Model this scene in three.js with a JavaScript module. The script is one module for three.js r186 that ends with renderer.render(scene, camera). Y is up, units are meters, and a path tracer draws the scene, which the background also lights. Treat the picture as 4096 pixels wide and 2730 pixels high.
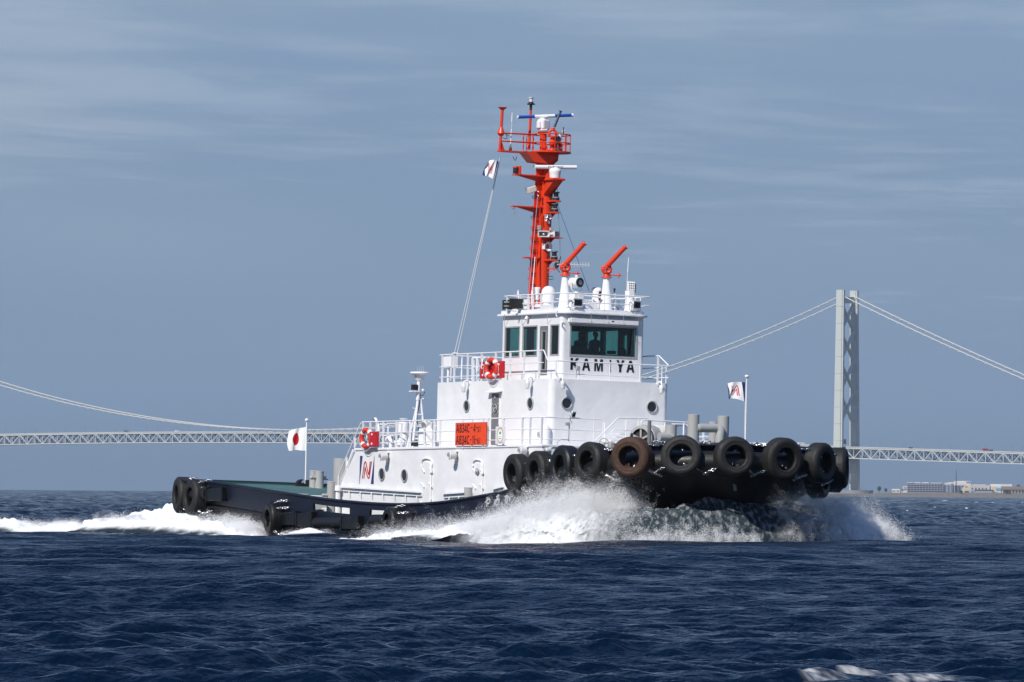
import * as THREE from 'three';
import { mergeGeometries, mergeVertices } from 'three/addons/utils/BufferGeometryUtils.js';
import { RoundedBoxGeometry } from 'three/addons/geometries/RoundedBoxGeometry.js';
import { TextGeometry } from 'three/addons/geometries/TextGeometry.js';
import { FontLoader } from 'three/addons/loaders/FontLoader.js';
import { ImprovedNoise } from 'three/addons/math/ImprovedNoise.js';
import { MarchingCubes } from 'three/addons/objects/MarchingCubes.js';

// ---------------------------------------------------------------- camera, sky, sun, exposure
const V3 = (x = 0, y = 0, z = 0) => new THREE.Vector3(x, y, z);
const scene = new THREE.Scene();
const EYE = 1.8, FOCAL = 28000;                                   // a long lens held low over the water
const camera = new THREE.PerspectiveCamera(2 * Math.atan(1365 / FOCAL) * 180 / Math.PI, 4096 / 2730, 1, 700000);
camera.position.set(0, EYE, 0);
camera.rotation.order = 'YXZ';
camera.rotation.set(Math.atan((1972 - 1365) / FOCAL), 0, THREE.MathUtils.degToRad(0.43));
camera.updateMatrixWorld(); camera.updateProjectionMatrix();
scene.add(camera);

const renderer = new THREE.WebGLRenderer({ antialias: true });
renderer.toneMapping = THREE.LinearToneMapping;
renderer.toneMappingExposure = 1;
renderer.shadowMap.enabled = true;

// the tug's attitude: yawed towards the camera, bow a little up, heeled a little to port
const RAD = Math.PI / 180;
function tugAxes() {
  const yaw = 60.965 * RAD, pit = 0.463 * RAD, rol = 1.379 * RAD;
  const Ry = new THREE.Matrix4().set(Math.cos(yaw), 0, -Math.sin(yaw), 0, 0, 1, 0, 0, Math.sin(yaw), 0, Math.cos(yaw), 0, 0, 0, 0, 1);
  const Rp = new THREE.Matrix4().makeRotationZ(pit);
  const Rr = new THREE.Matrix4().set(1, 0, 0, 0, 0, Math.cos(rol), Math.sin(rol), 0, 0, -Math.sin(rol), Math.cos(rol), 0, 0, 0, 0, 1);
  return Ry.multiply(Rp).multiply(Rr);
}
const TUG_R = tugAxes(), TUG_Q = new THREE.Quaternion().setFromRotationMatrix(TUG_R);
function rayOf(px, py) { return V3(px / 2048 - 1, 1 - py / 1365, 0.5).unproject(camera).sub(camera.position).normalize(); }
const cornerRay = rayOf(2203.5, 1514.3);
const cornerAt = cornerRay.clone().multiplyScalar(250 / -cornerRay.z).add(camera.position);      // forward starboard corner of the deckhouse top
const TUG_POS = cornerAt.clone().sub(V3(0, 5.9, 2.456).applyQuaternion(TUG_Q));
const TUG_M = new THREE.Matrix4().compose(TUG_POS, TUG_Q, V3(1, 1, 1)), TUG_INV = TUG_M.clone().invert();
// wake frame: x forward, z to starboard, y = height over the sea
const YAW = 60.965 * RAD;
const WAKE_Q = new THREE.Quaternion().setFromAxisAngle(V3(0, 1, 0), -YAW);
const WAKE_POS = V3(TUG_POS.x, 0, TUG_POS.z);

// sun direction given in the tug's axes: forward, up, starboard
const SUN = V3(0.36, 0.67, 0.68).normalize().applyQuaternion(TUG_Q);
const sun = new THREE.DirectionalLight(new THREE.Color(1.0, 0.955, 0.89), 4.6);
sun.position.copy(TUG_POS).addScaledVector(SUN, 400);
sun.target.position.copy(TUG_POS); scene.add(sun.target);
sun.castShadow = true; sun.shadow.mapSize.set(4096, 4096); sun.shadow.radius = 1;
Object.assign(sun.shadow.camera, { left: -60, right: 60, top: 60, bottom: -60, near: 1, far: 900 });
scene.add(sun);

const noise = new ImprovedNoise();
function fbm(x, y, z, oct = 4, gain = 0.5) { let a = 1, s = 0, n = 0; for (let i = 0; i < oct; i++) { s += a * noise.noise(x, y, z); n += a; a *= gain; x = x * 2.03 + 7.1; y = y * 2.03 + 3.7; z = z * 2.03 + 1.3; } return s / n; }
const smooth = (a, b, x) => { const t = Math.min(1, Math.max(0, (x - a) / (b - a))); return t * t * (3 - 2 * t); };
const lerp = (a, b, t) => a + (b - a) * t;
function rng(seed) { let s = seed >>> 0; return () => { s = (s + 0x6D2B79F5) >>> 0; let t = Math.imul(s ^ (s >>> 15), 1 | s); t = (t + Math.imul(t ^ (t >>> 7), 61 | t)) ^ t; return ((t ^ (t >>> 14)) >>> 0) / 4294967296; }; }

// sky: hazy blue with thin drawn-out cirrus, computed for every direction
{
  const W = 4096, H = 2048, data = new Float32Array(W * H * 4);
  const keys = [[0, [0.155, 0.240, 0.372]], [0.9, [0.184, 0.282, 0.428]], [2.2, [0.214, 0.320, 0.468]], [4.2, [0.222, 0.334, 0.494]], [9, [0.130, 0.235, 0.440]], [22, [0.085, 0.180, 0.420]], [50, [0.060, 0.140, 0.370]], [90, [0.050, 0.115, 0.310]]];
  const base = (e) => { let i = 0; while (i < keys.length - 2 && e > keys[i + 1][0]) i++; const [e0, a] = keys[i], [e1, b] = keys[i + 1], t = smooth(0, 1, (e - e0) / (e1 - e0)); return [0, 1, 2].map((k) => lerp(a[k], b[k], t)); };
  for (let r = 0; r < H; r++) {
    const el = ((r + 0.5) / H - 0.5) * 180, low = el <= 0, b = base(Math.max(0, el));
    for (let c = 0; c < W; c++) {
      const o = (r * W + c) * 4;
      let R = b[0], G = b[1], B = b[2];
      if (!low && el < 60) {
        const az = ((c + 0.5) / W) * 360, a = az * RAD, cx = Math.cos(a), cz = Math.sin(a);
        const e = el < 14 ? el : 14 + Math.log(1 + (el - 14) / 14) * 14;                            // thin layers, drawn out along the horizon
        const veil = noise.noise(cx * 8 + 9, e * 0.4 + 4.3, cz * 8) + 0.5 * noise.noise(cx * 20 + 2, e * 1.2 + 9.1, cz * 20 + 1);
        const k = Math.max(0, Math.min(1, 0.12 + 0.34 * veil)) * smooth(0.3, 3.2, el) * (1 - smooth(25, 60, el) * 0.6);
        R = lerp(R, 0.410, k); G = lerp(G, 0.478, k); B = lerp(B, 0.530, k);
      }
      data[o] = R; data[o + 1] = G; data[o + 2] = B; data[o + 3] = 1;
    }
  }
  const sky = new THREE.DataTexture(data, W, H, THREE.RGBAFormat, THREE.FloatType);
  sky.mapping = THREE.EquirectangularReflectionMapping; sky.magFilter = THREE.LinearFilter; sky.minFilter = THREE.LinearFilter; sky.needsUpdate = true;
  scene.background = sky; scene.environment = sky;
}
scene.fog = new THREE.FogExp2(new THREE.Color(0.80, 0.88, 1.0), 2.2e-5);

// ---------------------------------------------------------------- helpers
const kind = (o, k) => { o.userData.kind = k; return o; };
function tag(o, label, category, group) { Object.assign(o.userData, { label, category }); if (group) o.userData.group = group; return o; }
const used = new Map();
const numbered = (n) => { const k = used.get(n) ?? 0; used.set(n, k + 1); return k ? `${n}_${String(k).padStart(3, '0')}` : n; };
// pixel of the photograph (4096 wide) -> point of the tug on the plane axis = value, in the tug's own metres
function at(p, axis, value) {
  const d = rayOf(p[0], p[1]).transformDirection(TUG_INV), o = camera.position.clone().applyMatrix4(TUG_INV);
  return o.addScaledVector(d, (value - o[axis]) / d[axis]);
}
const frame = (x, y, s) => (u, v) => [x + u * s, y + v * s];
const F1 = frame(640, 1600, 0.62048), F2 = frame(1940, 1650, 0.74798), F3 = frame(1700, 1150, 0.4464), F4 = frame(1850, 360, 0.5997), F5 = frame(3200, 1100, 0.6058), F6 = frame(0, 1450, 0.63748);
const G1 = frame(640, 1850, 0.2975), G2 = frame(1300, 1650, 0.3189), G3 = frame(1950, 1700, 0.2975), G4 = frame(2600, 1600, 0.36124), G5 = frame(1950, 380, 0.2551), G6 = frame(2050, 700, 0.3188), G7 = frame(1950, 1080, 0.27625), G8 = frame(3500, 1880, 0.25329);
const H1 = frame(1400, 1450, 0.236), H5 = frame(2300, 1600, 0.2125), H7 = frame(2250, 1290, 0.14875);

const P = (a) => (a.isVector3 ? a : V3(...a));
const Y = V3(0, 1, 0);
function turnTo(g, dir, from = Y) { return g.applyQuaternion(new THREE.Quaternion().setFromUnitVectors(from, dir.clone().normalize())); }
const box = (x0, x1, y0, y1, z0, z1) => new THREE.BoxGeometry(Math.abs(x1 - x0), Math.abs(y1 - y0), Math.abs(z1 - z0)).translate((x0 + x1) / 2, (y0 + y1) / 2, (z0 + z1) / 2);
const rbox = (x0, x1, y0, y1, z0, z1, r = 0.02, s = 2) => new RoundedBoxGeometry(Math.abs(x1 - x0), Math.abs(y1 - y0), Math.abs(z1 - z0), s, r).translate((x0 + x1) / 2, (y0 + y1) / 2, (z0 + z1) / 2);
function cyl(a, b, r1, r2 = r1, seg = 14) { a = P(a); b = P(b); const d = b.clone().sub(a); return turnTo(new THREE.CylinderGeometry(r2, r1, d.length(), seg, 1), d).translate((a.x + b.x) / 2, (a.y + b.y) / 2, (a.z + b.z) / 2); }
function bar(a, b, w, t, side = V3(0, 0, 1)) {                     // flat bar from a to b; w measured along side
  a = P(a); b = P(b); const d = b.clone().sub(a), L = d.length(), y = d.normalize(), z = side.clone().addScaledVector(y, -side.dot(y)).normalize(), x = y.clone().cross(z);
  return new THREE.BoxGeometry(t, L, w).applyMatrix4(new THREE.Matrix4().makeBasis(x, y, z)).translate((a.x + b.x) / 2, (a.y + b.y) / 2, (a.z + b.z) / 2);
}
const sph = (c, r, w = 16, h = 12) => new THREE.SphereGeometry(r, w, h).translate(...P(c).toArray());
function tube(pts, r, n, seg = 8, closed = false) { pts = pts.map(P); return new THREE.TubeGeometry(new THREE.CatmullRomCurve3(pts, closed, 'centripetal'), n ?? pts.length * 6, r, seg, closed); }
const lathe = (profile, base, dir = Y, seg = 24) => turnTo(new THREE.LatheGeometry(profile.map((p) => new THREE.Vector2(...p)), seg), P(dir)).translate(...P(base).toArray());
const ring = (c, dir, R, r, seg = 28, rs = 8) => turnTo(new THREE.TorusGeometry(R, r, rs, seg), P(dir), V3(0, 0, 1)).translate(...P(c).toArray());
function disc(c, dir, r, seg = 24) { return turnTo(new THREE.CircleGeometry(r, seg), P(dir), V3(0, 0, 1)).translate(...P(c).toArray()); }
const shapeOf = (pts) => new THREE.Shape(pts.map((p) => new THREE.Vector2(p[0], p[1])));
function plan(pts, y0, y1, bevel = 0) {                            // outline in (x, z), pulled up from y0 to y1
  const s = shapeOf(pts.map(([x, z]) => [x, -z]));
  const g = new THREE.ExtrudeGeometry(s, { depth: y1 - y0 - 2 * bevel, bevelEnabled: bevel > 0, bevelThickness: bevel, bevelSize: bevel, bevelOffset: -bevel, bevelSegments: 2, curveSegments: 8 });
  return g.rotateX(-Math.PI / 2).translate(0, y0 + bevel, 0);
}
function profileZ(pts, z0, z1, bevel = 0, holes = []) {            // outline in (x, y), pulled along z
  const s = shapeOf(pts); for (const h of holes) s.holes.push(new THREE.Path(h.map((p) => new THREE.Vector2(p[0], p[1]))));
  return new THREE.ExtrudeGeometry(s, { depth: z1 - z0 - 2 * bevel, bevelEnabled: bevel > 0, bevelThickness: bevel, bevelSize: bevel, bevelOffset: -bevel, bevelSegments: 2, curveSegments: 8 }).translate(0, 0, z0 + bevel);
}
function profileX(pts, x0, x1, holes = []) {                       // outline in (z, y), pulled along x
  const s = shapeOf(pts.map(([z, y]) => [-z, y])); for (const h of holes) s.holes.push(new THREE.Path(h.map((p) => new THREE.Vector2(-p[0], p[1]))));
  return new THREE.ExtrudeGeometry(s, { depth: x1 - x0, bevelEnabled: false }).rotateY(Math.PI / 2).translate(x0, 0, 0);
}
function roundRect(x0, x1, y0, y1, r, n = 6) {
  const out = [], q = (cx, cy, a) => { for (let i = 0; i <= n; i++) { const t = a + (i / n) * Math.PI / 2; out.push([cx + r * Math.cos(t), cy + r * Math.sin(t)]); } };
  q(x1 - r, y1 - r, 0); q(x0 + r, y1 - r, Math.PI / 2); q(x0 + r, y0 + r, Math.PI); q(x1 - r, y0 + r, Math.PI * 1.5);
  return out;
}
function circlePts(cx, cy, r, n = 24) { return Array.from({ length: n }, (_, i) => [cx + r * Math.cos(i / n * 2 * Math.PI), cy + r * Math.sin(i / n * 2 * Math.PI)]); }
function plain(g) {
  let h = g.index ? g.toNonIndexed() : g.clone();
  for (const k of Object.keys(h.attributes)) if (!['position', 'normal', 'uv'].includes(k)) h.deleteAttribute(k);
  if (!h.attributes.normal) h.computeVertexNormals();
  if (!h.attributes.uv) h.setAttribute('uv', new THREE.BufferAttribute(new Float32Array(h.attributes.position.count * 2), 2));
  h.morphAttributes = {}; h.clearGroups?.();
  return h;
}
function metreUV(g) {                                              // uv in metres, by the face's main direction
  const p = g.attributes.position, n = g.attributes.normal, uv = g.attributes.uv;
  for (let i = 0; i < p.count; i++) {
    const ax = Math.abs(n.getX(i)), ay = Math.abs(n.getY(i)), az = Math.abs(n.getZ(i));
    if (ay > ax && ay > az) uv.setXY(i, p.getX(i), p.getZ(i)); else if (ax > az) uv.setXY(i, p.getZ(i), p.getY(i)); else uv.setXY(i, p.getX(i), p.getY(i));
  }
  return g;
}
function mk(name, geos, mat, parent, keepUV = false) {
  const list = (Array.isArray(geos) ? geos : [geos]).map(plain), g = list.length > 1 ? mergeGeometries(list) : list[0];
  if (!keepUV) metreUV(g);
  const m = new THREE.Mesh(g, mat); m.name = name; m.castShadow = m.receiveShadow = true;
  parent?.add(m); return m;
}
function grp(name, parent) { const g = new THREE.Group(); g.name = name; parent?.add(g); return g; }
// a thing standing on or hanging from the tug: a Group at a point of the tug, its children in metres from there
function aboard(name, p, turn) {
  const g = new THREE.Group(); g.name = numbered(name); scene.add(g);
  g.position.copy(P(p)).applyMatrix4(TUG_M); g.quaternion.copy(TUG_Q); if (turn) g.quaternion.multiply(turn);
  return g;
}
const yTurn = (a) => new THREE.Quaternion().setFromAxisAngle(Y, a);

// ---------------------------------------------------------------- materials
const rgb = (r, g, b) => new THREE.Color().setRGB(r, g, b);
function noiseTex(size, fn, rx = 1, ry = rx) {
  const d = new Uint8Array(size * size * 4);
  for (let y = 0; y < size; y++) for (let x = 0; x < size; x++) { const v = Math.max(0, Math.min(255, Math.round(255 * fn(x / size, y / size)))), o = (y * size + x) * 4; d[o] = d[o + 1] = d[o + 2] = v; d[o + 3] = 255; }
  const t = new THREE.DataTexture(d, size, size); t.wrapS = t.wrapT = THREE.RepeatWrapping; t.magFilter = THREE.LinearFilter; t.minFilter = THREE.LinearMipmapLinearFilter; t.generateMipmaps = true; t.needsUpdate = true; t.repeat.set(rx, ry);
  return t;
}
const loop2 = (u, v, f, z, oct = 4) => { const a = u * 2 * Math.PI, b = v * 2 * Math.PI; return fbm(Math.cos(a) * f + 5, Math.sin(a) * f + Math.cos(b) * f, Math.sin(b) * f + z, oct); };   // tiles
const plateTex = noiseTex(512, (u, v) => 0.5 + 0.75 * loop2(u, v, 1.1, 0.3, 3), 1 / 5);
const grainTex = noiseTex(512, (u, v) => 0.5 + 0.9 * loop2(u, v, 5, 2.1, 5), 1 / 1.6);
const wearTex = noiseTex(512, (u, v) => 0.72 + 0.6 * loop2(u, v, 2.5, 4.1, 5), 1 / 3.5);
const scuffTex = noiseTex(512, (u, v) => { const a = loop2(u, v, 2.2, 11.3, 5), b = loop2(u, v, 9, 3.3, 4), c = loop2(u, v, 22, 8.8, 2); return 0.42 + 0.35 * smooth(-0.2, 0.5, a) + 0.7 * smooth(0.16, 0.5, b) * smooth(-0.1, 0.4, a + 0.2) + 0.25 * smooth(0.25, 0.6, c); }, 1 / 1.7);
const paintTex = noiseTex(512, (u, v) => 0.955 + 0.10 * loop2(u, v, 1.6, 7.7, 5), 1 / 6);
function std(name, c, rough, o = {}) { const m = new THREE.MeshStandardMaterial({ color: rgb(...c), roughness: rough, ...o }); m.name = name; return m; }
const M = {
  white: std('white_paint', [0.83, 0.83, 0.84], 0.34, { bumpMap: plateTex, bumpScale: 0.022, map: paintTex }),
  whiteFine: std('white_enamel', [0.82, 0.82, 0.83], 0.3),
  navy: std('navy_paint', [0.0055, 0.0085, 0.022], 0.46, { bumpMap: plateTex, bumpScale: 0.008 }),
  black: std('black_hull_paint', [0.0036, 0.0038, 0.0048], 0.55, { roughnessMap: wearTex, bumpMap: plateTex, bumpScale: 0.008 }),
  red: std('antifouling', [0.19, 0.03, 0.025], 0.6, { map: wearTex }),
  rubber: std('rubber', [0.023, 0.0218, 0.0205], 0.62, { map: scuffTex, bumpMap: grainTex, bumpScale: 0.006 }),
  rubberBlack: std('black_rubber', [0.007, 0.007, 0.0075], 0.45, { bumpMap: grainTex, bumpScale: 0.004 }),
  rubberGrey: std('worn_rubber', [0.033, 0.0325, 0.032], 0.66, { map: scuffTex, bumpMap: grainTex, bumpScale: 0.006 }),
  rubberRust: std('rust_stained_rubber', [0.105, 0.050, 0.026], 0.74, { map: scuffTex, bumpMap: grainTex, bumpScale: 0.006 }),
  orange: std('red_orange_paint', [0.70, 0.046, 0.010], 0.36),
  grey: std('grey_paint', [0.40, 0.40, 0.395], 0.42, { map: paintTex }),
  greyDark: std('dark_grey_paint', [0.17, 0.17, 0.175], 0.5),
  steel: std('bare_steel', [0.55, 0.55, 0.55], 0.32, { metalness: 1 }),
  chain: std('galvanised_chain', [0.62, 0.61, 0.60], 0.2, { metalness: 1 }),
  deck: std('green_deck_paint', [0.085, 0.185, 0.175], 0.6, { map: wearTex }),
  green: std('dark_green_paint', [0.012, 0.06, 0.035], 0.45),
  glass: Object.assign(new THREE.MeshPhysicalMaterial({ color: rgb(0.34, 0.62, 0.54), roughness: 0.0, transmission: 1, thickness: 0, ior: 1.5 }), { name: 'tinted_glass' }),
  lens: std('lens_glass', [0.02, 0.025, 0.03], 0.05),
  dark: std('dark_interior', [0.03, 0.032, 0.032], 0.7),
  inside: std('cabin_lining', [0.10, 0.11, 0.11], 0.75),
  blackPlastic: std('black_plastic', [0.012, 0.012, 0.012], 0.5),
  blue: std('blue_paint', [0.012, 0.08, 0.42], 0.35),
  logoBlue: std('logo_blue', [0.018, 0.035, 0.16], 0.4),
  logoRed: std('logo_red', [0.42, 0.02, 0.03], 0.4),
  ringRed: std('lifebuoy_red', [0.62, 0.045, 0.03], 0.5),
  caseRed: std('case_red', [0.50, 0.012, 0.018], 0.42),
  rope: std('rope', [0.72, 0.70, 0.65], 0.85, { bumpMap: grainTex, bumpScale: 0.01 }),
  brown: std('brown_cover', [0.10, 0.025, 0.018], 0.5),
  silver: std('aluminium', [0.36, 0.36, 0.37], 0.4, { map: paintTex }),
  letter: std('black_lettering', [0.008, 0.008, 0.009], 0.4),
  lamp: std('lamp_body', [0.68, 0.69, 0.68], 0.35),
  lampGlass: std('lamp_reflector', [0.30, 0.31, 0.32], 0.15),
  wire: std('cable', [0.02, 0.02, 0.022], 0.6),
  blueWire: std('blue_rope', [0.05, 0.09, 0.22], 0.7),
};
// ---------------------------------------------------------------- sea
const waves = (() => {
  const r = rng(11), out = [], N = 96;
  for (let i = 0; i < N; i++) {
    const L = 0.24 * Math.pow(17 / 0.24, (i + r() * 0.9) / N), k = 2 * Math.PI / L;
    const th = 1.32 + (r() + r() + r() - 1.5) * (L < 1 ? 1.25 : 0.62);         // direction of travel, spread about the wind
    const steep = 0.056 * (L > 7 ? 0.36 : L > 3 ? 0.27 : L > 1.5 ? 0.42 : L > 0.9 ? 0.8 : 1.15) * (0.6 + 0.8 * r());
    out.push({ L, kx: k * Math.cos(th), kz: k * Math.sin(th), a: steep / k, p: r() * 6.283 });
  }
  return out;
})();
// height and slopes of the open sea; waves shorter than the given spacing are left out
function seaAt(x, z, spacing, out) {
  let h = 0, sx = 0, sz = 0;
  const gust = 0.92 + 0.75 * noise.noise(x * 0.055, 3.3, z * 0.020) + 0.35 * noise.noise(x * 0.16, 8.3, z * 0.07);
  for (const w of waves) {
    const f = w.L / spacing; if (f < 2.2) continue;
    const t = w.kx * x + w.kz * z + w.p, a = w.a * (f < 4.5 ? (f - 2.2) / 2.3 : 1) * (w.L < 2.2 ? Math.max(0.3, gust) : 1), s = Math.sin(t), c = Math.cos(t);
    h += a * (s + 0.16 * (s * s - 0.5)); const d = a * c * (1 + 0.32 * s); sx += d * w.kx; sz += d * w.kz;
  }
  out[0] = h; out[1] = sx; out[2] = sz; return h;
}
const seaHeight = (() => { const o = [0, 0, 0]; return (x, z, s = 0.4) => seaAt(x, z, s, o); })();
const rippleTex = (() => {                                            // small wind ripples, tiling every 4 m
  const r = rng(5), n = 512, h = new Float32Array(n * n), comps = [];
  for (let i = 0; i < 46; i++) { const m = 14 * Math.pow(6, r()), th = 0.95 + (r() + r() - 1) * 1.7, kx = Math.round(m * Math.cos(th)), ky = Math.round(m * Math.sin(th)), q = Math.hypot(kx, ky) || 1; comps.push([kx * 2 * Math.PI / n, ky * 2 * Math.PI / n, 1 / q, r() * 6.283]); }
  for (const [kx, ky, a, p] of comps) for (let y = 0; y < n; y++) for (let x = 0; x < n; x++) h[y * n + x] += a * Math.sin(kx * x + ky * y + p);
  let mx = 0; for (const v of h) mx = Math.max(mx, Math.abs(v));
  return noiseTex(n, (u, v) => 0.5 + 0.5 * h[Math.floor(v * n) * n + Math.floor(u * n)] / mx, 1);
})();
const seaMat = Object.assign(new THREE.MeshPhysicalMaterial({ vertexColors: true, roughness: 0.12, ior: 1.33, specularIntensity: 0.13, bumpMap: rippleTex, bumpScale: 0.05 }), { name: 'sea_water' });
const WATER = [0.0019, 0.0090, 0.0250];
{
  const crests = [[3290, 2708, 0.34, 0.55], [3430, 2696, 0.30, 0.5], [3640, 2708, 0.42, 0.5], [3760, 2714, 0.25, 0.4]].map(([px, py, w, l]) => { const d = rayOf(px, py); let t = 46; while (t < 110 && EYE + d.y * t > seaHeight(d.x * t, d.z * t, 0.1)) t += 0.05; return [d.x * t, d.z * t, w, l]; });   // small foaming crests close by
  const radii = [], angles = [];
  for (let r = 44; r < 13500;) { radii.push(r); r += r < 420 ? Math.max(0.078, r * 0.00066) : r < 1500 ? r * 0.0032 : r * 0.012; }
  const half = 118; for (let i = -half; i <= half; i++) { const t = i / half; angles.push(Math.sign(t) * (Math.abs(t) < 0.82 ? Math.abs(t) / 0.82 * 0.088 : 0.088 + Math.pow((Math.abs(t) - 0.82) / 0.18, 2) * 0.5)); }
  const jit = rng(77), nr = radii.length, na = angles.length, pos = new Float32Array(nr * na * 3), nor = new Float32Array(nr * na * 3), uv = new Float32Array(nr * na * 2), col = new Float32Array(nr * na * 3), idx = new Uint32Array((nr - 1) * (na - 1) * 6), o = [0, 0, 0];
  for (let i = 0; i < nr; i++) {
    const r = radii[i], spacing = Math.max(0.11, r * 0.00115, r > 420 ? r * 0.003 : 0, r > 1500 ? r * 0.011 : 0);
    for (let j = 0; j < na; j++) {
      const x = r * Math.sin(angles[j]), z = -r * Math.cos(angles[j]), k = i * na + j;
      seaAt(x, z, spacing, o);
      pos[k * 3] = x; pos[k * 3 + 1] = o[0]; pos[k * 3 + 2] = z;
      const rest = 0.20 * smooth(110, 420, r), gz = (jit() + jit() + jit() - 1.5) * 2 * rest + 0.3 * rest, gx = (jit() + jit() + jit() - 1.5) * 2 * rest; o[1] += gx; o[2] += -gz; if (r > 420) pos[k * 3 + 1] += (jit() - 0.5) * 0.22; const l = Math.hypot(o[1], 1, o[2]); nor[k * 3] = -o[1] / l; nor[k * 3 + 1] = 1 / l; nor[k * 3 + 2] = -o[2] / l;
      let fo = 0; if (r < 84) for (const [fx, fz, fw, fl] of crests) { const q = 1 - ((x - fx) / fw) ** 2 - ((z - fz) / fl) ** 2; if (q > -0.6) fo = Math.max(fo, smooth(0.40, 1.35, q + 1.5 * fbm(x * 9, 1.7, z * 3.2, 5, 0.65) + 0.8 * fbm(x * 26, 4.4, z * 9, 2)) * 0.55); } for (let c = 0; c < 3; c++) col[k * 3 + c] = lerp(WATER[c], 0.8, fo);
      uv[k * 2] = x / 4; uv[k * 2 + 1] = z / 4;
    }
  }
  let q = 0;
  for (let i = 0; i < nr - 1; i++) for (let j = 0; j < na - 1; j++) { const a = i * na + j, b = a + 1, c = a + na, d = c + 1; idx[q++] = a; idx[q++] = b; idx[q++] = c; idx[q++] = b; idx[q++] = d; idx[q++] = c; }
  const near = new THREE.BufferGeometry();
  near.setAttribute('position', new THREE.BufferAttribute(pos, 3)); near.setAttribute('normal', new THREE.BufferAttribute(nor, 3)); near.setAttribute('color', new THREE.BufferAttribute(col, 3)); near.setAttribute('uv', new THREE.BufferAttribute(uv, 2)); near.setIndex(new THREE.BufferAttribute(idx, 1));
  const far = new THREE.CircleGeometry(13400, 96).rotateX(-Math.PI / 2).translate(0, -0.75, 0);    // the rest of the sea, all round
  far.setAttribute('color', new THREE.Float32BufferAttribute(Array.from({ length: far.attributes.position.count }, () => WATER).flat(), 3));
  const g = mergeGeometries([near, far]);
  const sea = new THREE.Mesh(g, seaMat); sea.name = 'sea'; sea.receiveShadow = true; scene.add(kind(sea, 'structure'));
  console.log('sea', nr, na, nr * na * 2);
}
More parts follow.
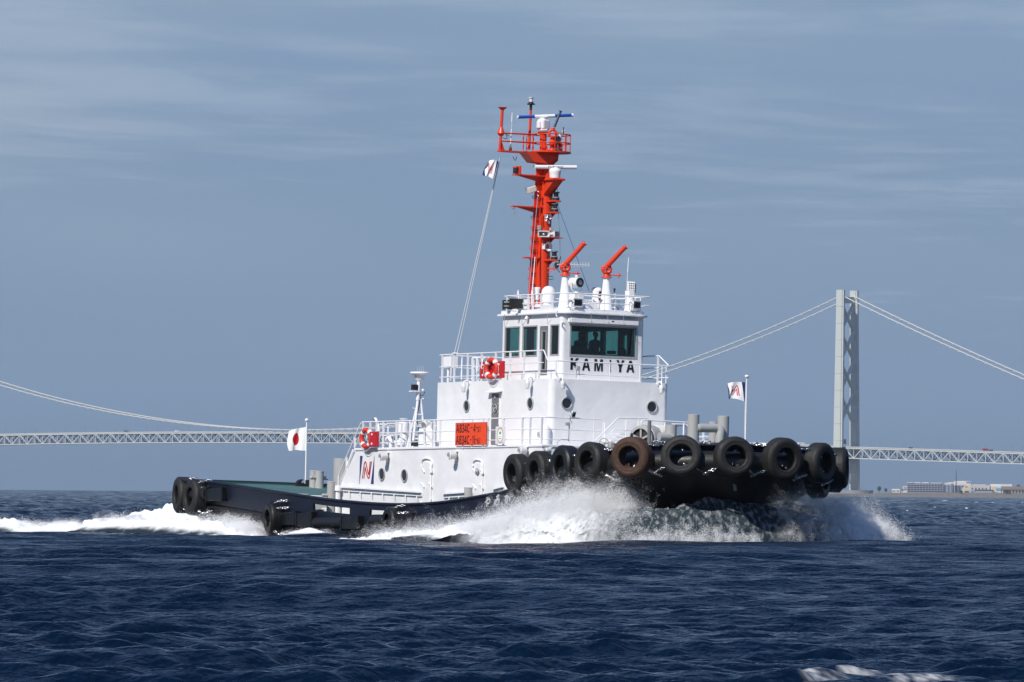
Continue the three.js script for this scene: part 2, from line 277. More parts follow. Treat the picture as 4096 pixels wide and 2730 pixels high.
// ---------------------------------------------------------------- suspension bridge, ten kilometres off
const far = {
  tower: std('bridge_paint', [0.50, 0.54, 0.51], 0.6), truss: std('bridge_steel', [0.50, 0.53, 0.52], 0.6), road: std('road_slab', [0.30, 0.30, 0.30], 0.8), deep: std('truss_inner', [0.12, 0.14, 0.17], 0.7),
  cable: std('cable_wrap', [0.62, 0.62, 0.58], 0.5), stone: std('caisson', [0.34, 0.34, 0.33], 0.85),
};
{
  const D = 10100, beta = 31 * RAD, TX = (3390 - 2048) / FOCAL * D;
  const base = V3(TX, 0, -D), along = V3(-Math.cos(beta), 0, -Math.sin(beta)), across = V3(Math.sin(beta), 0, -Math.cos(beta));   // along: away to the other tower; across: to the far side
  const at3 = (s, y, t) => base.clone().addScaledVector(along, s).addScaledVector(across, t).setY(y);
  const bridge = grp(numbered('suspension_bridge'), scene);
  bridge.position.copy(base); const L = (v) => v.clone().sub(base), q = (s, y, t) => L(at3(s, y, t));
  tag(bridge, 'long pale suspension bridge spanning the strait behind the tug, with one tall tower in view', 'bridge');
  const bottom = (s) => (s >= 0 ? 75 - 19.5 * ((s - 995) / 995) ** 2 : 55.5 + 0.025 * s);
  const cableY = (s) => (s >= 0 ? 94.2 + 195.8 * ((s - 930) / 930) ** 2 : 290 - 0.445 * -s + 0.00011 * s * s);
  // tower: two legs leaning in, five crossings of diagonal bracing, top strut, caisson
  const tower = grp('tower', bridge);
  const legT = (y) => lerp(26, 20.5, y / 298), legW = (y) => [lerp(14.8, 12.2, y / 298) / 2, lerp(7.6, 6.6, y / 298) / 2];   // half size along and across
  for (const side of [-1, 1]) {
    const geos = [], N = 12;
    for (let i = 0; i < N; i++) {
      const y0 = 8 + (i / N) * 290, y1 = 8 + ((i + 1) / N) * 290 - 0.35;
      const sec = (y, s, t) => q(s, y, side * legT(y) + t);
      for (const [fa, fb] of [[1, 0.62], [0.66, 1]]) {                 // cross-shaped section from two boxes
        const pts = []; for (const y of [y0, y1]) { const [a, b] = legW(y); for (const [i1, j1] of [[-1, -1], [1, -1], [1, 1], [-1, 1]]) pts.push(sec(y, i1 * a * fa, j1 * b * fb)); }
        const g = new THREE.BufferGeometry(); g.setAttribute('position', new THREE.Float32BufferAttribute(pts.flatMap((p) => p.toArray()), 3));
        g.setIndex([0, 1, 5, 0, 5, 4, 1, 2, 6, 1, 6, 5, 2, 3, 7, 2, 7, 6, 3, 0, 4, 3, 4, 7, 4, 5, 6, 4, 6, 7, 0, 2, 1, 0, 3, 2]);
        const h = g.toNonIndexed(); h.computeVertexNormals(); geos.push(h);
      }
    }
    mk('leg', geos, far.tower, tower);
  }
  const plate = (pts, th) => { const geo = []; for (const d of [-th, th]) geo.push(pts.map(([y, t]) => q(d, y, t))); const tri = []; const n = pts.length; for (let i = 1; i < n - 1; i++) { tri.push(geo[0][0], geo[0][i], geo[0][i + 1], geo[1][0], geo[1][i + 1], geo[1][i]); } for (let i = 0; i < n; i++) { const k = (i + 1) % n; tri.push(geo[0][i], geo[1][i], geo[1][k], geo[0][i], geo[1][k], geo[0][k]); } const g = new THREE.BufferGeometry(); g.setAttribute('position', new THREE.Float32BufferAttribute(tri.flatMap((p) => p.toArray()), 3)); g.computeVertexNormals(); return g; };
  const steps = [279, 238, 195, 150, 102];
  for (let i = 0; i < 4; i++) {
    const a = steps[i], b = steps[i + 1], ta = legT(a) - 3, tb = legT(b) - 3, w = 2.1;
    mk('cross_brace', [plate([[a, -ta], [a - w * 1.5, -ta], [b, tb], [b + w * 1.5, tb]], 2.2), plate([[a, ta], [a - w * 1.5, ta], [b, -tb], [b + w * 1.5, -tb]], 2.35), plate([[(a + b) / 2 + 6, 0], [(a + b) / 2, -3.2], [(a + b) / 2 - 6, 0], [(a + b) / 2, 3.2]], 2.5)], far.tower, tower);
  }
  mk('top_strut', plate([[288, -15], [279, -15], [279, 15], [288, 15]], 3), far.tower, tower);
  mk('portal_strut', plate([[60, -20], [50, -20], [50, 20], [60, 20]], 3.5), far.tower, tower);
  mk('caisson', new THREE.CylinderGeometry(39, 39, 9, 48).translate(0, 4.5, 0), far.stone, tower);
  // cables with bands, hangers
  for (const side of [-1, 1]) {
    const c = grp('main_cable', bridge), pts = [], bands = [];
    for (let s = -560; s <= 1900; s += 14.2) { const p = q(s, cableY(s), side * 17.8); pts.push(p); if (Math.abs(s) > 8) bands.push(new THREE.BoxGeometry(2.3, 2.2, 2.3).rotateY(beta).translate(p.x, p.y - 0.3, p.z)); }
    const run = (k) => new THREE.TubeGeometry(new THREE.CatmullRomCurve3(k), k.length * 2, 0.78, 8);
    const cut = pts.findIndex((_, i) => -560 + i * 14.2 > 0);
    mk('cable', [run([...pts.slice(0, cut), q(0, 290, side * 17.8)]), run([q(0, 290, side * 17.8), ...pts.slice(cut)])], far.cable, c);
    kind(mk('cable_band', bands, far.cable, c), 'stuff');
  }
  // deck: two trusses, cross beams, carriageway
  const deck = grp('deck', bridge), S0 = -560, S1 = 1900, step = 14.2, H = 14.2;
  for (const side of [-1, 1]) {
    const g = [], n = Math.floor((S1 - S0) / step), b3 = (a, b, w) => g.push(bar(a, b, w, w, across));
    for (let i = 0; i < n; i++) {
      const s = S0 + i * step, e = s + step, t = side * 16.2;
      b3(q(s, bottom(s), t), q(e, bottom(e), t), 1.5); b3(q(s, bottom(s) + H, t), q(e, bottom(e) + H, t), 1.7);
      b3(q(s, bottom(s), t), q(s, bottom(s) + H, t), i % 2 ? 1.0 : 0.8);
      if (i % 2) b3(q(s, bottom(s) + H, t), q(e, bottom(e), t), 1.15); else b3(q(s, bottom(s), t), q(e, bottom(e) + H, t), 1.15);
    }
    kind(mk('truss', g, far.truss, deck), 'stuff');
  }
  const cross = [], road = [], rail = [];
  for (let s = S0; s < S1 - step; s += step) {
    const e = s + step;
    cross.push(bar(q(s, bottom(s) + 0.9, -15.5), q(s, bottom(s) + 0.9, 15.5), 1.6, 1.2), bar(q(s, bottom(s) + 0.9, -15), q(s, bottom(s) + H - 1, 0), 1.2, 1), bar(q(s, bottom(s) + 0.9, 15), q(s, bottom(s) + H - 1, 0), 1.2, 1), bar(q(s, bottom(s) + H - 1, -15.5), q(s, bottom(s) + H - 1, 15.5), 2.0, 1.2));
    road.push(bar(q(s, bottom(s) + H + 1.15, 0), q(e, bottom(e) + H + 1.15, 0), 30, 0.5, across));
    for (const t of [-15.4, 15.4]) rail.push(bar(q(s, bottom(s) + H + 2.0, t), q(e, bottom(e) + H + 2.0, t), 0.25, 0.9, across));
  }
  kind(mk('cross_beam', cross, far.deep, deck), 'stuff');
  mk('carriageway', road, far.road, deck); mk('parapet', rail, far.truss, deck);
  const poles = []; for (let s = S0; s < S1; s += 57) for (const t of [-15, 15]) { poles.push(cyl(q(s, bottom(s) + H + 1.4, t), q(s, bottom(s) + H + 11, t), 0.16, 0.12, 5), bar(q(s, bottom(s) + H + 11, t), q(s, bottom(s) + H + 11.4, t - Math.sign(t) * 2.6), 0.3, 0.2)); }
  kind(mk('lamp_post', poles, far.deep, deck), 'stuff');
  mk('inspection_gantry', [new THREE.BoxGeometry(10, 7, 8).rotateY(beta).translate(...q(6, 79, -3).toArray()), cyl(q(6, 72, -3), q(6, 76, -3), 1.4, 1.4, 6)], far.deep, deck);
  // traffic
  const truck = (s, t, len, hgt, boxMat, cabMat, label, name = 'truck', cat = 'truck') => {
    const o = grp(numbered(name), scene); o.position.copy(at3(s, bottom(s) + H + 1.4, t)); o.rotation.y = beta;
    mk('cargo_box', rbox(-len / 2, len / 2 - 2.2, 1.0, hgt, -1.25, 1.25, 0.1), boxMat, o); mk('cab', rbox(len / 2 - 2.1, len / 2, 0.7, 3.0, -1.2, 1.2, 0.2), cabMat, o);
    const w = [-len / 2 + 1.2, -len / 2 + 2.4, len / 2 - 1.1]; for (const x of w) for (const z of [-1.1, 1.1]) mk('wheel', cyl([x, 0.5, z - 0.15], [x, 0.5, z + 0.15], 0.5, 0.5, 10), M.rubberBlack, o);
    return tag(o, label, cat);
  };
  const paint = (r, g, b) => std('vehicle_paint', [r, g, b], 0.4);
  const sAt = (px) => { let a = -560, b = 1900; for (let i = 0; i < 50; i++) { const m = (a + b) / 2, p = at3(m, 80, -10), x = 2048 + p.x / -p.z * FOCAL; x > px ? a = m : b = m; } return (a + b) / 2; };
  truck(sAt(3210), -11, 12, 4.2, paint(0.8, 0.8, 0.8), paint(0.7, 0.7, 0.72), 'white box truck on the bridge deck short of the tower, above the bow tyres');
  truck(sAt(3949), -11, 10, 4.4, paint(0.30, 0.03, 0.04), paint(0.2, 0.03, 0.03), 'dark red truck on the bridge deck beyond the tower');
  truck(sAt(3970), -11, 6.5, 3.1, paint(0.03, 0.05, 0.10), paint(0.03, 0.05, 0.10), 'small dark blue van driving close behind the red truck', 'van', 'van');
  truck(sAt(3648), -11, 6, 3.0, paint(0.04, 0.06, 0.09), paint(0.05, 0.06, 0.08), 'small dark van on the bridge above the first trees of the shore', 'van', 'van');
  truck(sAt(508), -11, 7, 3.4, paint(0.05, 0.07, 0.10), paint(0.05, 0.06, 0.08), 'dark van on the bridge over open sea far behind the stern', 'van', 'van');
  truck(sAt(712), -11, 6, 3.4, paint(0.75, 0.75, 0.75), paint(0.7, 0.7, 0.72), 'small white lorry on the bridge over the stern wake', 'truck', 'truck');
}
// ---------------------------------------------------------------- far shore
{
  const D = 9000, sc = D / FOCAL, hor = (x) => 1972 + 0.0075 * (x - 2048);
  const X = (px) => (px - 2048) * sc, H = (px, py) => EYE + (hor(px) - py) * sc;
  const stone = std('sea_wall_stone', [0.20, 0.185, 0.165], 0.9, { map: wearTex }), leaf = std('far_foliage', [0.045, 0.07, 0.035], 0.8);
  const wallC = std('far_concrete', [0.25, 0.28, 0.35], 0.8), white = std('far_white', [0.58, 0.57, 0.54], 0.7), cream = std('far_cream', [0.55, 0.47, 0.36], 0.8), slate = std('far_slate', [0.16, 0.17, 0.20], 0.8), pane = std('far_window', [0.05, 0.08, 0.14], 0.25), brownRoof = std('far_brown', [0.15, 0.12, 0.11], 0.8), sky2 = std('far_sign_blue', [0.10, 0.33, 0.62], 0.6), redS = std('far_sign_red', [0.55, 0.10, 0.04], 0.6);
  {                                                                   // low headland with a sloping stone edge
    const r = rng(3), pts = [], g = [], x0 = X(3300), x1 = X(4560), n = 150, rows = 7;
    for (let i = 0; i <= n; i++) for (let j = 0; j <= rows; j++) {
      const x = lerp(x0, x1, i / n), t = j / rows, top = (3.4 + 2.6 * smooth(3560, 3700, lerp(3300, 4560, i / n))) * smooth(0, 0.05, i / n);
      const y = (j < 4 ? (j / 4) * top : top) + (j ? (r() - 0.5) * 0.7 : -1), z = -D + 40 - t * 46 - (j === rows ? 700 : 0) + (r() - 0.5) * 3;
      pts.push(x + (r() - 0.5) * 2, y, z);
    }
    for (let i = 0; i < n; i++) for (let j = 0; j < rows; j++) { const a = i * (rows + 1) + j, b = a + rows + 1; g.push(a, b, a + 1, b, b + 1, a + 1); }
    const q = new THREE.BufferGeometry(); q.setAttribute('position', new THREE.Float32BufferAttribute(pts, 3)); q.setIndex(g); const f = q.toNonIndexed(); f.computeVertexNormals();
    kind(mk('headland', f, stone, scene), 'structure');
  }
  const thing = (name, px, label, category, group) => { const o = grp(numbered(name), scene); o.position.set(X(px), 5.6, -D - 20); return tag(o, label, category, group); };
  const B = (o, x0, x1, y0, y1, z0 = -14, z1 = 0) => box(x0 - 0, x1, y0, y1, z0, z1);
  // grey terraced flats
  {
    const o = thing('apartment_block', 3640, 'long grey terraced apartment block with five rows of balconies on the far shore', 'apartment block');
    const W = (3782 - 3640) * sc, floors = 5, fh = 2.45;
    mk('wall', [box(0, W, 0, floors * fh, -16, -1.6), box(W, W + 13, 0, floors * fh - 1.4, -16, -2.4), box(W + 14, W + 30, 0, floors * fh - 2.2, -18, -3)], wallC, o);
    for (let f = 0; f < floors; f++) {
      mk('balcony', [box(-0.6, W * (1 - 0.02 * f), f * fh, f * fh + 1.0, -1.6, 0.3)], wallC, o);
      const w = grp('window_row', o); for (let k = 0; k < 12; k++) mk('window', box(k * W / 12 + 0.5, (k + 1) * W / 12 - 0.6, f * fh + 1.05, (f + 1) * fh - 0.15, -1.58, -1.45), pane, w);
    }
    for (let k = 0; k < 13; k++) mk('partition', box(k * W / 12 - 0.2, k * W / 12 + 0.2, 0, floors * fh - 0.2, -1.4, 0.15), wallC, o);
    mk('roof', [rbox(-0.4, 7, floors * fh, floors * fh + 1.1, -15, -1, 0.4), box(9, 17, floors * fh, floors * fh + 1.2, -14, -4), box(19, 27, floors * fh, floors * fh + 1.4, -15, -5), box(30, 44, floors * fh, floors * fh + 0.8, -14, -4)], white, o);
    const w2 = grp('window_row', o); for (let k = 0; k < 6; k++) for (let f = 0; f < 4; f++) mk('window', box(W + 1.2 + k * 4.6, W + 4 + k * 4.6, f * 2.4 + 0.9, f * 2.4 + 2.2, -3, -2.2), pane, w2);
  }
  {
    const o = thing('white_hall', 3795, 'tall white hall with red and blue sign patches behind the end of the apartment block', 'building'), W = (3898 - 3795) * sc;
    mk('wall', [box(6, W, 4.4, 14.0, -60, -22), box(13, W, 14.0, 15.6, -58, -24), box(0, 7, 7, 13.4, -55, -23)], white, o);
    for (const [a, b] of [[5.2, 7.2], [10.6, 12.8]]) mk('pillar', box(a, b, 0, 12.5, -22, -20), white, o);
    mk('window', box(1.5, 5, 8.2, 11, -22.9, -22.6), pane, o); mk('window', box(7.6, 10.4, 4.2, 12, -21.8, -21.5), pane, o);
    mk('sign', box(W - 6, W - 3, 13.4, 15.0, -21.8, -21.5), redS, o); mk('sign', box(W - 2.8, W + 0.4, 12.8, 15.4, -24, -21.4), sky2, o);
  }
  {
    const o = thing('cream_building', 3858, 'small cream coloured building with a dark door opening at the water edge', 'building');
    mk('wall', [profileZ([[0, 0], [11, 0], [11, 5], [9, 9.6], [3, 9.6], [0, 6]], -12, 0)], cream, o); mk('door', box(3, 9, 0, 2.8, 0, 0.3), leaf, o); mk('sign', box(1, 9, 4.6, 5.3, 0, 0.25), white, o); mk('window', box(4, 7, 7.4, 8.6, 0, 0.2), slate, o);
  }
  {
    const o = thing('warehouse', 3895, 'long low grey and white warehouse on the far shore', 'warehouse'), W = (3972 - 3895) * sc;
    mk('wall', [box(0, W, 3.6, 10.5, -40, -16), box(2, 20, 10.5, 11.4, -38, -20)], std('far_grey', [0.46, 0.45, 0.43], 0.8), o); mk('quay_shed', box(6, W + 3, 0, 4.2, -14, -6), wallC, o); for (let k = 0; k < 5; k++) mk('window', box(1.5 + k * 4.4, 3.2 + k * 4.4, 5, 7, -16, -15.7), pane, o); mk('shed_roof', box(5, W + 4, 4.2, 4.8, -15, -5), brownRoof, o);
  }
  {
    const o = thing('shop_hall', 3976, 'white commercial hall with a blue panel beside the warehouse', 'building'), W = (4062 - 3976) * sc;
    mk('wall', [box(0, W, 2.4, 12.0, -40, -18), box(0, 13, 1, 9.5, -18, -10)], white, o); mk('wall_cream', box(1, 8, 1.5, 8.6, -10, -9.7), cream, o); mk('sign', box(6.5, 12.5, 3.6, 6.8, -9.7, -9.4), sky2, o); for (let k = 0; k < 4; k++) mk('window', box(14 + k * 3.2, 15.8 + k * 3.2, 7.5, 9.2, -18, -17.7), slate, o);
  }
  {
    const o = thing('pavilion', 4020, 'wide pavilion with a dark brown roof by the edge of the shore', 'building'), W = 46;
    mk('wall', box(0, W, 0, 5.0, -20, -6), white, o); mk('roof', profileX([[-22, 5], [-2, 5], [-6, 9], [-18, 9]], -1, W + 1), brownRoof, o); for (let k = 0; k < 12; k++) { mk('pillar', box(k * 4, k * 4 + 0.8, 0, 5, -4, -3.2), white, o); if (k < 11) mk('window', box(k * 4 + 1.2, k * 4 + 3.4, 1.2, 3.8, -6, -5.8), slate, o); }
  }
  {
    const o = thing('low_house', 3578, 'low white house on the shore between the two lone trees and the apartment block', 'house');
    mk('wall', box(0, 10, 0, 2.8, -10, 0), white, o); mk('roof', profileX([[-11, 2.8], [0.6, 2.8], [-5, 4.6]], -0.5, 10.5), white, o); mk('window', box(1, 3, 1, 2.2, 0, 0.2), slate, o); mk('window', box(6, 8, 1, 2.2, 0, 0.2), slate, o);
    const p = thing('low_house', 3612, 'pale two storey house standing right before the apartment block', 'house');
    mk('wall', [box(0, 8.5, 0, 4, -10, -2), box(3, 7.5, 4, 8.5, -9, -3)], white, p); mk('roof', box(-1, 9, 4, 4.5, -11, -1), slate, p); mk('window', box(1, 3, 1.4, 3, -2, -1.8), slate, p); mk('window', box(4, 6.5, 5.4, 7.2, -3, -2.8), slate, p);
  }
  {
    const o = thing('lattice_mast', 3834, 'tall thin dark radio mast on the far shore', 'mast'), g = [];
    for (const [a, b] of [[-1, -1], [1, -1], [0, 1]]) g.push(cyl([a * 0.9, 0, b * 0.9], [a * 0.25, 29, b * 0.25], 0.16, 0.12, 5));
    for (let k = 0; k < 14; k++) { const t = k / 14, w = lerp(0.9, 0.25, t), v = lerp(0.9, 0.25, t + 1 / 14), y = t * 29, y2 = y + 29 / 14; g.push(cyl([-w, y, -w], [v, y2, -v], 0.08, 0.08, 4), cyl([w, y, -w], [0, y2, v], 0.08, 0.08, 4), cyl([0, y, w], [-v, y2, -v], 0.08, 0.08, 4)); }
    mk('lattice', g, std('far_mast', [0.06, 0.07, 0.09], 0.7), o); mk('antenna', cyl([0, 29, 0], [0, 33.5, 0], 0.1, 0.05, 5), M.greyDark, o);
  }
  const tree = (px, h, w, label, seed, z = 0) => {
    const o = grp(numbered('far_tree'), scene); o.position.set(X(px), 4.6, -D - z); tag(o, label, 'tree');
    const r = rng(seed), g = []; mk('trunk', [cyl([0, 0, 0], [0.1, h * 0.45, 0], w * 0.07, w * 0.045, 6), cyl([0, h * 0.35, 0], [w * 0.2, h * 0.62, 0], w * 0.04, w * 0.02, 5), cyl([0, h * 0.35, 0], [-w * 0.2, h * 0.62, 0], w * 0.04, w * 0.02, 5)], brownRoof, o);
    for (let i = 0; i < 420; i++) { const a = r() * 6.283, b = Math.acos(2 * r() - 1), q = Math.cbrt(r()) * (0.75 + 0.25 * noise.noise(a * 1.3, b * 1.7, seed)); const s = 0.25 + r() * 0.4; const t = new THREE.CircleGeometry(s, 4).rotateX(r() * 6).rotateY(r() * 6); g.push(t.translate(w * 0.5 * q * Math.sin(b) * Math.cos(a), h * 0.62 + h * 0.4 * q * Math.cos(b), w * 0.5 * q * Math.sin(b) * Math.sin(a))); }
    mk('crown', g, leaf, o);
  };
  tree(3522, 9.5, 7.2, 'dark round lone tree near the tip of the far headland', 21); tree(3548.5, 7.0, 4.8, 'smaller lone dark tree second from the tip of the headland', 22); tree(4093, 14, 9, 'dark tree at the end of the shore behind the brown roofed pavilion', 24, 60);
  tree(3846, 4.6, 6, 'low bush before the cream coloured building', 25, -20); tree(4030, 6.0, 13, 'wide dark green bushy tree before the pavilion', 26, -18);
  const tent = (px, s, label) => { const o = grp(numbered('white_boat'), scene); o.position.set(X(px), 3.3, -D + 4); tag(o, label, 'boat', 'boats laid up on the far shore'); mk('hull', profileX([[-s, 0.8], [s, 0.8], [s * 0.6, 0], [-s * 0.6, 0]], -s * 1.2, s * 1.4), white, o); mk('cabin', rbox(-s * 0.6, s * 0.5, 0.8, 0.8 + s, -s * 0.5, s * 0.5, 0.1), white, o); };
  tent(3907, 2.4, 'white boat laid up under the warehouse, the largest of the boats'); tent(3977, 1.4, 'small white boat laid up at the warehouse end'); tent(3993, 1.4, 'small white boat between its neighbour and the wide bush'); tent(4012, 1.8, 'white boat laid up beside the wide dark bush');
}

// ---------------------------------------------------------------- cirrus: a thin sheet of ice cloud nine kilometres up, far out over the strait
{
  const W = 1024, H = 2048, x0 = -34000, x1 = 34000, z0 = -118000, z1 = -560000, d = new Uint8Array(W * H * 4);
  for (let j = 0; j < H; j++) for (let i = 0; i < W; i++) {
    const x = lerp(x0, x1, i / W) / 1000, z = lerp(z0, z1, j / H) / 1000, far = -z, wx = 2.2 * noise.noise(x * 0.10, z * 0.05, 1.5), wz = 9 * noise.noise(x * 0.07, z * 0.028, 7.5);
    const cover = 0.5 + 0.55 * noise.noise(x * 0.055 + 2, z * 0.020, 4.2) + 0.55 * smooth(220, 135, far) * (0.45 - x * 0.035) - 0.45 * smooth(150, 280, far);
    const f = fbm((x + wx) * 0.16 + 0.02 * z, (z + wz) * 0.085, 3.1, 6, 0.56), fib = noise.noise((x + wx) * 0.35 + z * 0.01, (z + wz) * 0.42, 9.9);
    const a = Math.max(0, Math.min(1, smooth(-0.12, 0.66, f + 0.12 * fib + (cover - 0.5) * 0.75))) * smooth(0, 0.06, i / W) * smooth(1, 0.94, i / W) * smooth(1, 0.8, j / H) * smooth(0, 0.02, j / H), o = (j * W + i) * 4;
    d[o] = d[o + 1] = d[o + 2] = 255 * a; d[o + 3] = 255;
  }
  const t = new THREE.DataTexture(d, W, H); t.magFilter = THREE.LinearFilter; t.minFilter = THREE.LinearFilter; t.needsUpdate = true;
  const g = new THREE.PlaneGeometry(1, 1, 4, 16).rotateX(-Math.PI / 2), p = g.attributes.position, uv = g.attributes.uv;
  for (let i = 0; i < p.count; i++) { const u = p.getX(i) + 0.5, v = 0.5 - p.getZ(i); p.setXYZ(i, lerp(x0, x1, u), 9000, lerp(z0, z1, v)); uv.setXY(i, u, v); }
  const m = new THREE.MeshPhysicalMaterial({ color: rgb(0.95, 0.95, 0.93), roughness: 1, transmission: 0.6, thickness: 0, specularIntensity: 0, transparent: true, opacity: 0.18, alphaMap: t, side: THREE.DoubleSide }); m.name = 'cirrus';
  const c = new THREE.Mesh(g, m); c.name = 'cirrus_cloud'; scene.add(kind(c, 'stuff')); tag(c, 'thin drawn out white cirrus streaks high in the sky', 'cloud');
}
// ---------------------------------------------------------------- the tugboat
const tug = grp(numbered('tugboat'), scene);
tug.position.copy(TUG_POS); tug.quaternion.copy(TUG_Q);
tag(tug, 'white and navy harbour tugboat with a tall red mast, throwing up spray at its bow', 'tugboat');
const spline1 = (pts) => (x) => {                                   // smooth curve y(x) through points
  if (x <= pts[0][0]) return pts[0][1]; const n = pts.length; if (x >= pts[n - 1][0]) return pts[n - 1][1];
  let i = 0; while (x > pts[i + 1][0]) i++;
  const m = (k) => (k <= 0 ? (pts[1][1] - pts[0][1]) / (pts[1][0] - pts[0][0]) : k >= n - 1 ? (pts[n - 1][1] - pts[n - 2][1]) / (pts[n - 1][0] - pts[n - 2][0]) : (pts[k + 1][1] - pts[k - 1][1]) / (pts[k + 1][0] - pts[k - 1][0]));
  const [x0, y0] = pts[i], [x1, y1] = pts[i + 1], h = x1 - x0, t = (x - x0) / h, a = m(i) * h, b = m(i + 1) * h;
  return (2 * t ** 3 - 3 * t * t + 1) * y0 + (t ** 3 - 2 * t * t + t) * a + (-2 * t ** 3 + 3 * t * t) * y1 + (t ** 3 - t * t) * b;
};
const sheer = spline1([[-27.4, 2.40], [-23, 2.27], [-19, 2.0], [-15, 1.71], [-11.8, 1.5], [-7.5, 1.35], [-4, 1.40], [-0.5, 1.66], [1.2, 1.85], [3, 2.35], [6, 3.0], [9, 3.36], [11.6, 3.45]]);
const deckDrop = spline1([[-27.4, 0.10], [-24, 0.2], [-20, 0.5], [-15, 0.72], [-8, 0.78], [0, 0.8], [5, 0.95], [11.6, 1.0]]);
const deckY = (x) => sheer(x) - deckDrop(x);
const planCurve = (pts) => new THREE.CatmullRomCurve3(pts.map(([x, z]) => V3(x, 0, z)), false, 'catmullrom', 0.5);
const deckLine = planCurve([[-27.2, 0], [-27.2, 1.3], [-27.15, 2.6], [-26.6, 3.8], [-25, 4.35], [-20, 4.62], [-12, 4.72], [-3, 4.72], [2.5, 4.62], [6.2, 4.42], [8.3, 3.95], [9.8, 3.1], [10.7, 2.0], [11.1, 1.0], [11.2, 0]]);
const waterLine = planCurve([[-25.6, 0], [-25.6, 1.2], [-25.5, 2.4], [-25.0, 3.3], [-23.5, 3.85], [-19, 4.35], [-12, 4.6], [-4, 4.5], [1.2, 4.05], [4.2, 3.3], [6.2, 2.6], [7.6, 1.8], [8.5, 1.0], [9.0, 0.5], [9.2, 0]]);
const keelLine = planCurve([[-20, 0], [-20, 0.8], [-19.9, 1.5], [-19.6, 2], [-19, 2.4], [-16, 3], [-12, 3.4], [-5, 3.2], [0, 2.6], [2.6, 2.0], [4.4, 1.5], [5.6, 1], [6.4, 0.6], [6.8, 0.3], [7, 0]]);
function hullPoint(t, y, side = 1) {                       // y as height, or a function of the station
  const a = deckLine.getPoint(t), s = sheer(a.x), h = typeof y === 'function' ? y(a.x, s) : y;
  let p;
  if (h >= 0) { const f = Math.min(1, h / s); p = waterLine.getPoint(t).lerp(a, Math.pow(f, 0.85)); } else p = waterLine.getPoint(t).lerp(keelLine.getPoint(t), Math.min(1, -h / 2));
  return V3(p.x, h, p.z * side);
}
function grid(nu, nv, fn, skip, flip = false) {
  const v = [], id = [];
  for (let i = 0; i <= nu; i++) for (let j = 0; j <= nv; j++) { const p = fn(i, j); v.push(p.x, p.y, p.z); }
  for (let i = 0; i < nu; i++) for (let j = 0; j < nv; j++) { if (skip && skip(i, j)) continue; const a = i * (nv + 1) + j, b = a + nv + 1; if (flip) id.push(a, b, a + 1, b, b + 1, a + 1); else id.push(a, a + 1, b, b, a + 1, b + 1); }
  const g = new THREE.BufferGeometry(); g.setAttribute('position', new THREE.Float32BufferAttribute(v, 3)); g.setIndex(id); g.computeVertexNormals();
  return g;
}
// z of the outside of the hull at (x, y), starboard
function hullZ(x, y) { let a = 0.1, b = 0.98; for (let i = 0; i < 40; i++) { const m = (a + b) / 2; hullPoint(m, y).x < x ? a = m : b = m; } return hullPoint((a + b) / 2, y).z; }
function atHull(p, out = 0.02) { let z = 4.7, q; for (let i = 0; i < 8; i++) { q = at(p, 'z', z); z = hullZ(q.x, q.y) + out; } return q; }
const portsX = [F1(970, 710), F1(1218, 720), F1(1352, 740), F1(1470, 745)].map((p) => at(p, 'z', 4.74).x);
{
  const N = 560, rows = [0, 0.24, 0.46, 0.8], inPort = (x) => (x > portsX[0] && x < portsX[1]) || (x > portsX[2] && x < portsX[3]) || (x > -22.5 && x < -20.6 && false);
  const bul = [], inner = [], low = [], under = [], cap = [], dk = [];
  for (const s of [1, -1]) {
    const skip = (i, j) => j === 1 && inPort(deckLine.getPoint((i + 0.5) / N).x);
    bul.push(grid(N, 3, (i, j) => hullPoint(i / N, (x, sh) => sh - rows[j], s), skip, s < 0));
    inner.push(grid(N, 3, (i, j) => { const t = i / N, p = hullPoint(t, (x, sh) => sh - Math.min(rows[j], deckDrop(x) + 0.02), s), d = deckLine.getTangent(t); return p.add(V3(-d.z * -0.0, 0, 0)).add(V3(d.z, 0, -d.x * s).multiplyScalar(0.09)); }, skip, s > 0));
    low.push(grid(N / 4, 6, (i, j) => hullPoint(i * 4 / N, (x, sh) => lerp(sh - 0.8, 0.12, j / 6), s), null, s < 0));
    under.push(grid(N / 4, 4, (i, j) => hullPoint(i * 4 / N, 0.12 - 2.1 * j / 4, s), null, s < 0));
    const pts = Array.from({ length: 141 }, (_, i) => hullPoint(i / 140, (x, sh) => sh, s)); cap.push(tube(pts, 0.055, 420, 6));
  }
  mk('bulwark', bul, M.navy, tug); mk('bulwark_lining', inner, M.green, tug);
  mk('hull', low, M.black, tug); mk('bottom', under, M.red, tug); mk('cap_rail', cap, M.navy, tug);
  mk('main_deck', grid(N / 4, 8, (i, j) => { const p = hullPoint(i * 4 / N, (x, sh) => deckY(x), 1); return V3(p.x, p.y + 0.05 * (1 - (1 - j / 4) ** 2), (p.z - 0.04) * (1 - j / 4)); }), M.deck, tug);
}
const white = grp('lower_house', tug);
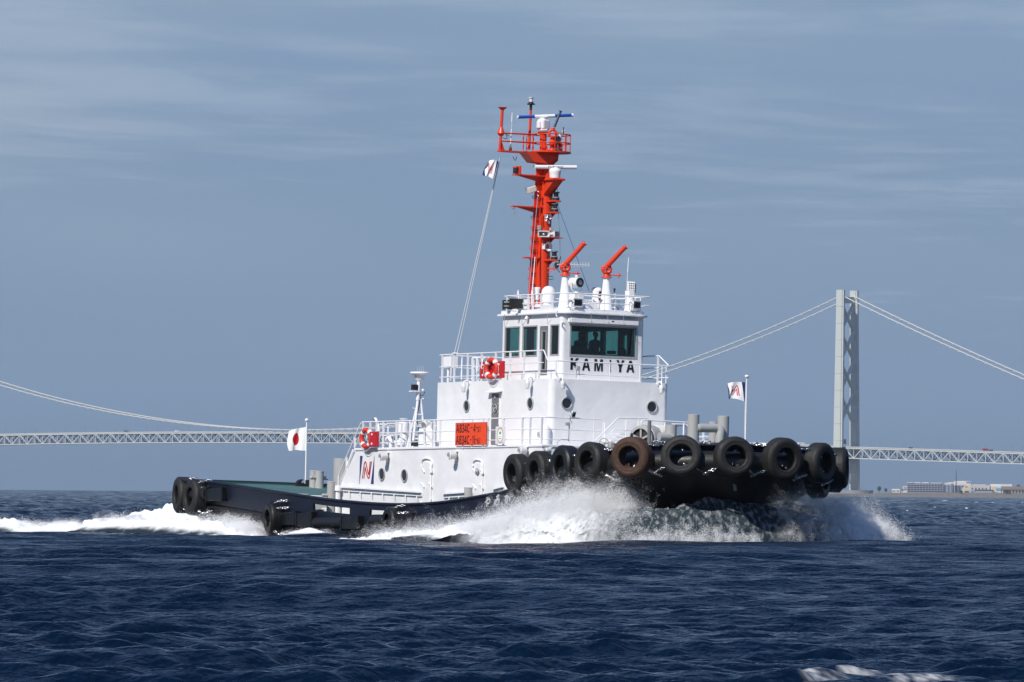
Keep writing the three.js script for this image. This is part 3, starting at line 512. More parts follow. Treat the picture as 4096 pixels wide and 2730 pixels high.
// ---- lower house: full length casing with a slanting after end
const TOP1 = 3.43;
{
  const aftTop = at(G2(380, 480), 'z', 3.75).x, aftLow = at(G2(185, 930), 'z', 3.75), xf = 1.8;
  mk('wall', [profileZ([[aftLow.x, deckY(aftLow.x) - 0.1], [xf, deckY(xf) - 0.2], [xf, TOP1 + 0.02], [aftTop, TOP1 - 0.03], [aftLow.x, aftLow.y]], -3.75, 3.75, 0.05)], M.white, white);
  mk('deck_edge', [rbox(aftTop - 0.02, xf + 0.04, TOP1 - 0.04, TOP1 + 0.05, 3.68, 3.79, 0.02), rbox(aftTop - 0.02, xf + 0.04, TOP1 - 0.04, TOP1 + 0.05, -3.79, -3.68, 0.02), rbox(xf - 0.05, xf + 0.04, TOP1 - 0.04, TOP1 + 0.05, -3.7, 3.7, 0.02)], M.whiteFine, white);
  // two weathertight doors
  for (const [pts, hingeTop] of [[[[1210, 690], [1208, 640], [1222, 600], [1250, 583], [1300, 583], [1328, 600], [1345, 640], [1332, 720], [1320, 1140]], 0], [[[1855, 680], [1852, 640], [1866, 612], [1895, 596], [1935, 600], [1962, 615], [1975, 650], [1975, 720], [1965, 1060]], 0]]) {
    const d = grp('door', tug), q = pts.map((p) => at(G2(...p), 'z', 3.78));
    mk('door_gutter', tube(q, 0.035, 60, 6), M.whiteFine, d);
    const x0 = q[0].x + 0.02, x1 = q[8].x + 0.02, y1 = q[3].y - 0.12, y0 = y1 - 1.75;
    mk('door_panel', profileZ(roundRect(x0 + 0.1, x1 - 0.1, y0, y1, 0.14), 3.74, 3.79, 0.012), M.white, d);
    for (const fy of [0.16, 0.55, 0.86]) for (const x of [x0 + 0.06, x1 - 0.1]) mk('door_dog', [bar([x, y0 + fy * 1.75, 3.80], [x + 0.22, y0 + fy * 1.75 - 0.14, 3.83], 0.03, 0.03), sph([x, y0 + fy * 1.75, 3.8], 0.045, 8, 6)], M.whiteFine, d);
    mk('hinge', [0.2, 0.8].map((f) => cyl([x1 + 0.02, y0 + f * 1.75 - 0.06, 3.82], [x1 + 0.02, y0 + f * 1.75 + 0.06, 3.82], 0.045)), M.whiteFine, d);
  }
  { const b = at(G2(1905, 740), 'z', 3.85); mk('alarm_bell', [sph(b, 0.08, 12, 8), ring(b, [0, 0, 1], 0.1, 0.02, 16, 6)], M.grey, white); }
  // gutters with hooks along the foot of the wall
  for (const [a, b, n] of [[[205, 938], [1196, 1005], 7], [[1472, 1025], [1830, 1000], 3], [[2100, 968], [2230, 935], 0]]) {
    const p = at(G2(...a), 'z', 3.86), q = at(G2(...b), 'z', 3.86), g = [bar(p, q, 0.09, 0.05), bar([p.x, p.y - 0.08, 3.80], [q.x, q.y - 0.08, 3.80], 0.03, 0.14)];
    for (let k = 0; k < n; k++) { const t = (k + 0.6) / n, c = p.clone().lerp(q, t); g.push(bar([c.x, c.y - 0.12, 3.80], [c.x + 0.06, c.y - 0.28, 3.88], 0.03, 0.03)); }
    mk('hose_rack', g, M.whiteFine, white);
  }
  // portholes
}
function porthole(parent, c, dir, r) {
  const o = grp('porthole', parent), d = P(dir);
  mk('rim', lathe([[r * 0.98, -0.03], [r * 1.22, -0.03], [r * 1.22, 0.035], [r * 1.12, 0.05], [r * 0.98, 0.035], [r * 0.94, -0.02], [r * 0.98, -0.03]], c, d, 32), M.silver, o);
  mk('glass', disc(P(c).clone().addScaledVector(d, 0.012), dir, r * 0.99, 32), M.lens, o);
  return o;
}
for (const p of [[716, 780], [999, 796]]) porthole(tug, at(G2(...p), 'z', 3.755).setZ(3.752), [0, 0, 1], 0.20);
// side floodlights on brackets
function bracketLight(parent, c, d, s = 1) {
  const o = grp('deck_light', parent), q = P(c), n = P(d), up = Y, side = n.clone().cross(up);
  const X = (a, b, e) => q.clone().addScaledVector(n, a * s).addScaledVector(up, b * s).addScaledVector(side, e * s);
  mk('bracket', [bar(X(0, 0.16, 0), X(0.22, 0.1, 0), 0.03, 0.18 * s), cyl(X(0, 0.15, 0.07), X(0, -0.3, 0.07), 0.035 * s), bar(X(0, -0.2, 0), X(0.16, 0.0, 0), 0.04, 0.04)], M.whiteFine, o);
  mk('lamp_housing', [cyl(X(0.12, 0.02, -0.05), X(0.36, -0.02, -0.10), 0.13 * s, 0.15 * s, 18), sph(X(0.16, 0.03, -0.05), 0.125 * s, 14, 8)], M.lamp, o);
  mk('lamp_glass', disc(X(0.362, -0.0205, -0.1003), X(0.36, -0.02, -0.10).sub(X(0.12, 0.02, -0.05)).toArray(), 0.125 * s, 20), M.lampGlass, o);
  mk('lamp_guard', [ring(X(0.37, -0.02, -0.1), n, 0.09 * s, 0.012, 16, 5), ring(X(0.37, -0.02, -0.1), n, 0.14 * s, 0.014, 18, 5)], M.whiteFine, o);
}
for (const p of [[790, 560], [1652, 545]]) bracketLight(tug, at(G2(...p), 'z', 3.77), [0, 0, 1]);
bracketLight(tug, at(G3(535, 355), 'z', 3.77), [0, 0, 1]); bracketLight(tug, at(G3(860, 352), 'z', 3.77), [0, 0, 1], 0.8);
// company mark beside the after portholes
function ribbon(pts, w, th, axis = 'z', z0 = 0) {
  const g = [];
  for (let i = 0; i < pts.length - 1; i++) { const a = pts[i], b = pts[i + 1]; g.push(bar(a, b, th + i * 0.0006, w, V3(0, 0, 1))); if (i) g.push(cyl([a.x, a.y, a.z - th / 2], [a.x, a.y, a.z + th / 2 - 0.0004], w / 2, w / 2, 10)); }
  return g;
}
{
  const o = grp('company_mark', tug), w = (u, v) => { const p = at(G2(u, v), 'z', 3.765); p.z = 3.758; return p; };
  const tri = (...q) => profileZ(q.map((c) => { const p = w(...c); return [p.x, p.y]; }), 3.7525, 3.7625);
  mk('blue_wedge', tri([427, 905], [468, 548], [437, 548]), M.logoBlue, o); mk('blue_wedge', tri([616, 545], [572, 899], [605, 903]), M.logoBlue, o);
  mk('red_stroke', ribbon([[464, 832], [478, 730], [490, 645], [497, 628], [505, 624], [512, 640], [528, 720], [541, 780], [548, 770], [556, 690], [564, 618]].map((p) => w(...p)), 0.05, 0.010), M.logoRed, o);
  mk('red_stroke', ribbon([[484, 832], [492, 765], [500, 690], [514, 750], [530, 812], [538, 826], [546, 826], [554, 810], [566, 720], [580, 618]].map((p) => w(...p)), 0.05, 0.0115), M.logoRed, o);
}
// bollards and fittings on the after deck
function bollard(p, r, h, arm = true, parent = tug) {
  const o = grp('bollard', parent), q = P(p);
  mk('post', lathe([[0, 0], [r * 1.25, 0], [r * 1.25, 0.04], [r, 0.05], [r, h - 0.04], [r * 1.08, h - 0.03], [r * 1.08, h], [0, h]], q, Y, 22), M.grey, o);
  if (arm) mk('cross_pin', [cyl([q.x - 0.01, q.y + h * 0.62, q.z - r * 2.1], [q.x - 0.01, q.y + h * 0.62, q.z + r * 2.1], r * 0.42, r * 0.42, 14), sph([q.x, q.y + h * 0.62, q.z + r * 2.1], r * 0.44, 12, 8)], M.grey, o);
}
{
  const b1 = at(F1(988, 575), 'x', -25.0), b2 = at(F1(1025, 578), 'x', -24.6);
  bollard(b1.setY(deckY(-25)), 0.17, 0.72, false); bollard(b2.setY(deckY(-24.6)), 0.17, 0.72, true);
  const b3 = at(F1(1100, 640), 'z', 4.2); bollard([b3.x, deckY(b3.x), 4.2], 0.15, b3.y + 0.66 - deckY(b3.x), true);
  const b4 = at(G2(1795, 1090), 'z', 4.3); bollard([b4.x, deckY(b4.x), 4.3], 0.15, at(G2(1795, 943), 'z', 4.3).y - deckY(b4.x), true);
  const b5 = at(F1(905, 610), 'z', 3.4); mk('capstan', lathe([[0, 0], [0.34, 0], [0.34, 0.1], [0.27, 0.3], [0.30, 0.62], [0.30, 0.70], [0, 0.70]].map(([r, h]) => [r, h]), [b5.x, b5.y - 0.68, 3.4], Y, 28), M.grey, tug);
  const h0 = at(F1(770, 608), 'z', 3.2), h1 = at(F1(985, 625), 'z', 3.2); mk('hatch_coaming', [rbox(h0.x, h1.x, h1.y - 0.6, h1.y + 0.05, 2.4, 3.25, 0.03)], M.whiteFine, tug);
  const h2 = at(F1(1065, 640), 'z', 3.9); mk('locker', rbox(h2.x - 1.0, h2.x + 0.9, h2.y - 0.8, h2.y + 0.06, 3.3, 3.85, 0.03), M.grey, tug);
  // tow hook
  mk('tow_hook', profileX([[1830, 330], [1830, 285], [1848, 252], [1880, 232], [1908, 229], [1913, 240], [1892, 252], [1883, 270], [1890, 288], [1912, 297], [1950, 297], [1966, 286], [1966, 240], [1985, 238], [2010, 266], [2022, 300], [2022, 338]].map((p) => { const c = at(G1(...p), 'x', -26.2); return [c.z, c.y]; }), -26.3, -26.1), M.blackPlastic, tug);
  // ensign staff
  const s0 = at(F1(937, 555), 'x', -26.4), s1 = at(F1(945, 140), 'x', -26.4), st = grp('ensign_staff', tug);
  mk('pole', cyl([s0.x, deckY(-26.4), s0.z], s1, 0.034, 0.026, 10), M.whiteFine, st); mk('finial', sph([s1.x, s1.y + 0.05, s1.z], 0.075, 14, 10), M.whiteFine, st);
  const v = at(F1(1150, 640), 'z', 3.9); mk('vent_post', [cyl([v.x, deckY(v.x), 3.95], [v.x, v.y + 0.35, 3.95], 0.11, 0.11, 14), cyl([v.x, v.y + 0.3, 3.95], [v.x, v.y + 0.5, 3.95], 0.17, 0.15, 16)], M.whiteFine, tug);
  const e = at(F1(1175, 470), 'z', -2.5); mk('exhaust_vent', [cyl([e.x, deckY(-16), e.z], [e.x, e.y + 0.55, e.z], 0.36, 0.36, 24)], M.grey, tug);
}
// freeing port fittings seen through the openings
{
  const c = at(F1(1035, 722), 'z', 4.2); mk('valve', [cyl([c.x, c.y - 0.5, 4.2], [c.x, c.y + 0.02, 4.2], 0.05), ring([c.x, c.y + 0.06, 4.2], [0, 1, 0], 0.11, 0.025, 16, 6), sph([c.x + 0.12, c.y - 0.08, 4.25], 0.07, 10, 8)], M.brown, tug);
  const b = at(F1(1110, 725), 'z', 3.95); mk('valve_box', rbox(b.x - 0.9, b.x + 0.35, b.y - 0.5, b.y + 0.16, 3.77, 3.95, 0.02), M.whiteFine, tug);
}
// side fenders: rubber logs between steel brackets
{
  const log = (xa, xb, y, r) => { const za = hullZ(xa, y) + r * 0.55, zb = hullZ(xb, y) + r * 0.55; mk('log_fender', [cyl([xa, y, za], [xb, y, zb], r, r, 22)], M.rubberBlack, tug); };
  const bracket = (x, y, len, h) => {
    const z = hullZ(x, y), o = grp('fender_bracket', tug);
    mk('bracket_box', profileZ([[x - len / 2, y - h / 2], [x + len / 2, y - h / 2], [x + len / 2, y + h / 2], [x - len / 2, y + h * 0.36]], z - 0.15, z + 0.28, 0.03), M.black, o);
    mk('bracket_rib', [box(x - len / 2 - 0.03, x - len / 2 + 0.02, y - h * 0.56, y + h * 0.44, z - 0.1, z + 0.31), ring([x - len / 2 - 0.03, y - 0.02, z + 0.12], [-1, 0, 0], h * 0.2, 0.035, 22, 7), cyl([x - len / 2 - 0.04, y - 0.02, z + 0.12], [x - len / 2 + 0.1, y - 0.02, z + 0.12], h * 0.17, h * 0.17, 18)], M.blackPlastic, o);
  };
  const c1 = atHull(F1(850, 765)), c2 = atHull(F1(1260, 795)), c3 = atHull(G2(1060, 1355)), c0 = atHull(F1(385, 610));
  bracket(c1.x, c1.y, 1.4, 0.52); bracket(c1.x + 1.5, c1.y - 0.05, 1.2, 0.58); bracket(c2.x, c2.y, 1.3, 0.5); bracket(c3.x, c3.y, 1.3, 0.5); bracket(c0.x, c0.y, 1.3, 0.52);
  log(c2.x - 3.0, c2.x - 0.7, c2.y, 0.21); log(c1.x - 2.2, c1.x - 0.8, c1.y, 0.21); log(c0.x - 2.4, c0.x - 0.75, c0.y + 0.03, 0.26); log(c3.x - 2.6, c3.x - 0.7, c3.y, 0.21);
  mk('bump_rail', tube(Array.from({ length: 60 }, (_, i) => { const t = lerp(0.2, 0.66, i / 59), p = hullPoint(t, (x, s) => s - 0.95); return p.setZ(p.z + 0.02); }), 0.06, 180, 6), M.black, tug);
}
// bow fender log that the tyres hang against, and the spray strake
{
  const pts = []; for (let i = 0; i <= 90; i++) { const t = lerp(0.6, 1, i / 90), a = deckLine.getPoint(t), d = deckLine.getTangent(t); pts.push(V3(a.x + -d.z * -1 * 0 + Math.max(0, -d.z) * 0.26, sheer(a.x) - 0.62, a.z + d.x * 0.26)); }
  const all = [...pts, ...pts.slice(0, -1).reverse().map((p) => V3(p.x, p.y, -p.z))];
  mk('bow_fender', tube(all, 0.40, 360, 20), M.rubberBlack, tug);
  const a = at(G4(1410, 1055), 'x', 9.9), b = at(G4(1882, 944), 'x', 8.4);
  mk('spray_strake', [bar([a.x, a.y, a.z], [b.x, b.y, b.z], 0.02, 0.14, V3(1, 0, 0.2)), bar([a.x, a.y + 0.03, a.z], [b.x, b.y + 0.1, b.z], 0.26, 0.03, V3(0.3, 1, 0))], M.silver, tug);
  mk('draught_mark', profileX([[-0.06, -0.12], [0.06, -0.12], [0.1, 0.12], [-0.02, 0.12]], 0, 0.01).translate(...(() => { const p = at(G4(946, 972), 'x', 10.35); return [p.x, p.y, p.z]; })()), M.silver, tug);
}
// ---------------------------------------------------------------- deckhouse and wheelhouse
const rounded = (x0, x1, hw, r, n = 8, ra = 0.04) => {                // outline in (x, z) with round forward corners
  const o = []; o.push([x0, -hw]); for (let i = 0; i <= n; i++) { const t = -Math.PI / 2 + i / n * Math.PI / 2; o.push([x1 - r + r * Math.cos(t), -hw + r + r * Math.sin(t)]); }
  for (let i = 0; i <= n; i++) { const t = i / n * Math.PI / 2; o.push([x1 - r + r * Math.cos(t), hw - r + r * Math.sin(t)]); } o.push([x0, hw]); return o;
};
const house = grp('deckhouse', tug), HW = 2.456, TOP2 = 5.9, AFT2 = -8.485;
mk('wall', [plan(rounded(AFT2, 0, HW, 0.22), TOP1, TOP2)], M.white, house);
for (const p of [[376, 1066], [947, 1042]]) porthole(tug, at(F3(...p), 'z', HW + 0.001), [0, 0, 1], 0.185);
for (const p of [[1268, 1040], [2032, 1073]]) porthole(tug, at(F3(...p), 'x', 0.001), [1, 0, 0], 0.185);
{                                                                     // grey door in the starboard side with its drip hood
  const a = at(F3(595, 1375), 'z', HW), b = at(F3(670, 950), 'z', HW), o = grp('door', tug);
  mk('door_panel', profileZ(roundRect(a.x, b.x, TOP1 + 0.12, b.y, 0.08), HW - 0.02, HW + 0.035, 0.012), M.greyDark, o);
  mk('door_frame', profileZ(roundRect(a.x - 0.06, b.x + 0.06, TOP1 + 0.06, b.y + 0.06, 0.1), HW - 0.02, HW + 0.025, 0.01), M.whiteFine, o);
  const h = at(F3(632, 938), 'z', HW + 0.1); mk('door_hood', profileX([[HW, h.y + 0.1], [HW + 0.22, h.y + 0.0], [HW + 0.22, h.y - 0.03], [HW, h.y + 0.02]], a.x - 0.2, b.x + 0.2), M.whiteFine, o);
  const w = at(F3(626, 1085), 'z', HW + 0.06), q = at(F3(626, 988), 'z', HW + 0.05);
  mk('door_wheel', [ring(w, [0, 0, 1], 0.13, 0.022, 20, 6), cyl([w.x, w.y, HW], [w.x, w.y, HW + 0.09], 0.05), sph([q.x, q.y, HW + 0.03], 0.06, 10, 8)], M.silver, o);
  mk('door_dog', [[-0.22, 0.15], [0.22, 0.15], [-0.22, -0.15], [0.22, -0.15], [0.25, 0.5], [0.25, -0.6]].map(([x, y]) => sph([w.x + x, w.y + y, HW + 0.04], 0.035, 8, 6)), M.silver, o);
}
function pendant(parent, c, d) {                                      // lamp hanging from a short gooseneck
  const o = grp('wall_lamp', parent), q = P(c), n = P(d), X = (a, b) => q.clone().addScaledVector(n, a).add(V3(0, b, 0));
  mk('gooseneck', [tube([X(0, 0.1), X(0.12, 0.17), X(0.24, 0.12), X(0.25, 0)], 0.032, 16, 8), cyl(X(-0.01, 0.1), X(0.03, 0.1), 0.07)], M.whiteFine, o);
  mk('lamp_body', lathe([[0, 0.02], [0.085, 0.02], [0.09, -0.1], [0.075, -0.12], [0.07, -0.24], [0.05, -0.28], [0, -0.28]], X(0.25, 0.02), Y, 18), M.lamp, o);
}
for (const p of [[400, 880], [974, 850]]) pendant(tug, at(F3(...p), 'z', HW), [0, 0, 1]);
for (const p of [[1205, 850], [2090, 890]]) pendant(tug, at(F3(...p), 'x', 0), [1, 0, 0]);
// vent cowl and floodlight by the forward starboard corner
{
  const c = at(F3(1018, 1320), 'z', 2.85), o = grp('fire_hose_box', tug);
  mk('cover', [lathe([[0, 0.32], [0.1, 0.3], [0.19, 0.18], [0.2, 0], [0.19, -0.4]], [c.x, c.y + 0.05, HW + 0.12], Y, 20)], M.whiteFine, o); mk('valve', [ring([c.x - 0.15, c.y, HW + 0.3], [0, 0, 1], 0.09, 0.02, 14, 6), cyl([c.x - 0.15, c.y, HW + 0.1], [c.x - 0.15, c.y, HW + 0.34], 0.03), cyl([c.x - 0.15, TOP1, HW + 0.16], [c.x - 0.15, c.y, HW + 0.16], 0.025)], M.grey, o);
}
// ---- wheelhouse
const WH = grp('wheelhouse', tug), WZ = 1.722, WX = -0.603, WA = at(F3(696, 450), 'z', WZ).x, WT = 8.28, CR = 0.15;
const sideQ = (u, v) => { const p = at(F3(u, v), 'z', WZ); return [p.x, p.y]; }, frontQ = (u, v) => { const p = at(F3(u, v), 'x', WX); return [p.z, p.y]; };
const yb = 6.80, yt = 7.86;
const sideWins = [[718, 847], [878, 1004], [1127, 1209]].map(([a, b]) => [sideQ(a, 480)[0], Math.min(WX - CR - 0.04, sideQ(b, 480)[0])]), dr = [sideQ(1026, 480)[0], sideQ(1101, 480)[0]], dy0 = sideQ(1060, 790)[1], dy1 = sideQ(1060, 348)[1];
const fw = [frontQ(1304, 470)[0], frontQ(1893, 500)[0]], fy0 = frontQ(1600, 617)[1], fy1 = frontQ(1600, 358)[1] + 0.02;
const rect = (x0, x1, y0, y1) => [[x0, y0], [x0, y1], [x1, y1], [x1, y0]];
{
  const th = 0.07, xf = WX - CR;
  for (const s of [1, -1]) {
    const holes = [...sideWins.map(([a, b]) => rect(a, b, yb, yt)), rect(dr[0], dr[1], dy0, dy1)];
    const z0 = s > 0 ? WZ - th : -WZ, z1 = z0 + th;
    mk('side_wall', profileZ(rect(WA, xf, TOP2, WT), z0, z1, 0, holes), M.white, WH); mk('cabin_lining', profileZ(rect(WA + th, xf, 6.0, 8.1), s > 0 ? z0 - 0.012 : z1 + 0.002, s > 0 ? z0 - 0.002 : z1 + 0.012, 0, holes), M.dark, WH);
    for (const [a, b] of sideWins) {
      const o = grp('window', tug), z = s * (WZ - 0.03);
      mk('window_frame', profileZ(rect(a - 0.035, b + 0.035, yb - 0.035, yt + 0.035), s > 0 ? WZ - 0.05 : -WZ - 0.015, s > 0 ? WZ + 0.015 : -WZ + 0.05, 0, [rect(a + 0.015, b - 0.015, yb + 0.015, yt - 0.015)]), M.silver, o);
      mk('pane', new THREE.PlaneGeometry(b - a, yt - yb).translate((a + b) / 2, (yb + yt) / 2, z), M.glass, o);
    }
    const d = grp('sliding_door', tug), dz = s > 0 ? WZ - 0.05 : -WZ + 0.01, wx0 = lerp(dr[0], dr[1], 0.28), wx1 = lerp(dr[0], dr[1], 0.74), wy0 = dy0 + (dy1 - dy0) * 0.12, wy1 = dy0 + (dy1 - dy0) * 0.89;
    mk('door_leaf', profileZ(rect(dr[0] + 0.004, dr[1] - 0.004, dy0 + 0.004, dy1 - 0.004), dz, dz + 0.04, 0, [rect(wx0, wx1, wy0, wy1)]), M.greyDark, d);
    mk('door_window_frame', profileZ(rect(wx0 - 0.03, wx1 + 0.03, wy0 - 0.03, wy1 + 0.03), dz - 0.01, dz + 0.055, 0, [rect(wx0 + 0.004, wx1 - 0.004, wy0 + 0.004, wy1 - 0.004)]), M.silver, d);
    mk('pane', new THREE.PlaneGeometry(wx1 - wx0, wy1 - wy0).translate((wx0 + wx1) / 2, (wy0 + wy1) / 2, dz + 0.02), M.glass, d);
    // round corner post
    const arc = []; for (let i = 0; i <= 10; i++) { const t = i / 10 * Math.PI / 2; arc.push([xf + CR * Math.cos(t), s * (WZ - CR + CR * Math.sin(t))]); } for (let i = 10; i >= 0; i--) { const t = i / 10 * Math.PI / 2; arc.push([xf + (CR - th) * Math.cos(t), s * (WZ - CR + (CR - th) * Math.sin(t))]); }
    mk('corner_post', plan(s > 0 ? arc : arc, TOP2, WT), M.white, WH);
  }
  const zf = WZ - CR;
  mk('front_wall', profileX(rect(-zf, zf, TOP2, WT), WX - th, WX, [rect(fw[1], fw[0], fy0, fy1)]), M.white, WH);
  const o = grp('window', tug);
  mk('window_frame', profileX(rect(fw[1] - 0.04, fw[0] + 0.04, fy0 - 0.05, fy1 + 0.04), WX - 0.05, WX + 0.02, [rect(fw[1] + 0.015, fw[0] - 0.015, fy0 + 0.015, fy1 - 0.015)]), M.silver, o);
  mk('pane', new THREE.PlaneGeometry(fw[0] - fw[1], fy1 - fy0).rotateY(Math.PI / 2).translate(WX - 0.025, (fy0 + fy1) / 2, (fw[0] + fw[1]) / 2), M.glass, o);
  const bz = [[-1.45, -0.55], [-0.25, 0.45], [0.75, 1.45]];
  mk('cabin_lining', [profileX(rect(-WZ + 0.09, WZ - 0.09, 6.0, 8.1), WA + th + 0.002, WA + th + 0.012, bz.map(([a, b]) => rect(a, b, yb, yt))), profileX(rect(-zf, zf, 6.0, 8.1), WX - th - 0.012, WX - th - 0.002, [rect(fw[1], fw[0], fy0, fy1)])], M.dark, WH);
  mk('back_wall', profileX(rect(-WZ + th, WZ - th, TOP2, WT), WA, WA + th, bz.map(([a, b]) => rect(a, b, yb, yt))), M.white, WH);
  for (const [a, b] of bz) { const w = grp('window', tug); mk('pane', new THREE.PlaneGeometry(b - a, yt - yb).rotateY(Math.PI / 2).translate(WA + 0.03, (yb + yt) / 2, (a + b) / 2), M.glass, w); }
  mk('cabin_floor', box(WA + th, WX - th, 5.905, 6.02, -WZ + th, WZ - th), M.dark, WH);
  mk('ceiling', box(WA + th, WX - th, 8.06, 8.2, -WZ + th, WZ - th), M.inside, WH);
  const q = (u, v, x) => at(H7(u, v), 'x', x);
  // consoles seen through the front window
  const c1 = q(400, 860, -1.0), c2 = q(620, 650, -1.2), c3 = q(660, 725, -1.2), c4 = q(800, 725, -1.2);
  mk('console', [rbox(-1.35, -0.75, 6.02, c1.y + 0.02, -1.3, 1.4, 0.03), rbox(-1.35, -1.05, c1.y, c2.y, c2.z, 1.45, 0.03), rbox(-1.35, -1.05, c1.y, c3.y, c4.z, c3.z, 0.03), (() => { const a = q(1265, 762, -1.4), b = q(1390, 860, -1.4); return rbox(-1.6, -1.25, b.y, a.y, b.z, a.z, 0.03); })(), (() => { const a = q(1600, 810, -1.2); return sph(a, 0.17, 16, 10).scale(1, 1, 1); })(), rbox(-1.15, -0.8, 6.3, q(1785, 870, -0.9).y, q(1865, 870, -0.9).z, q(1785, 870, -0.9).z, 0.02)], M.dark, WH);
  { const a = q(655, 500, -1.2), b = q(730, 715, -1.2); mk('gooseneck_microphone', [tube([b, b.clone().lerp(a, 0.5).add(V3(0, 0.02, 0)), a], 0.012, 12, 6), cyl(a, a.clone().add(V3(0, -0.09, -0.025)), 0.025, 0.03, 10)], M.blackPlastic, WH); }
  mk('chart_cabinet', [rbox(WA + 0.08, WA + 0.5, 6.02, 8.0, -0.2, 0.1, 0.02), rbox(WA + 0.1, WA + 0.7, 6.02, 6.9, -1.6, 1.6, 0.02)], M.inside, WH);
  // wipers
  for (const [a, b, c] of [[[452, 110], [437, 260], [410, 500]], [[1920, 180], [1900, 330], [1840, 860]]]) { const p = a && q(a[0], a[1], WX + 0.05), r = q(b[0], b[1], WX + 0.05), s = q(c[0], c[1], WX + 0.04); mk('wiper', [cyl(p, r, 0.014, 0.014, 6), cyl(r, s, 0.011, 0.011, 6), sph(r, 0.02, 8, 6), sph(s, 0.02, 8, 6)], M.blackPlastic, WH); }
}
// wiper motor housing over the front window
{
  const xb = WX + 0.21, ty = at(F3(1610, 287), 'x', xb).y, by = at(F3(1610, 328), 'x', xb).y, a = at(F3(1312, 290), 'x', xb), b = at(F3(1917, 320), 'x', xb), n = grp('wiper_housing', tug); a.y = ty; b.y = by;
  mk('casing', [rbox(WX - 0.005, xb, by, ty, b.z, a.z, 0.012), rbox(WX + 0.05, xb - 0.02, by + 0.01, ty - 0.02, a.z, a.z + 0.06, 0.01)], M.whiteFine, n);
  const g = []; for (let i = 0; i < 26; i++) { const t = (i + 0.5) / 26; if (i % 6 < 2) g.push(cyl([xb - 0.002, ty - 0.05, lerp(a.z, b.z, t)], [xb + 0.004, ty - 0.05, lerp(a.z, b.z, t)], 0.01, 0.01, 6), cyl([xb - 0.002, by + 0.04, lerp(a.z, b.z, t)], [xb + 0.004, by + 0.04, lerp(a.z, b.z, t)], 0.01, 0.01, 6)); }
  mk('rivet', g, M.greyDark, n); const m = at(F3(1685, 307), 'x', xb); mk('access_plate', rbox(xb - 0.01, xb + 0.006, m.y - 0.02, m.y + 0.02, m.z - 0.05, m.z + 0.05, 0.005), M.blackPlastic, n);
}
// ship's name
{
  const font = await new FontLoader().loadAsync('fonts/droid/droid_sans_bold.typeface.json'), o = grp('name_lettering', tug);
  const put = (ch, x0, x1, y0, y1) => {
    const g = new TextGeometry(ch, { font, size: 1, depth: 1, curveSegments: 6, bevelEnabled: false }); g.computeBoundingBox(); const b = g.boundingBox;
    const a = at(H7(x0, y1), 'x', WX), c = at(H7(x1, y0), 'x', WX), ym = Math.min(a.y, c.y);
    g.translate(-b.min.x, -b.min.y, 0).scale(Math.abs(c.z - a.z) / (b.max.x - b.min.x), (at(H7((x0 + x1) / 2, y0), 'x', WX).y - at(H7((x0 + x1) / 2, y1), 'x', WX).y) / (b.max.y - b.min.y), 0.012);
    g.applyMatrix4(new THREE.Matrix4().makeBasis(V3(0, 0, -1), V3(0, 1, 0), V3(1, 0, 0))).translate(WX + 0.001, at(H7((x0 + x1) / 2, y1), 'x', WX).y, a.z);
    mk('letter', g, M.letter, o);
  };
  put('K', 210, 438, 962, 1280); put('A', 525, 745, 980, 1300); put('M', 852, 1085, 993, 1318); put('I', 1262, 1305, 1012, 1330); put('Y', 1442, 1662, 1020, 1345); put('A', 1716, 1936, 1036, 1352);
  // the name again in kana on the bow
  const K = frame(1920, 1960, 140 / 2353), w = (u, v) => { const p = atHull(K(u, v), 0.03); return p; };
  const kana = [
    [[[345, 860], [440, 780], [520, 700], [620, 640], [670, 690], [660, 800], [610, 920], [560, 950], [530, 905]], [[490, 500], [475, 700], [465, 900], [455, 1130]], [[615, 515], [600, 610]]],
    [[[1115, 480], [1190, 430], [1265, 355], [1270, 430], [1200, 570], [1100, 800], [1010, 980], [980, 1000], [975, 880], [1030, 740], [1120, 680], [1230, 690], [1325, 730]], [[1285, 545], [1290, 700], [1240, 900], [1180, 1010], [1090, 1045]]],
    [[[1690, 500], [1770, 430], [1865, 450], [1860, 600], [1820, 780], [1760, 890], [1740, 820]], [[1775, 420], [1740, 600], [1690, 780]], [[1970, 470], [1995, 590], [1985, 710]]],
  ];
  for (const strokes of kana) mk('kana_letter', strokes.map((s) => tube(s.map((p) => w(...p)), 0.027, s.length * 8, 6)), M.white, o);
}
// ---- roof and its gear
const ROOF = 8.30, roof = grp('wheelhouse_roof', tug), RX = -0.30, RA = -5.12, RH = 1.88;
mk('roof_slab', [plan(rounded(RA, RX, RH, 0.55, 10), ROOF - 0.03, ROOF + 0.05, 0.02), plan(rounded(RA + 0.1, RX - 0.12, RH - 0.1, 0.5, 10), ROOF + 0.05, ROOF + 0.17, 0.02), plan(rounded(WA + 0.01, WX - 0.01, WZ - 0.01, CR, 8), WT - 0.002, ROOF - 0.03)], M.white, roof);
const RY = ROOF + 0.17;
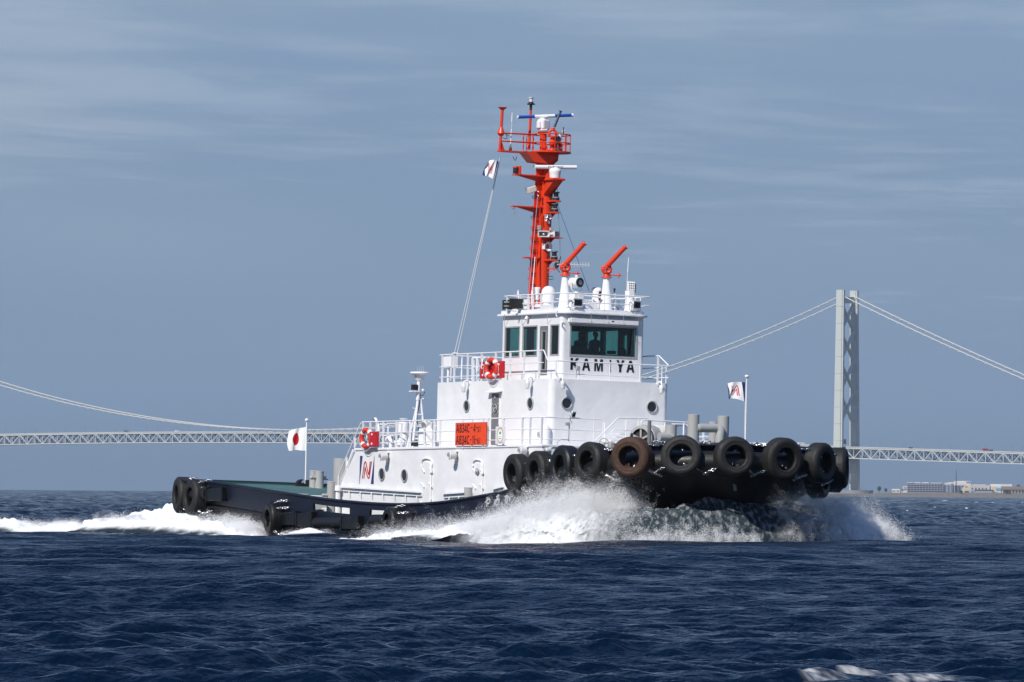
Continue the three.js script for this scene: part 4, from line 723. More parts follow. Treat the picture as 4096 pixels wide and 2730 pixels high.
// strips and hooks under the eaves
{
  const g = []; for (const [u, v0, v1] of [[712, 240, 345], [869, 245, 330], [1097, 230, 320]]) { const a = at(F3(u, v0), 'z', 1.95), b = at(F3(u, v1), 'z', 1.76); g.push(cyl([a.x, a.y, a.z], [b.x, b.y, b.z], 0.012, 0.012, 6), sph(b, 0.022, 8, 6)); }
  for (const [u, v0, v1] of [[1490, 225, 315], [1640, 235, 320], [1780, 245, 325]]) { const a = at(F3(u, v0), 'x', -0.06), b = at(F3(u, v1), 'x', -0.42); g.push(cyl(a, b, 0.012, 0.012, 6), sph(b, 0.02, 8, 6)); }
  const h = at(F3(1190, 240), 'z', 2.03); g.push(tube([[h.x, h.y + 0.1, 2.03], [h.x - 0.07, h.y + 0.06, 2.04], [h.x - 0.08, h.y - 0.04, 2.05], [h.x + 0.03, h.y - 0.1, 2.05]], 0.02, 16, 6));
  mk('drain_wire', g, M.whiteFine, roof);
  const l = at(F3(905, 275), 'z', 1.85); mk('eave_lamp', [cyl([l.x, l.y + 0.12, 1.75], [l.x, l.y - 0.06, 1.85], 0.06, 0.07), ring([l.x + 0.1, l.y + 0.06, 1.74], [0, 0, 1], 0.05, 0.01)], M.lamp, roof);
}
// ---------------------------------------------------------------- railings
// base: points the rail runs along; heights: its bars; posts: points where it stands (flat plates, wide across); every bar and post a piece
function railing(base, heights, posts, opt = {}) {
  const o = grp(opt.name ?? 'railing', opt.parent ?? tug), r = opt.r ?? 0.023, mat = opt.mat ?? M.whiteFine;
  heights.forEach((h, k) => { const pts = base.map((p) => P(p).clone().add(V3(0, typeof h === 'function' ? h(p) : h, 0))); const g = []; for (let i = 0; i < pts.length - 1; i++) { g.push(cyl(pts[i], pts[i + 1], k ? r * 0.7 : r, k ? r * 0.7 : r, 8)); if (i) g.push(sph(pts[i], k ? r * 0.7 : r, 8, 6)); } mk('rail_bar', g, mat, o); });
  const top = heights[0];
  for (const p of posts) { const q = P(p), h = typeof top === 'function' ? top(p) : top; mk('post', opt.round ? cyl(q, [q.x, q.y + h, q.z], r * 0.8, r * 0.8, 8) : bar(q, [q.x, q.y + h, q.z], 0.085, 0.014, opt.side ?? V3(0, 0, 1)), mat, o); }
  return o;
}
const arcPts = (cx, cz, r, a0, a1, y, n = 6) => Array.from({ length: n + 1 }, (_, i) => { const t = lerp(a0, a1, i / n); return [cx + r * Math.cos(t), y, cz + r * Math.sin(t)]; });
{                                                                     // round the deckhouse top
  const z = HW - 0.03, y = TOP2, px = (u) => at(F3(u, 840), 'z', z).x;
  railing([[px(152), y, z], [px(1058), y, z]], [1.02, 0.58, 0.2], [152, 260, 380, 505, 630, 760, 885, 1022].map((u) => [px(u), y, z]));
  railing([[px(1058), y, z], [-0.3, y, z], ...arcPts(-0.3, z - 0.26, 0.26, Math.PI / 2, 0, y).slice(1), [-0.04, y, -z]], [(p) => (p[0] < -0.5 ? 1.02 : 0.64), 0.19], [1170, 1380, 1655, 1925].map((u) => { const q = at(F3(u, 820), 'x', -0.04); return [-0.04, y, q.z]; }), { round: true });
  railing([[-0.04, y, -z], [-0.75, y, -z]], [0.64, 0.22], [[-0.2, y, -z], [-0.5, y, -z]], { round: true });
  railing([[-0.75, y, -z], [AFT2 + 0.05, y, -z]], [1.02, 0.58, 0.2], [-0.8, -2, -3.2, -4.4, -5.6, -6.8, -8.2].map((x) => [x, y, -z]));
  mk('rail_slope', cyl([-0.04, y + 0.66, -z], [-0.75, y + 1.02, -z], 0.023, 0.023, 8), M.whiteFine, tug);
  railing([[AFT2 + 0.05, y, -z], [AFT2 + 0.05, y, z]], [1.02, 0.58, 0.2], [-1.8, -1.2, -0.4, 0.4, 1.0, 1.5].map((zz) => [AFT2 + 0.05, y, zz]), { side: V3(1, 0, 0) });
}
{                                                                     // round the lower house top
  const z = 3.70, y = TOP1, px = (u, f = G2, v = 470) => at(f(u, v), 'z', z).x, xf = 1.72;
  const ps = [470, 560, 640, 725, 890, 1060, 1245, 1365, 1440].map((u) => px(u)), p3 = [560, 700, 870, 940, 1045].map((u) => px(u, F3, 1420));
  railing([[px(455), y, z], [xf - 0.25, y, z], ...arcPts(xf - 0.25, z - 0.25, 0.25, Math.PI / 2, 0, y).slice(1), [xf, y, at(F3(1585, 1400), 'x', xf).z]], [1.02, 0.6, 0.24], [...ps, ...p3].map((x) => [x, y, z]));
  const zs = [1290, 1510, 1605].map((u) => at(F3(u, 1400), 'x', xf).z);
  railing([[xf, y, zs[2] + 0.05], [xf, y, zs[2]]], [0.96], zs.map((q) => [xf, y, q]), { round: true, name: 'railing' });
  // after end and the sloping stair rail
  const t0 = at(G2(450, 135), 'z', z), t1 = at(G2(168, 790), 'z', z), t2 = at(G2(160, 985), 'z', z), off = V3(0, -0.42, 0);
  const st = grp('stair', tug);
  mk('handrail', [cyl(t0, t1, 0.024, 0.024, 8), cyl(t1, t2, 0.024, 0.024, 8), sph(t1, 0.024, 8, 6)], M.whiteFine, st);
  mk('handrail', [cyl(t0.clone().add(off), t1.clone().add(off), 0.016, 0.016, 8)], M.whiteFine, st);
  for (const [u, v, w] of [[375, 310, 500], [270, 555, 740]]) { const a = at(G2(u, v), 'z', z), b = at(G2(u, w), 'z', z); mk('post', bar(b, a, 0.085, 0.014), M.whiteFine, st); }
  const s0 = at(G2(200, 1000), 'z', 3.7), s1 = at(G2(385, 480), 'z', 3.7);
  for (let i = 0; i < 9; i++) { const p = s0.clone().lerp(s1, i / 8.5); mk('tread', box(p.x - 0.28, p.x - 0.02, p.y - 0.03, p.y, 2.7, 3.6), M.whiteFine, st); }
  mk('stringer', bar([s0.x - 0.3, s0.y, 3.64], [s1.x - 0.3, s1.y, 3.64], 0.04, 0.16), M.whiteFine, st);
  mk('handrail', [cyl([t0.x, t0.y, 2.65], [t1.x, t1.y, 2.65], 0.022, 0.022, 8), cyl([t1.x, t1.y, 2.65], [t2.x, t2.y, 2.65], 0.022, 0.022, 8)], M.whiteFine, st);
  railing([[px(455), y, 2.65], [px(455), y, -3.6]], [1.0, 0.6, 0.24], [2.6, 1.6, 0.6, -0.6, -1.6, -2.6, -3.5].map((q) => [px(455), y, q]), { side: V3(1, 0, 0) });
  railing([[px(455), y, -3.65], [xf, y, -3.65]], [1.0, 0.6, 0.24], Array.from({ length: 12 }, (_, i) => [lerp(px(455), xf, i / 11), y, -3.65]));
  railing([[px(455), y, 2.65], [px(640), y, 2.65]], [1.0, 0.6], [[px(640), y, 2.65]]);
  // forward stair going down to the foredeck, and the landing rail
  const q = (u, v, x = 2.2) => at(H5(u, v), 'x', x), f = grp('forward_stair', tug);
  mk('handrail', [cyl(q(375, 790), q(815, 342), 0.024, 0.024, 8), cyl(q(815, 342), q(1350, 352), 0.024, 0.024, 8), sph(q(815, 342), 0.024, 8, 6), tube([q(1345, 352), q(1375, 358), q(1388, 385)], 0.022, 10, 8)], M.whiteFine, f);
  mk('handrail', [cyl(q(590, 700), q(742, 562), 0.016, 0.016, 8), cyl(q(742, 562), q(1110, 575), 0.016, 0.016, 8)], M.whiteFine, f);
  for (const [u, v] of [[968, 345], [1196, 350]]) { const a = q(u, v); mk('post', bar([a.x, TOP1 - 0.5, a.z], a, 0.06, 0.02, V3(1, 0, 0)), M.whiteFine, f); }
  for (const u of [535, 570]) { const a = q(u, 420, 1.95); mk('post', cyl([a.x, TOP1 - 0.6, a.z], a, 0.02, 0.02, 8), M.whiteFine, f); }
  const c0 = q(400, 1000), c1 = q(815, 640); for (let i = 0; i < 7; i++) { const p = c0.clone().lerp(c1, i / 6); mk('tread', box(1.85, 2.5, p.y - 0.03, p.y, p.z - 0.14, p.z + 0.1), M.whiteFine, f); }
  mk('landing', box(1.8, 2.5, TOP1 - 0.06, TOP1, q(1350, 600).z, q(815, 600).z), M.whiteFine, f);
  mk('handrail', [tube([q(1245, 520), q(1245, 450), q(1262, 405), q(1305, 385), q(1380, 385)], 0.022, 24, 8), cyl(q(1380, 385), q(2150, 430), 0.024, 0.024, 8), cyl(q(1420, 480), q(1540, 610), 0.018, 0.018, 8)], M.whiteFine, f);
  for (const u of [1695, 2050]) { const a = q(u, 400 + (u - 1380) * 0.055); mk('post', bar([a.x, TOP1 - 0.4, a.z], a, 0.07, 0.02, V3(1, 0, 0)), M.whiteFine, f); }
  railing([[1.72, y, -3.6], [1.72, y, -1.6]], [0.96, 0.5], [[1.72, y, -3.55], [1.72, y, -2.6], [1.72, y, -1.7]], { side: V3(1, 0, 0) });
}
{                                                                     // round the wheelhouse roof
  const z = RH - 0.12, y = RY, u2 = (u, v = 215) => at(F3(u, v), 'z', z).x, xf = -0.42, top = at(F3(1095, 57), 'z', z).y - y, low = top * 0.42;
  railing([[u2(735), y, z], [xf - 0.3, y, z], ...arcPts(xf - 0.3, z - 0.3, 0.3, Math.PI / 2, 0, y).slice(1), [xf, y, -z]], [top, low], [735, 855, 925, 965, 1040, 1140].map((u) => [u2(u), y, z]));
  const fz = (u) => at(F3(u, 225), 'x', xf).z;
  railing([[xf, y, -z], [RA + 0.3, y, -z], [RA + 0.3, y, z]], [top, low], [-1.4, -2.6, -3.8, -5].map((x) => [x, y, -z]), { round: true });
  railing([[xf, y, fz(1400)], [xf, y, fz(1410)]], [top], [1375, 1605, 1800, 1930].map((u) => [xf, y, fz(u)]), { round: true });
}
// ---------------------------------------------------------------- gear on the wheelhouse roof
const right = V3(0.485, 0, -0.875);                                   // across the view, in the tug's axes
{
  // black screens with the side lights
  const a = at(F3(637, 112), 'z', 2.02), b = at(F3(813, 188), 'z', 2.02), s = grp('sidelight_screen', tug);
  mk('screen', [rbox(a.x, b.x, b.y, a.y, 1.72, 1.76, 0.01), rbox(b.x - 0.02, b.x + 0.02, b.y, a.y, 1.74, 2.28, 0.008)], M.blackPlastic, s);
  const l = at(F3(715, 152), 'z', 2.0); mk('sidelight', [cyl([l.x, l.y - 0.15, 1.9], [l.x, l.y + 0.12, 1.9], 0.12, 0.12, 18)], M.blackPlastic, s); mk('lamp_band', [cyl([l.x, l.y + 0.06, 1.9], [l.x, l.y + 0.10, 1.9], 0.125, 0.125, 18), cyl([l.x, l.y - 0.08, 1.9], [l.x, l.y - 0.05, 1.9], 0.125, 0.125, 18)], M.grey, s);
  mk('bracket', [box(lerp(a.x, b.x, 0.55), lerp(a.x, b.x, 0.75), RY - 0.05, b.y, 1.72, 1.78), rbox(b.x, b.x + 0.35, b.y - 0.02, a.y - 0.02, 1.62, 1.70, 0.02)], M.whiteFine, s);
}
function monitor(name, top, base, tip) {                              // fire monitor on a white pedestal: base and nozzle tip in photo pixels
  const o = grp('fire_monitor', tug), X = -2.0, t = at(F4(...top), 'x', X), b = at(F4(...base), 'x', X);
  mk('pedestal', [lathe([[0.32, 0], [0.32, 0.04], [0.26, 0.06], [0.125, t.y - RY - 0.02], [0.17, t.y - RY - 0.02], [0.17, t.y - RY + 0.01], [0, t.y - RY + 0.01]], [X, RY, t.z], Y, 6), bar([X - 0.33, RY, t.z - 0.24], [X - 0.1, RY + 1.0, t.z - 0.12], 0.1, 0.02)], M.whiteFine, o);
  const c = V3(X, t.y + 0.30, t.z), n = V3(right.x * 0.2 + 0.8, 0, 0.45).normalize();
  mk('body', [lathe([[0.19, 0], [0.19, 0.04], [0.12, 0.06], [0.10, 0.15], [0.15, 0.17], [0.15, 0.2]], [X, t.y, t.z], Y, 18), ring(c, n, 0.145, 0.055, 26, 10), cyl(c.clone().add(V3(0, 0.05, 0)), c.clone().add(V3(0, 0.18, 0)), 0.09, 0.08), bar(c.clone().add(V3(-0.02, -0.13, 0)), c.clone().add(V3(0.02, 0.13, 0)), 0.05, 0.05), bar(c.clone().addScaledVector(right, -0.13), c.clone().addScaledVector(right, 0.13), 0.05, 0.05), cyl(c.clone().addScaledVector(right, -0.2), c.clone().addScaledVector(right, -0.08), 0.07)], M.orange, o);
  const e = at(F4(...tip), 'x', X + 0.5), s = c.clone().add(V3(0.05, 0.16, -0.02)), d = e.clone().sub(s).normalize();
  mk('barrel', [cyl(s, e, 0.095, 0.082, 20), lathe([[0.082, 0], [0.095, 0.01], [0.095, 0.08], [0.075, 0.08], [0.07, 0.0]], e.clone().addScaledVector(d, -0.06), d, 20)], M.orange, o); mk('bore', disc(e.clone().addScaledVector(d, 0.003), d.toArray(), 0.076, 20), M.blackPlastic, o);
  const h = c.clone().addScaledVector(right, 0.45).add(V3(0, -0.2, 0)); mk('handwheel', [ring(h, right, 0.085, 0.018, 20, 6), cyl(h.clone().addScaledVector(right, -0.36), h.clone().addScaledVector(right, 0.1), 0.022), bar(h.clone().add(V3(0, -0.08, 0)), h.clone().add(V3(0, 0.08, 0)), 0.03, 0.02)], M.orange, o);
  return o;
}
monitor('fire_monitor', [685, 1240], [672, 1470], [814, 1022]);
monitor('fire_monitor', [961, 1254], [952, 1480], [1088, 1046]);
{
  const X = -1.2, q = (u, v, x = X) => at(G7(u, v), 'x', x);
  // searchlight on its fork
  const c = q(1290, 185), d = V3(0.97, 0.0, -0.22).normalize(), o = grp('searchlight', tug), f = c.clone().addScaledVector(d, 0.16), bk = c.clone().addScaledVector(d, -0.24);
  mk('drum', [cyl(bk, f, 0.185, 0.185, 28), lathe([[0, -0.1], [0.1, -0.085], [0.16, -0.045], [0.185, 0]], bk, d, 28), cyl(c.clone().add(V3(0, 0.2, 0)), c.clone().add(V3(0, 0.27, 0)), 0.06)], M.whiteFine, o);
  mk('bezel', [lathe([[0.13, 0], [0.165, 0], [0.17, 0.05], [0.155, 0.06], [0.135, 0.02]], f, d, 28)], M.blackPlastic, o); mk('lens', disc(f.clone().addScaledVector(d, 0.022), d.toArray(), 0.14, 28), M.lens, o); mk('reflector', lathe([[0, 0.025], [0.07, 0.03], [0.09, 0.045]], f, d, 20), M.steel, o);
  const side = V3(d.z, 0, -d.x); mk('fork', [tube([c.clone().addScaledVector(side, -0.25), c.clone().addScaledVector(side, -0.22).add(V3(0, -0.25, 0)), c.clone().add(V3(0, -0.36, 0)), c.clone().addScaledVector(side, 0.22).add(V3(0, -0.25, 0)), c.clone().addScaledVector(side, 0.25)], 0.03, 30, 8)], M.whiteFine, o);
  const bs = q(1290, 380); mk('plinth', [rbox(X - 0.2, X + 0.2, bs.y - 0.16, c.y - 0.38, c.z - 0.22, c.z + 0.2, 0.03), lathe([[0.5, 0], [0.3, 0.28], [0.2, 0.3]], [X + 0.2, RY - 0.02, c.z], Y, 28), cyl([X, c.y - 0.4, c.z], [X, c.y - 0.33, c.z], 0.1)], M.whiteFine, o);
}
function flood(p, d, s = 1, parent = tug) {                           // rectangular floodlight
  const o = grp('floodlight', parent), n = P(d).normalize(), sd = Y.clone().cross(n).normalize(), up = n.clone().cross(sd), mt = new THREE.Matrix4().makeBasis(sd, up, n).setPosition(P(p));
  mk('housing', [new RoundedBoxGeometry(0.42 * s, 0.32 * s, 0.2 * s, 2, 0.02).translate(0, 0, -0.1 * s), new RoundedBoxGeometry(0.3 * s, 0.22 * s, 0.12 * s, 2, 0.02).translate(0, 0, -0.24 * s), new RoundedBoxGeometry(0.46 * s, 0.05 * s, 0.05 * s, 2, 0.01).translate(0, 0.18 * s, 0.0), new RoundedBoxGeometry(0.46 * s, 0.05 * s, 0.05 * s, 2, 0.01).translate(0, -0.18 * s, 0)].map((g) => g.applyMatrix4(mt)), M.lamp, o);
  mk('glass', new THREE.BoxGeometry(0.35 * s, 0.25 * s, 0.012).translate(0, 0, 0.004).applyMatrix4(mt), M.lens, o);
  mk('bracket', [new THREE.BoxGeometry(0.5 * s, 0.03, 0.05).translate(0, -0.26 * s, -0.1 * s), new THREE.BoxGeometry(0.03, 0.28 * s, 0.05).translate(-0.24 * s, -0.12 * s, -0.1 * s), new THREE.BoxGeometry(0.03, 0.28 * s, 0.05).translate(0.24 * s, -0.12 * s, -0.1 * s)].map((g) => g.applyMatrix4(mt)), M.whiteFine, o);
  mk('cable', tube([P(p).clone().addScaledVector(sd, -0.22 * s), P(p).clone().addScaledVector(sd, -0.42 * s).add(V3(0, 0.1, 0)), P(p).clone().addScaledVector(sd, -0.45 * s).add(V3(0, -0.15, 0)), P(p).clone().addScaledVector(sd, -0.2 * s).add(V3(0, -0.3, 0))], 0.009, 20, 5), M.wire, o);
  return o;
}
flood(at(F3(1372, 138), 'x', -0.35), [0.92, -0.12, 0.1], 0.82); flood(at(F3(1900, 160), 'x', -0.35), [0.92, -0.12, -0.2], 0.82);
{
  const S = (name, geos, mat) => mk(name, geos, mat, tug);
  // satellite dome, deck canisters, life raft, aerials
  const d = at(F3(1108, 55), 'x', -3.2); mk('satellite_dome', lathe([[0, 0.27], [0.08, 0.262], [0.16, 0.225], [0.225, 0.15], [0.262, 0.05], [0.27, -0.04], [0.27, -0.28], [0.24, -0.34], [0.2, -0.36], [0.2, -0.6]], [-3.2, d.y, d.z], Y, 32), M.whiteFine, tug);
  const r = at(F3(1540, 10), 'x', -2.4), o = grp('ventilator', tug); mk('body', lathe([[0, r.y - RY + 0.04], [0.16, r.y - RY + 0.03], [0.2, r.y - RY - 0.05], [0.2, r.y - RY - 0.14], [0.17, r.y - RY - 0.2], [0.17, 0.02], [0.22, 0]], [-2.4, RY, r.z], Y, 26), M.whiteFine, o); mk('louvre', [rbox(-2.27, -2.2, r.y - 0.42, r.y - 0.16, r.z - 0.09, r.z + 0.02, 0.008)], M.brown, o); mk('louvre_hood', rbox(-2.28, -2.19, r.y - 0.16, r.y - 0.11, r.z - 0.1, r.z + 0.02, 0.008), M.blackPlastic, o);
  const c1 = at(F3(1003, 40), 'x', -3.6); mk('antenna_base', [lathe([[0, 0.16], [0.12, 0.16], [0.13, 0.12], [0.09, -0.1], [0.09, -0.3]], [-3.6, c1.y, c1.z], Y, 18), cyl([-3.6, RY, c1.z], [-3.6, c1.y - 0.2, c1.z], 0.045)], M.whiteFine, tug);
  const t1 = at(F3(962, 30), 'x', -3.5), t2 = at(F4(484, 1115), 'x', -3.5); S('whip_aerial', [cyl([-3.5, RY, t1.z], [-3.5, t1.y, t1.z], 0.04), cyl([-3.5, t1.y, t1.z], t2, 0.022, 0.016, 8), bar([-3.5, t1.y, t1.z + 0.02], [-3.5, t1.y, t1.z + 0.14], 0.04, 0.04)], M.whiteFine);
  const w0 = at(F4(1098, 1290), 'x', -1.6), w1 = at(F4(1109, 1118), 'x', -1.6); S('whip_aerial', [cyl(w0, w0.clone().lerp(w1, 0.5), 0.012, 0.010, 6), cyl(w0.clone().lerp(w1, 0.42), w1, 0.020, 0.014, 8)], M.whiteFine);
  // port lamp post with array of small lamps
  const p = at(F4(1118, 1310), 'x', -1.6), ar = grp('lamp_post', tug);
  mk('post', [cyl([-1.6, RY, p.z], [-1.6, p.y - 0.2, p.z], 0.2, 0.14, 18), rbox(-1.75, -1.45, p.y - 0.42, p.y - 0.16, p.z - 0.13, p.z + 0.13, 0.03)], M.whiteFine, ar); mk('lamp_array', rbox(-1.62, -1.5, p.y - 0.17, p.y + 0.17, p.z - 0.16, p.z + 0.14, 0.02), M.lamp, ar); const dots = []; for (let i = 0; i < 4; i++) for (let j = 0; j < 4; j++) dots.push(sph([-1.495, p.y - 0.12 + i * 0.08, p.z - 0.12 + j * 0.075], 0.032, 8, 6)); mk('lamp_cell', dots, M.whiteFine, ar); mk('bracket', [rbox(-1.66, -1.5, p.y - 0.24, p.y + 0.1, p.z - 0.21, p.z - 0.18, 0.01)], M.grey, ar);
  // small weather sensor on an arm
  const a = at(G7(1840, 290), 'x', -1.8), b = at(G7(1850, 420), 'x', -1.8), c = at(G7(1990, 408), 'x', -1.8); S('sensor_arm', [cyl([-1.8, b.y, b.z + 0.13], [-1.8, b.y + 0.02, c.z], 0.03, 0.03, 8), cyl([-1.8, b.y - 0.5, b.z], [-1.8, a.y, b.z + 0.01], 0.012, 0.012, 6)], M.whiteFine); S('sensor', [cyl([-1.8, a.y - 0.1, a.z], [-1.8, a.y - 0.02, a.z], 0.03), sph([-1.8, a.y + 0.02, a.z], 0.045, 10, 8), tube([[-1.8, b.y, b.z], [-1.8, b.y - 0.2, b.z + 0.05], [-1.8, b.y - 0.35, b.z - 0.12], [-1.8, b.y - 0.5, b.z - 0.02], [-1.8, b.y - 0.35, b.z + 0.1]], 0.012, 30, 5)], M.wire);
  const y0 = at(F4(725, 1165), 'x', -2.3), y1 = at(F4(850, 1172), 'x', -2.3), g = [cyl(at(F4(632, 1165), 'x', -2.3), y1, 0.022, 0.018, 8)]; for (let i = 0; i < 7; i++) { const q = at(F4(728 + i * 19, 1166), 'x', -2.3); g.push(cyl(q.clone().add(V3(0, 0.085, 0)), q.clone().add(V3(0, -0.085, 0)), 0.012, 0.012, 6)); } S('yagi_aerial', g, M.lamp);
  mk('roof_locker', [rbox(-2.5, -1.9, RY, RY + 0.34, -0.5, -0.1, 0.03), rbox(-1.7, -1.3, RY, RY + 0.2, 0.25, 0.7, 0.03), rbox(-3.4, -3.0, RY, RY + 0.22, 0.9, 1.3, 0.02)], M.whiteFine, tug);
  S('conduit', [cyl([-1.9, RY + 0.52, -0.6], [-1.9, RY + 0.56, 0.25], 0.035), cyl([-2.2, RY + 0.3, -1.4], [-2.2, RY + 0.32, -0.9], 0.03), tube([[-4.2, RY, 1.55], [-4.15, RY + 0.4, 1.55], [-4.3, RY + 0.75, 1.5], [-4.35, RY + 0.5, 1.5]], 0.02, 24, 6)], M.whiteFine);
}
// ---------------------------------------------------------------- red mast
const mast = grp('mast', tug), m0 = at(F4(520, 1478), 'z', 0), m1 = at(F4(574, 500), 'z', 0), MX = (m0.x + m1.x) / 2;
console.log('mast', m0.toArray().map((v) => v.toFixed(2)).join(), m1.toArray().map((v) => v.toFixed(2)).join());
const axisAt = (y) => m0.clone().lerp(m1, (y - m0.y) / (m1.y - m0.y)), mr = (y) => lerp(0.255, 0.205, (y - m0.y) / (m1.y - m0.y));
const MY = (v, u = 540) => at(F4(u, v), 'z', 0).y;                    // height of a photo row on the mast
{
  const a = axisAt(RY - 0.3), b = axisAt(MY(492)), up = b.clone().sub(a).normalize();
  mk('mast_tube', [cyl(a, b, mr(a.y), mr(b.y), 32)], M.orange, mast);
  // top drum and platform
  const c = axisAt(MY(495)), t = axisAt(MY(425)); mk('mast_head', [lathe([[0.21, 0], [0.34, 0.12], [0.36, t.y - c.y]], c, up, 32)], M.orange, mast);
  const yP = MY(418), ax = axisAt(yP), armZ = at(F4(246, 440), 'x', ax.x).z;
  mk('top_platform', [cyl([ax.x + 0.12, yP - 0.05, ax.z], [ax.x + 0.12, yP, ax.z], 0.74, 0.74, 40), box(ax.x - 0.16, ax.x + 0.16, yP - 0.1, yP - 0.045, ax.z + 0.3, armZ + 0.02), profileX([[ax.z + 0.2, yP - 0.04], [ax.z + 1.15, yP - 0.045], [ax.z + 0.78, yP - 0.42], [ax.z + 0.2, yP - 0.46]], ax.x - 0.26, ax.x + 0.3)], M.orange, mast);
  // guard rails of the platform
  const rail = [], cx = ax.x + 0.12, R = 0.7, H = at(F4(600, 302), 'x', ax.x).y - yP; 
  for (const h of [H, H * 0.5]) { rail.push(ring([cx, yP + h, ax.z], [0, 1, 0], R, 0.024, 44, 6)); for (const dx of [-0.16, 0.16]) rail.push(cyl([ax.x + dx, yP + h * 0.97, ax.z + R * 0.9], [ax.x + dx * 0.4, yP + h * 0.94, armZ - 0.05], 0.022, 0.022, 8)); }
  mk('guard_rail', rail, M.orange, mast);
  for (let i = 0; i < 9; i++) { const q = i / 9 * 6.283 + 0.3; mk('rail_post', cyl([cx + R * Math.cos(q), yP, ax.z + R * Math.sin(q)], [cx + R * Math.cos(q), yP + H, ax.z + R * Math.sin(q)], 0.02, 0.02, 8), M.orange, mast); }
  for (const z of [0.95, 1.1]) mk('rail_post', cyl([ax.x - 0.1 + z * 0.1, yP - 0.05, ax.z + z], [ax.x - 0.1 + z * 0.1, yP + H * 0.96, ax.z + z], 0.02, 0.02, 8), M.orange, mast);
  // post at the end of the arm with its cone
  const pb = V3(ax.x, yP - 0.1, armZ), pm = at(F4(257, 288), 'x', ax.x), pt = at(F4(267, 118), 'x', ax.x);
  mk('aerial_post', [cyl(pb, pm, 0.052, 0.05, 14), lathe([[0.14, 0], [0.145, 0.02], [0.06, 0.24]], [pm.x, pm.y - 0.02, pm.z], Y, 18), lathe([[0.05, -0.1], [0.14, 0]], [pm.x, pm.y - 0.02, pm.z], Y, 18), cyl([pm.x, pm.y + 0.2, pm.z], pt, 0.055, 0.055, 14), lathe([[0.05, -0.09], [0.16, 0], [0.16, 0.02], [0, 0.02]], pt, Y, 18), profileX([[armZ - 0.03, yP - 0.05], [armZ - 0.22, yP - 0.05], [armZ - 0.05, yP + 0.34]], ax.x - 0.015, ax.x + 0.015)], M.orange, mast);
  mk('cable_loop', [tube([at(F4(268, 320), 'x', ax.x), at(F4(298, 325), 'x', ax.x), at(F4(290, 295), 'x', ax.x), at(F4(312, 310), 'x', ax.x)], 0.012, 24, 5), tube([at(F4(335, 445), 'x', ax.x), at(F4(352, 470), 'x', ax.x), at(F4(362, 445), 'x', ax.x)], 0.012, 20, 5)], M.wire, mast);
  // whip, light pole
  const w0 = at(F4(319, 412), 'x', ax.x), w1 = at(F4(332, 152), 'x', ax.x); mk('whip_aerial', [cyl(w0.clone().lerp(w1, 0.15), w0.clone().lerp(w1, 0.58), 0.022, 0.02, 8), cyl(w0.clone().lerp(w1, 0.58), w0.clone().lerp(w1, 0.8), 0.009, 0.009, 6), cyl(w0.clone().lerp(w1, 0.77), w1, 0.022, 0.018, 8)], M.whiteFine, mast); mk('aerial_insulator', [lathe([[0.02, 0], [0.05, 0.04], [0.06, 0.1], [0.03, 0.2]], w0, Y, 14)], M.brown, mast);
  const l0 = at(F4(443, 400), 'x', ax.x - 0.4), l1 = at(F4(457, 98), 'x', ax.x - 0.4); mk('light_pole', [cyl(l0, l0.clone().lerp(l1, 0.9), 0.055, 0.045, 14)], M.orange, mast); mk('light_pole_cap', [cyl(l0.clone().lerp(l1, 0.88), l1, 0.048, 0.048, 14), lathe([[0.05, 0], [0.15, 0.0], [0.15, 0.03], [0.09, 0.06], [0.09, 0.1]], l1, Y, 18)], M.blackPlastic, mast); mk('masthead_light', [cyl([l1.x, l1.y + 0.1, l1.z], [l1.x, l1.y + 0.24, l1.z], 0.07, 0.07, 16), cyl([l1.x, l1.y + 0.24, l1.z], [l1.x, l1.y + 0.27, l1.z], 0.1, 0.1, 16)], M.lamp, mast);
}
function radar(arm, armMat, hubMat, c, ends, r, hub) {
  const o = grp('radar', tug), a = at(F4(...ends[0]), 'x', c.x), b = at(F4(...ends[1]), 'x', c.x), dir = V3(0.25, 0, -0.97), m = a.clone().add(b).multiplyScalar(0.5), half = a.distanceTo(b) / 2 * 1.02;
  const d = dir.clone().setY((b.y - a.y) / a.distanceTo(b)).normalize(), A = m.clone().addScaledVector(d, -half), B = m.clone().addScaledVector(d, half);
  return { o, m, A, B, d, half };
}
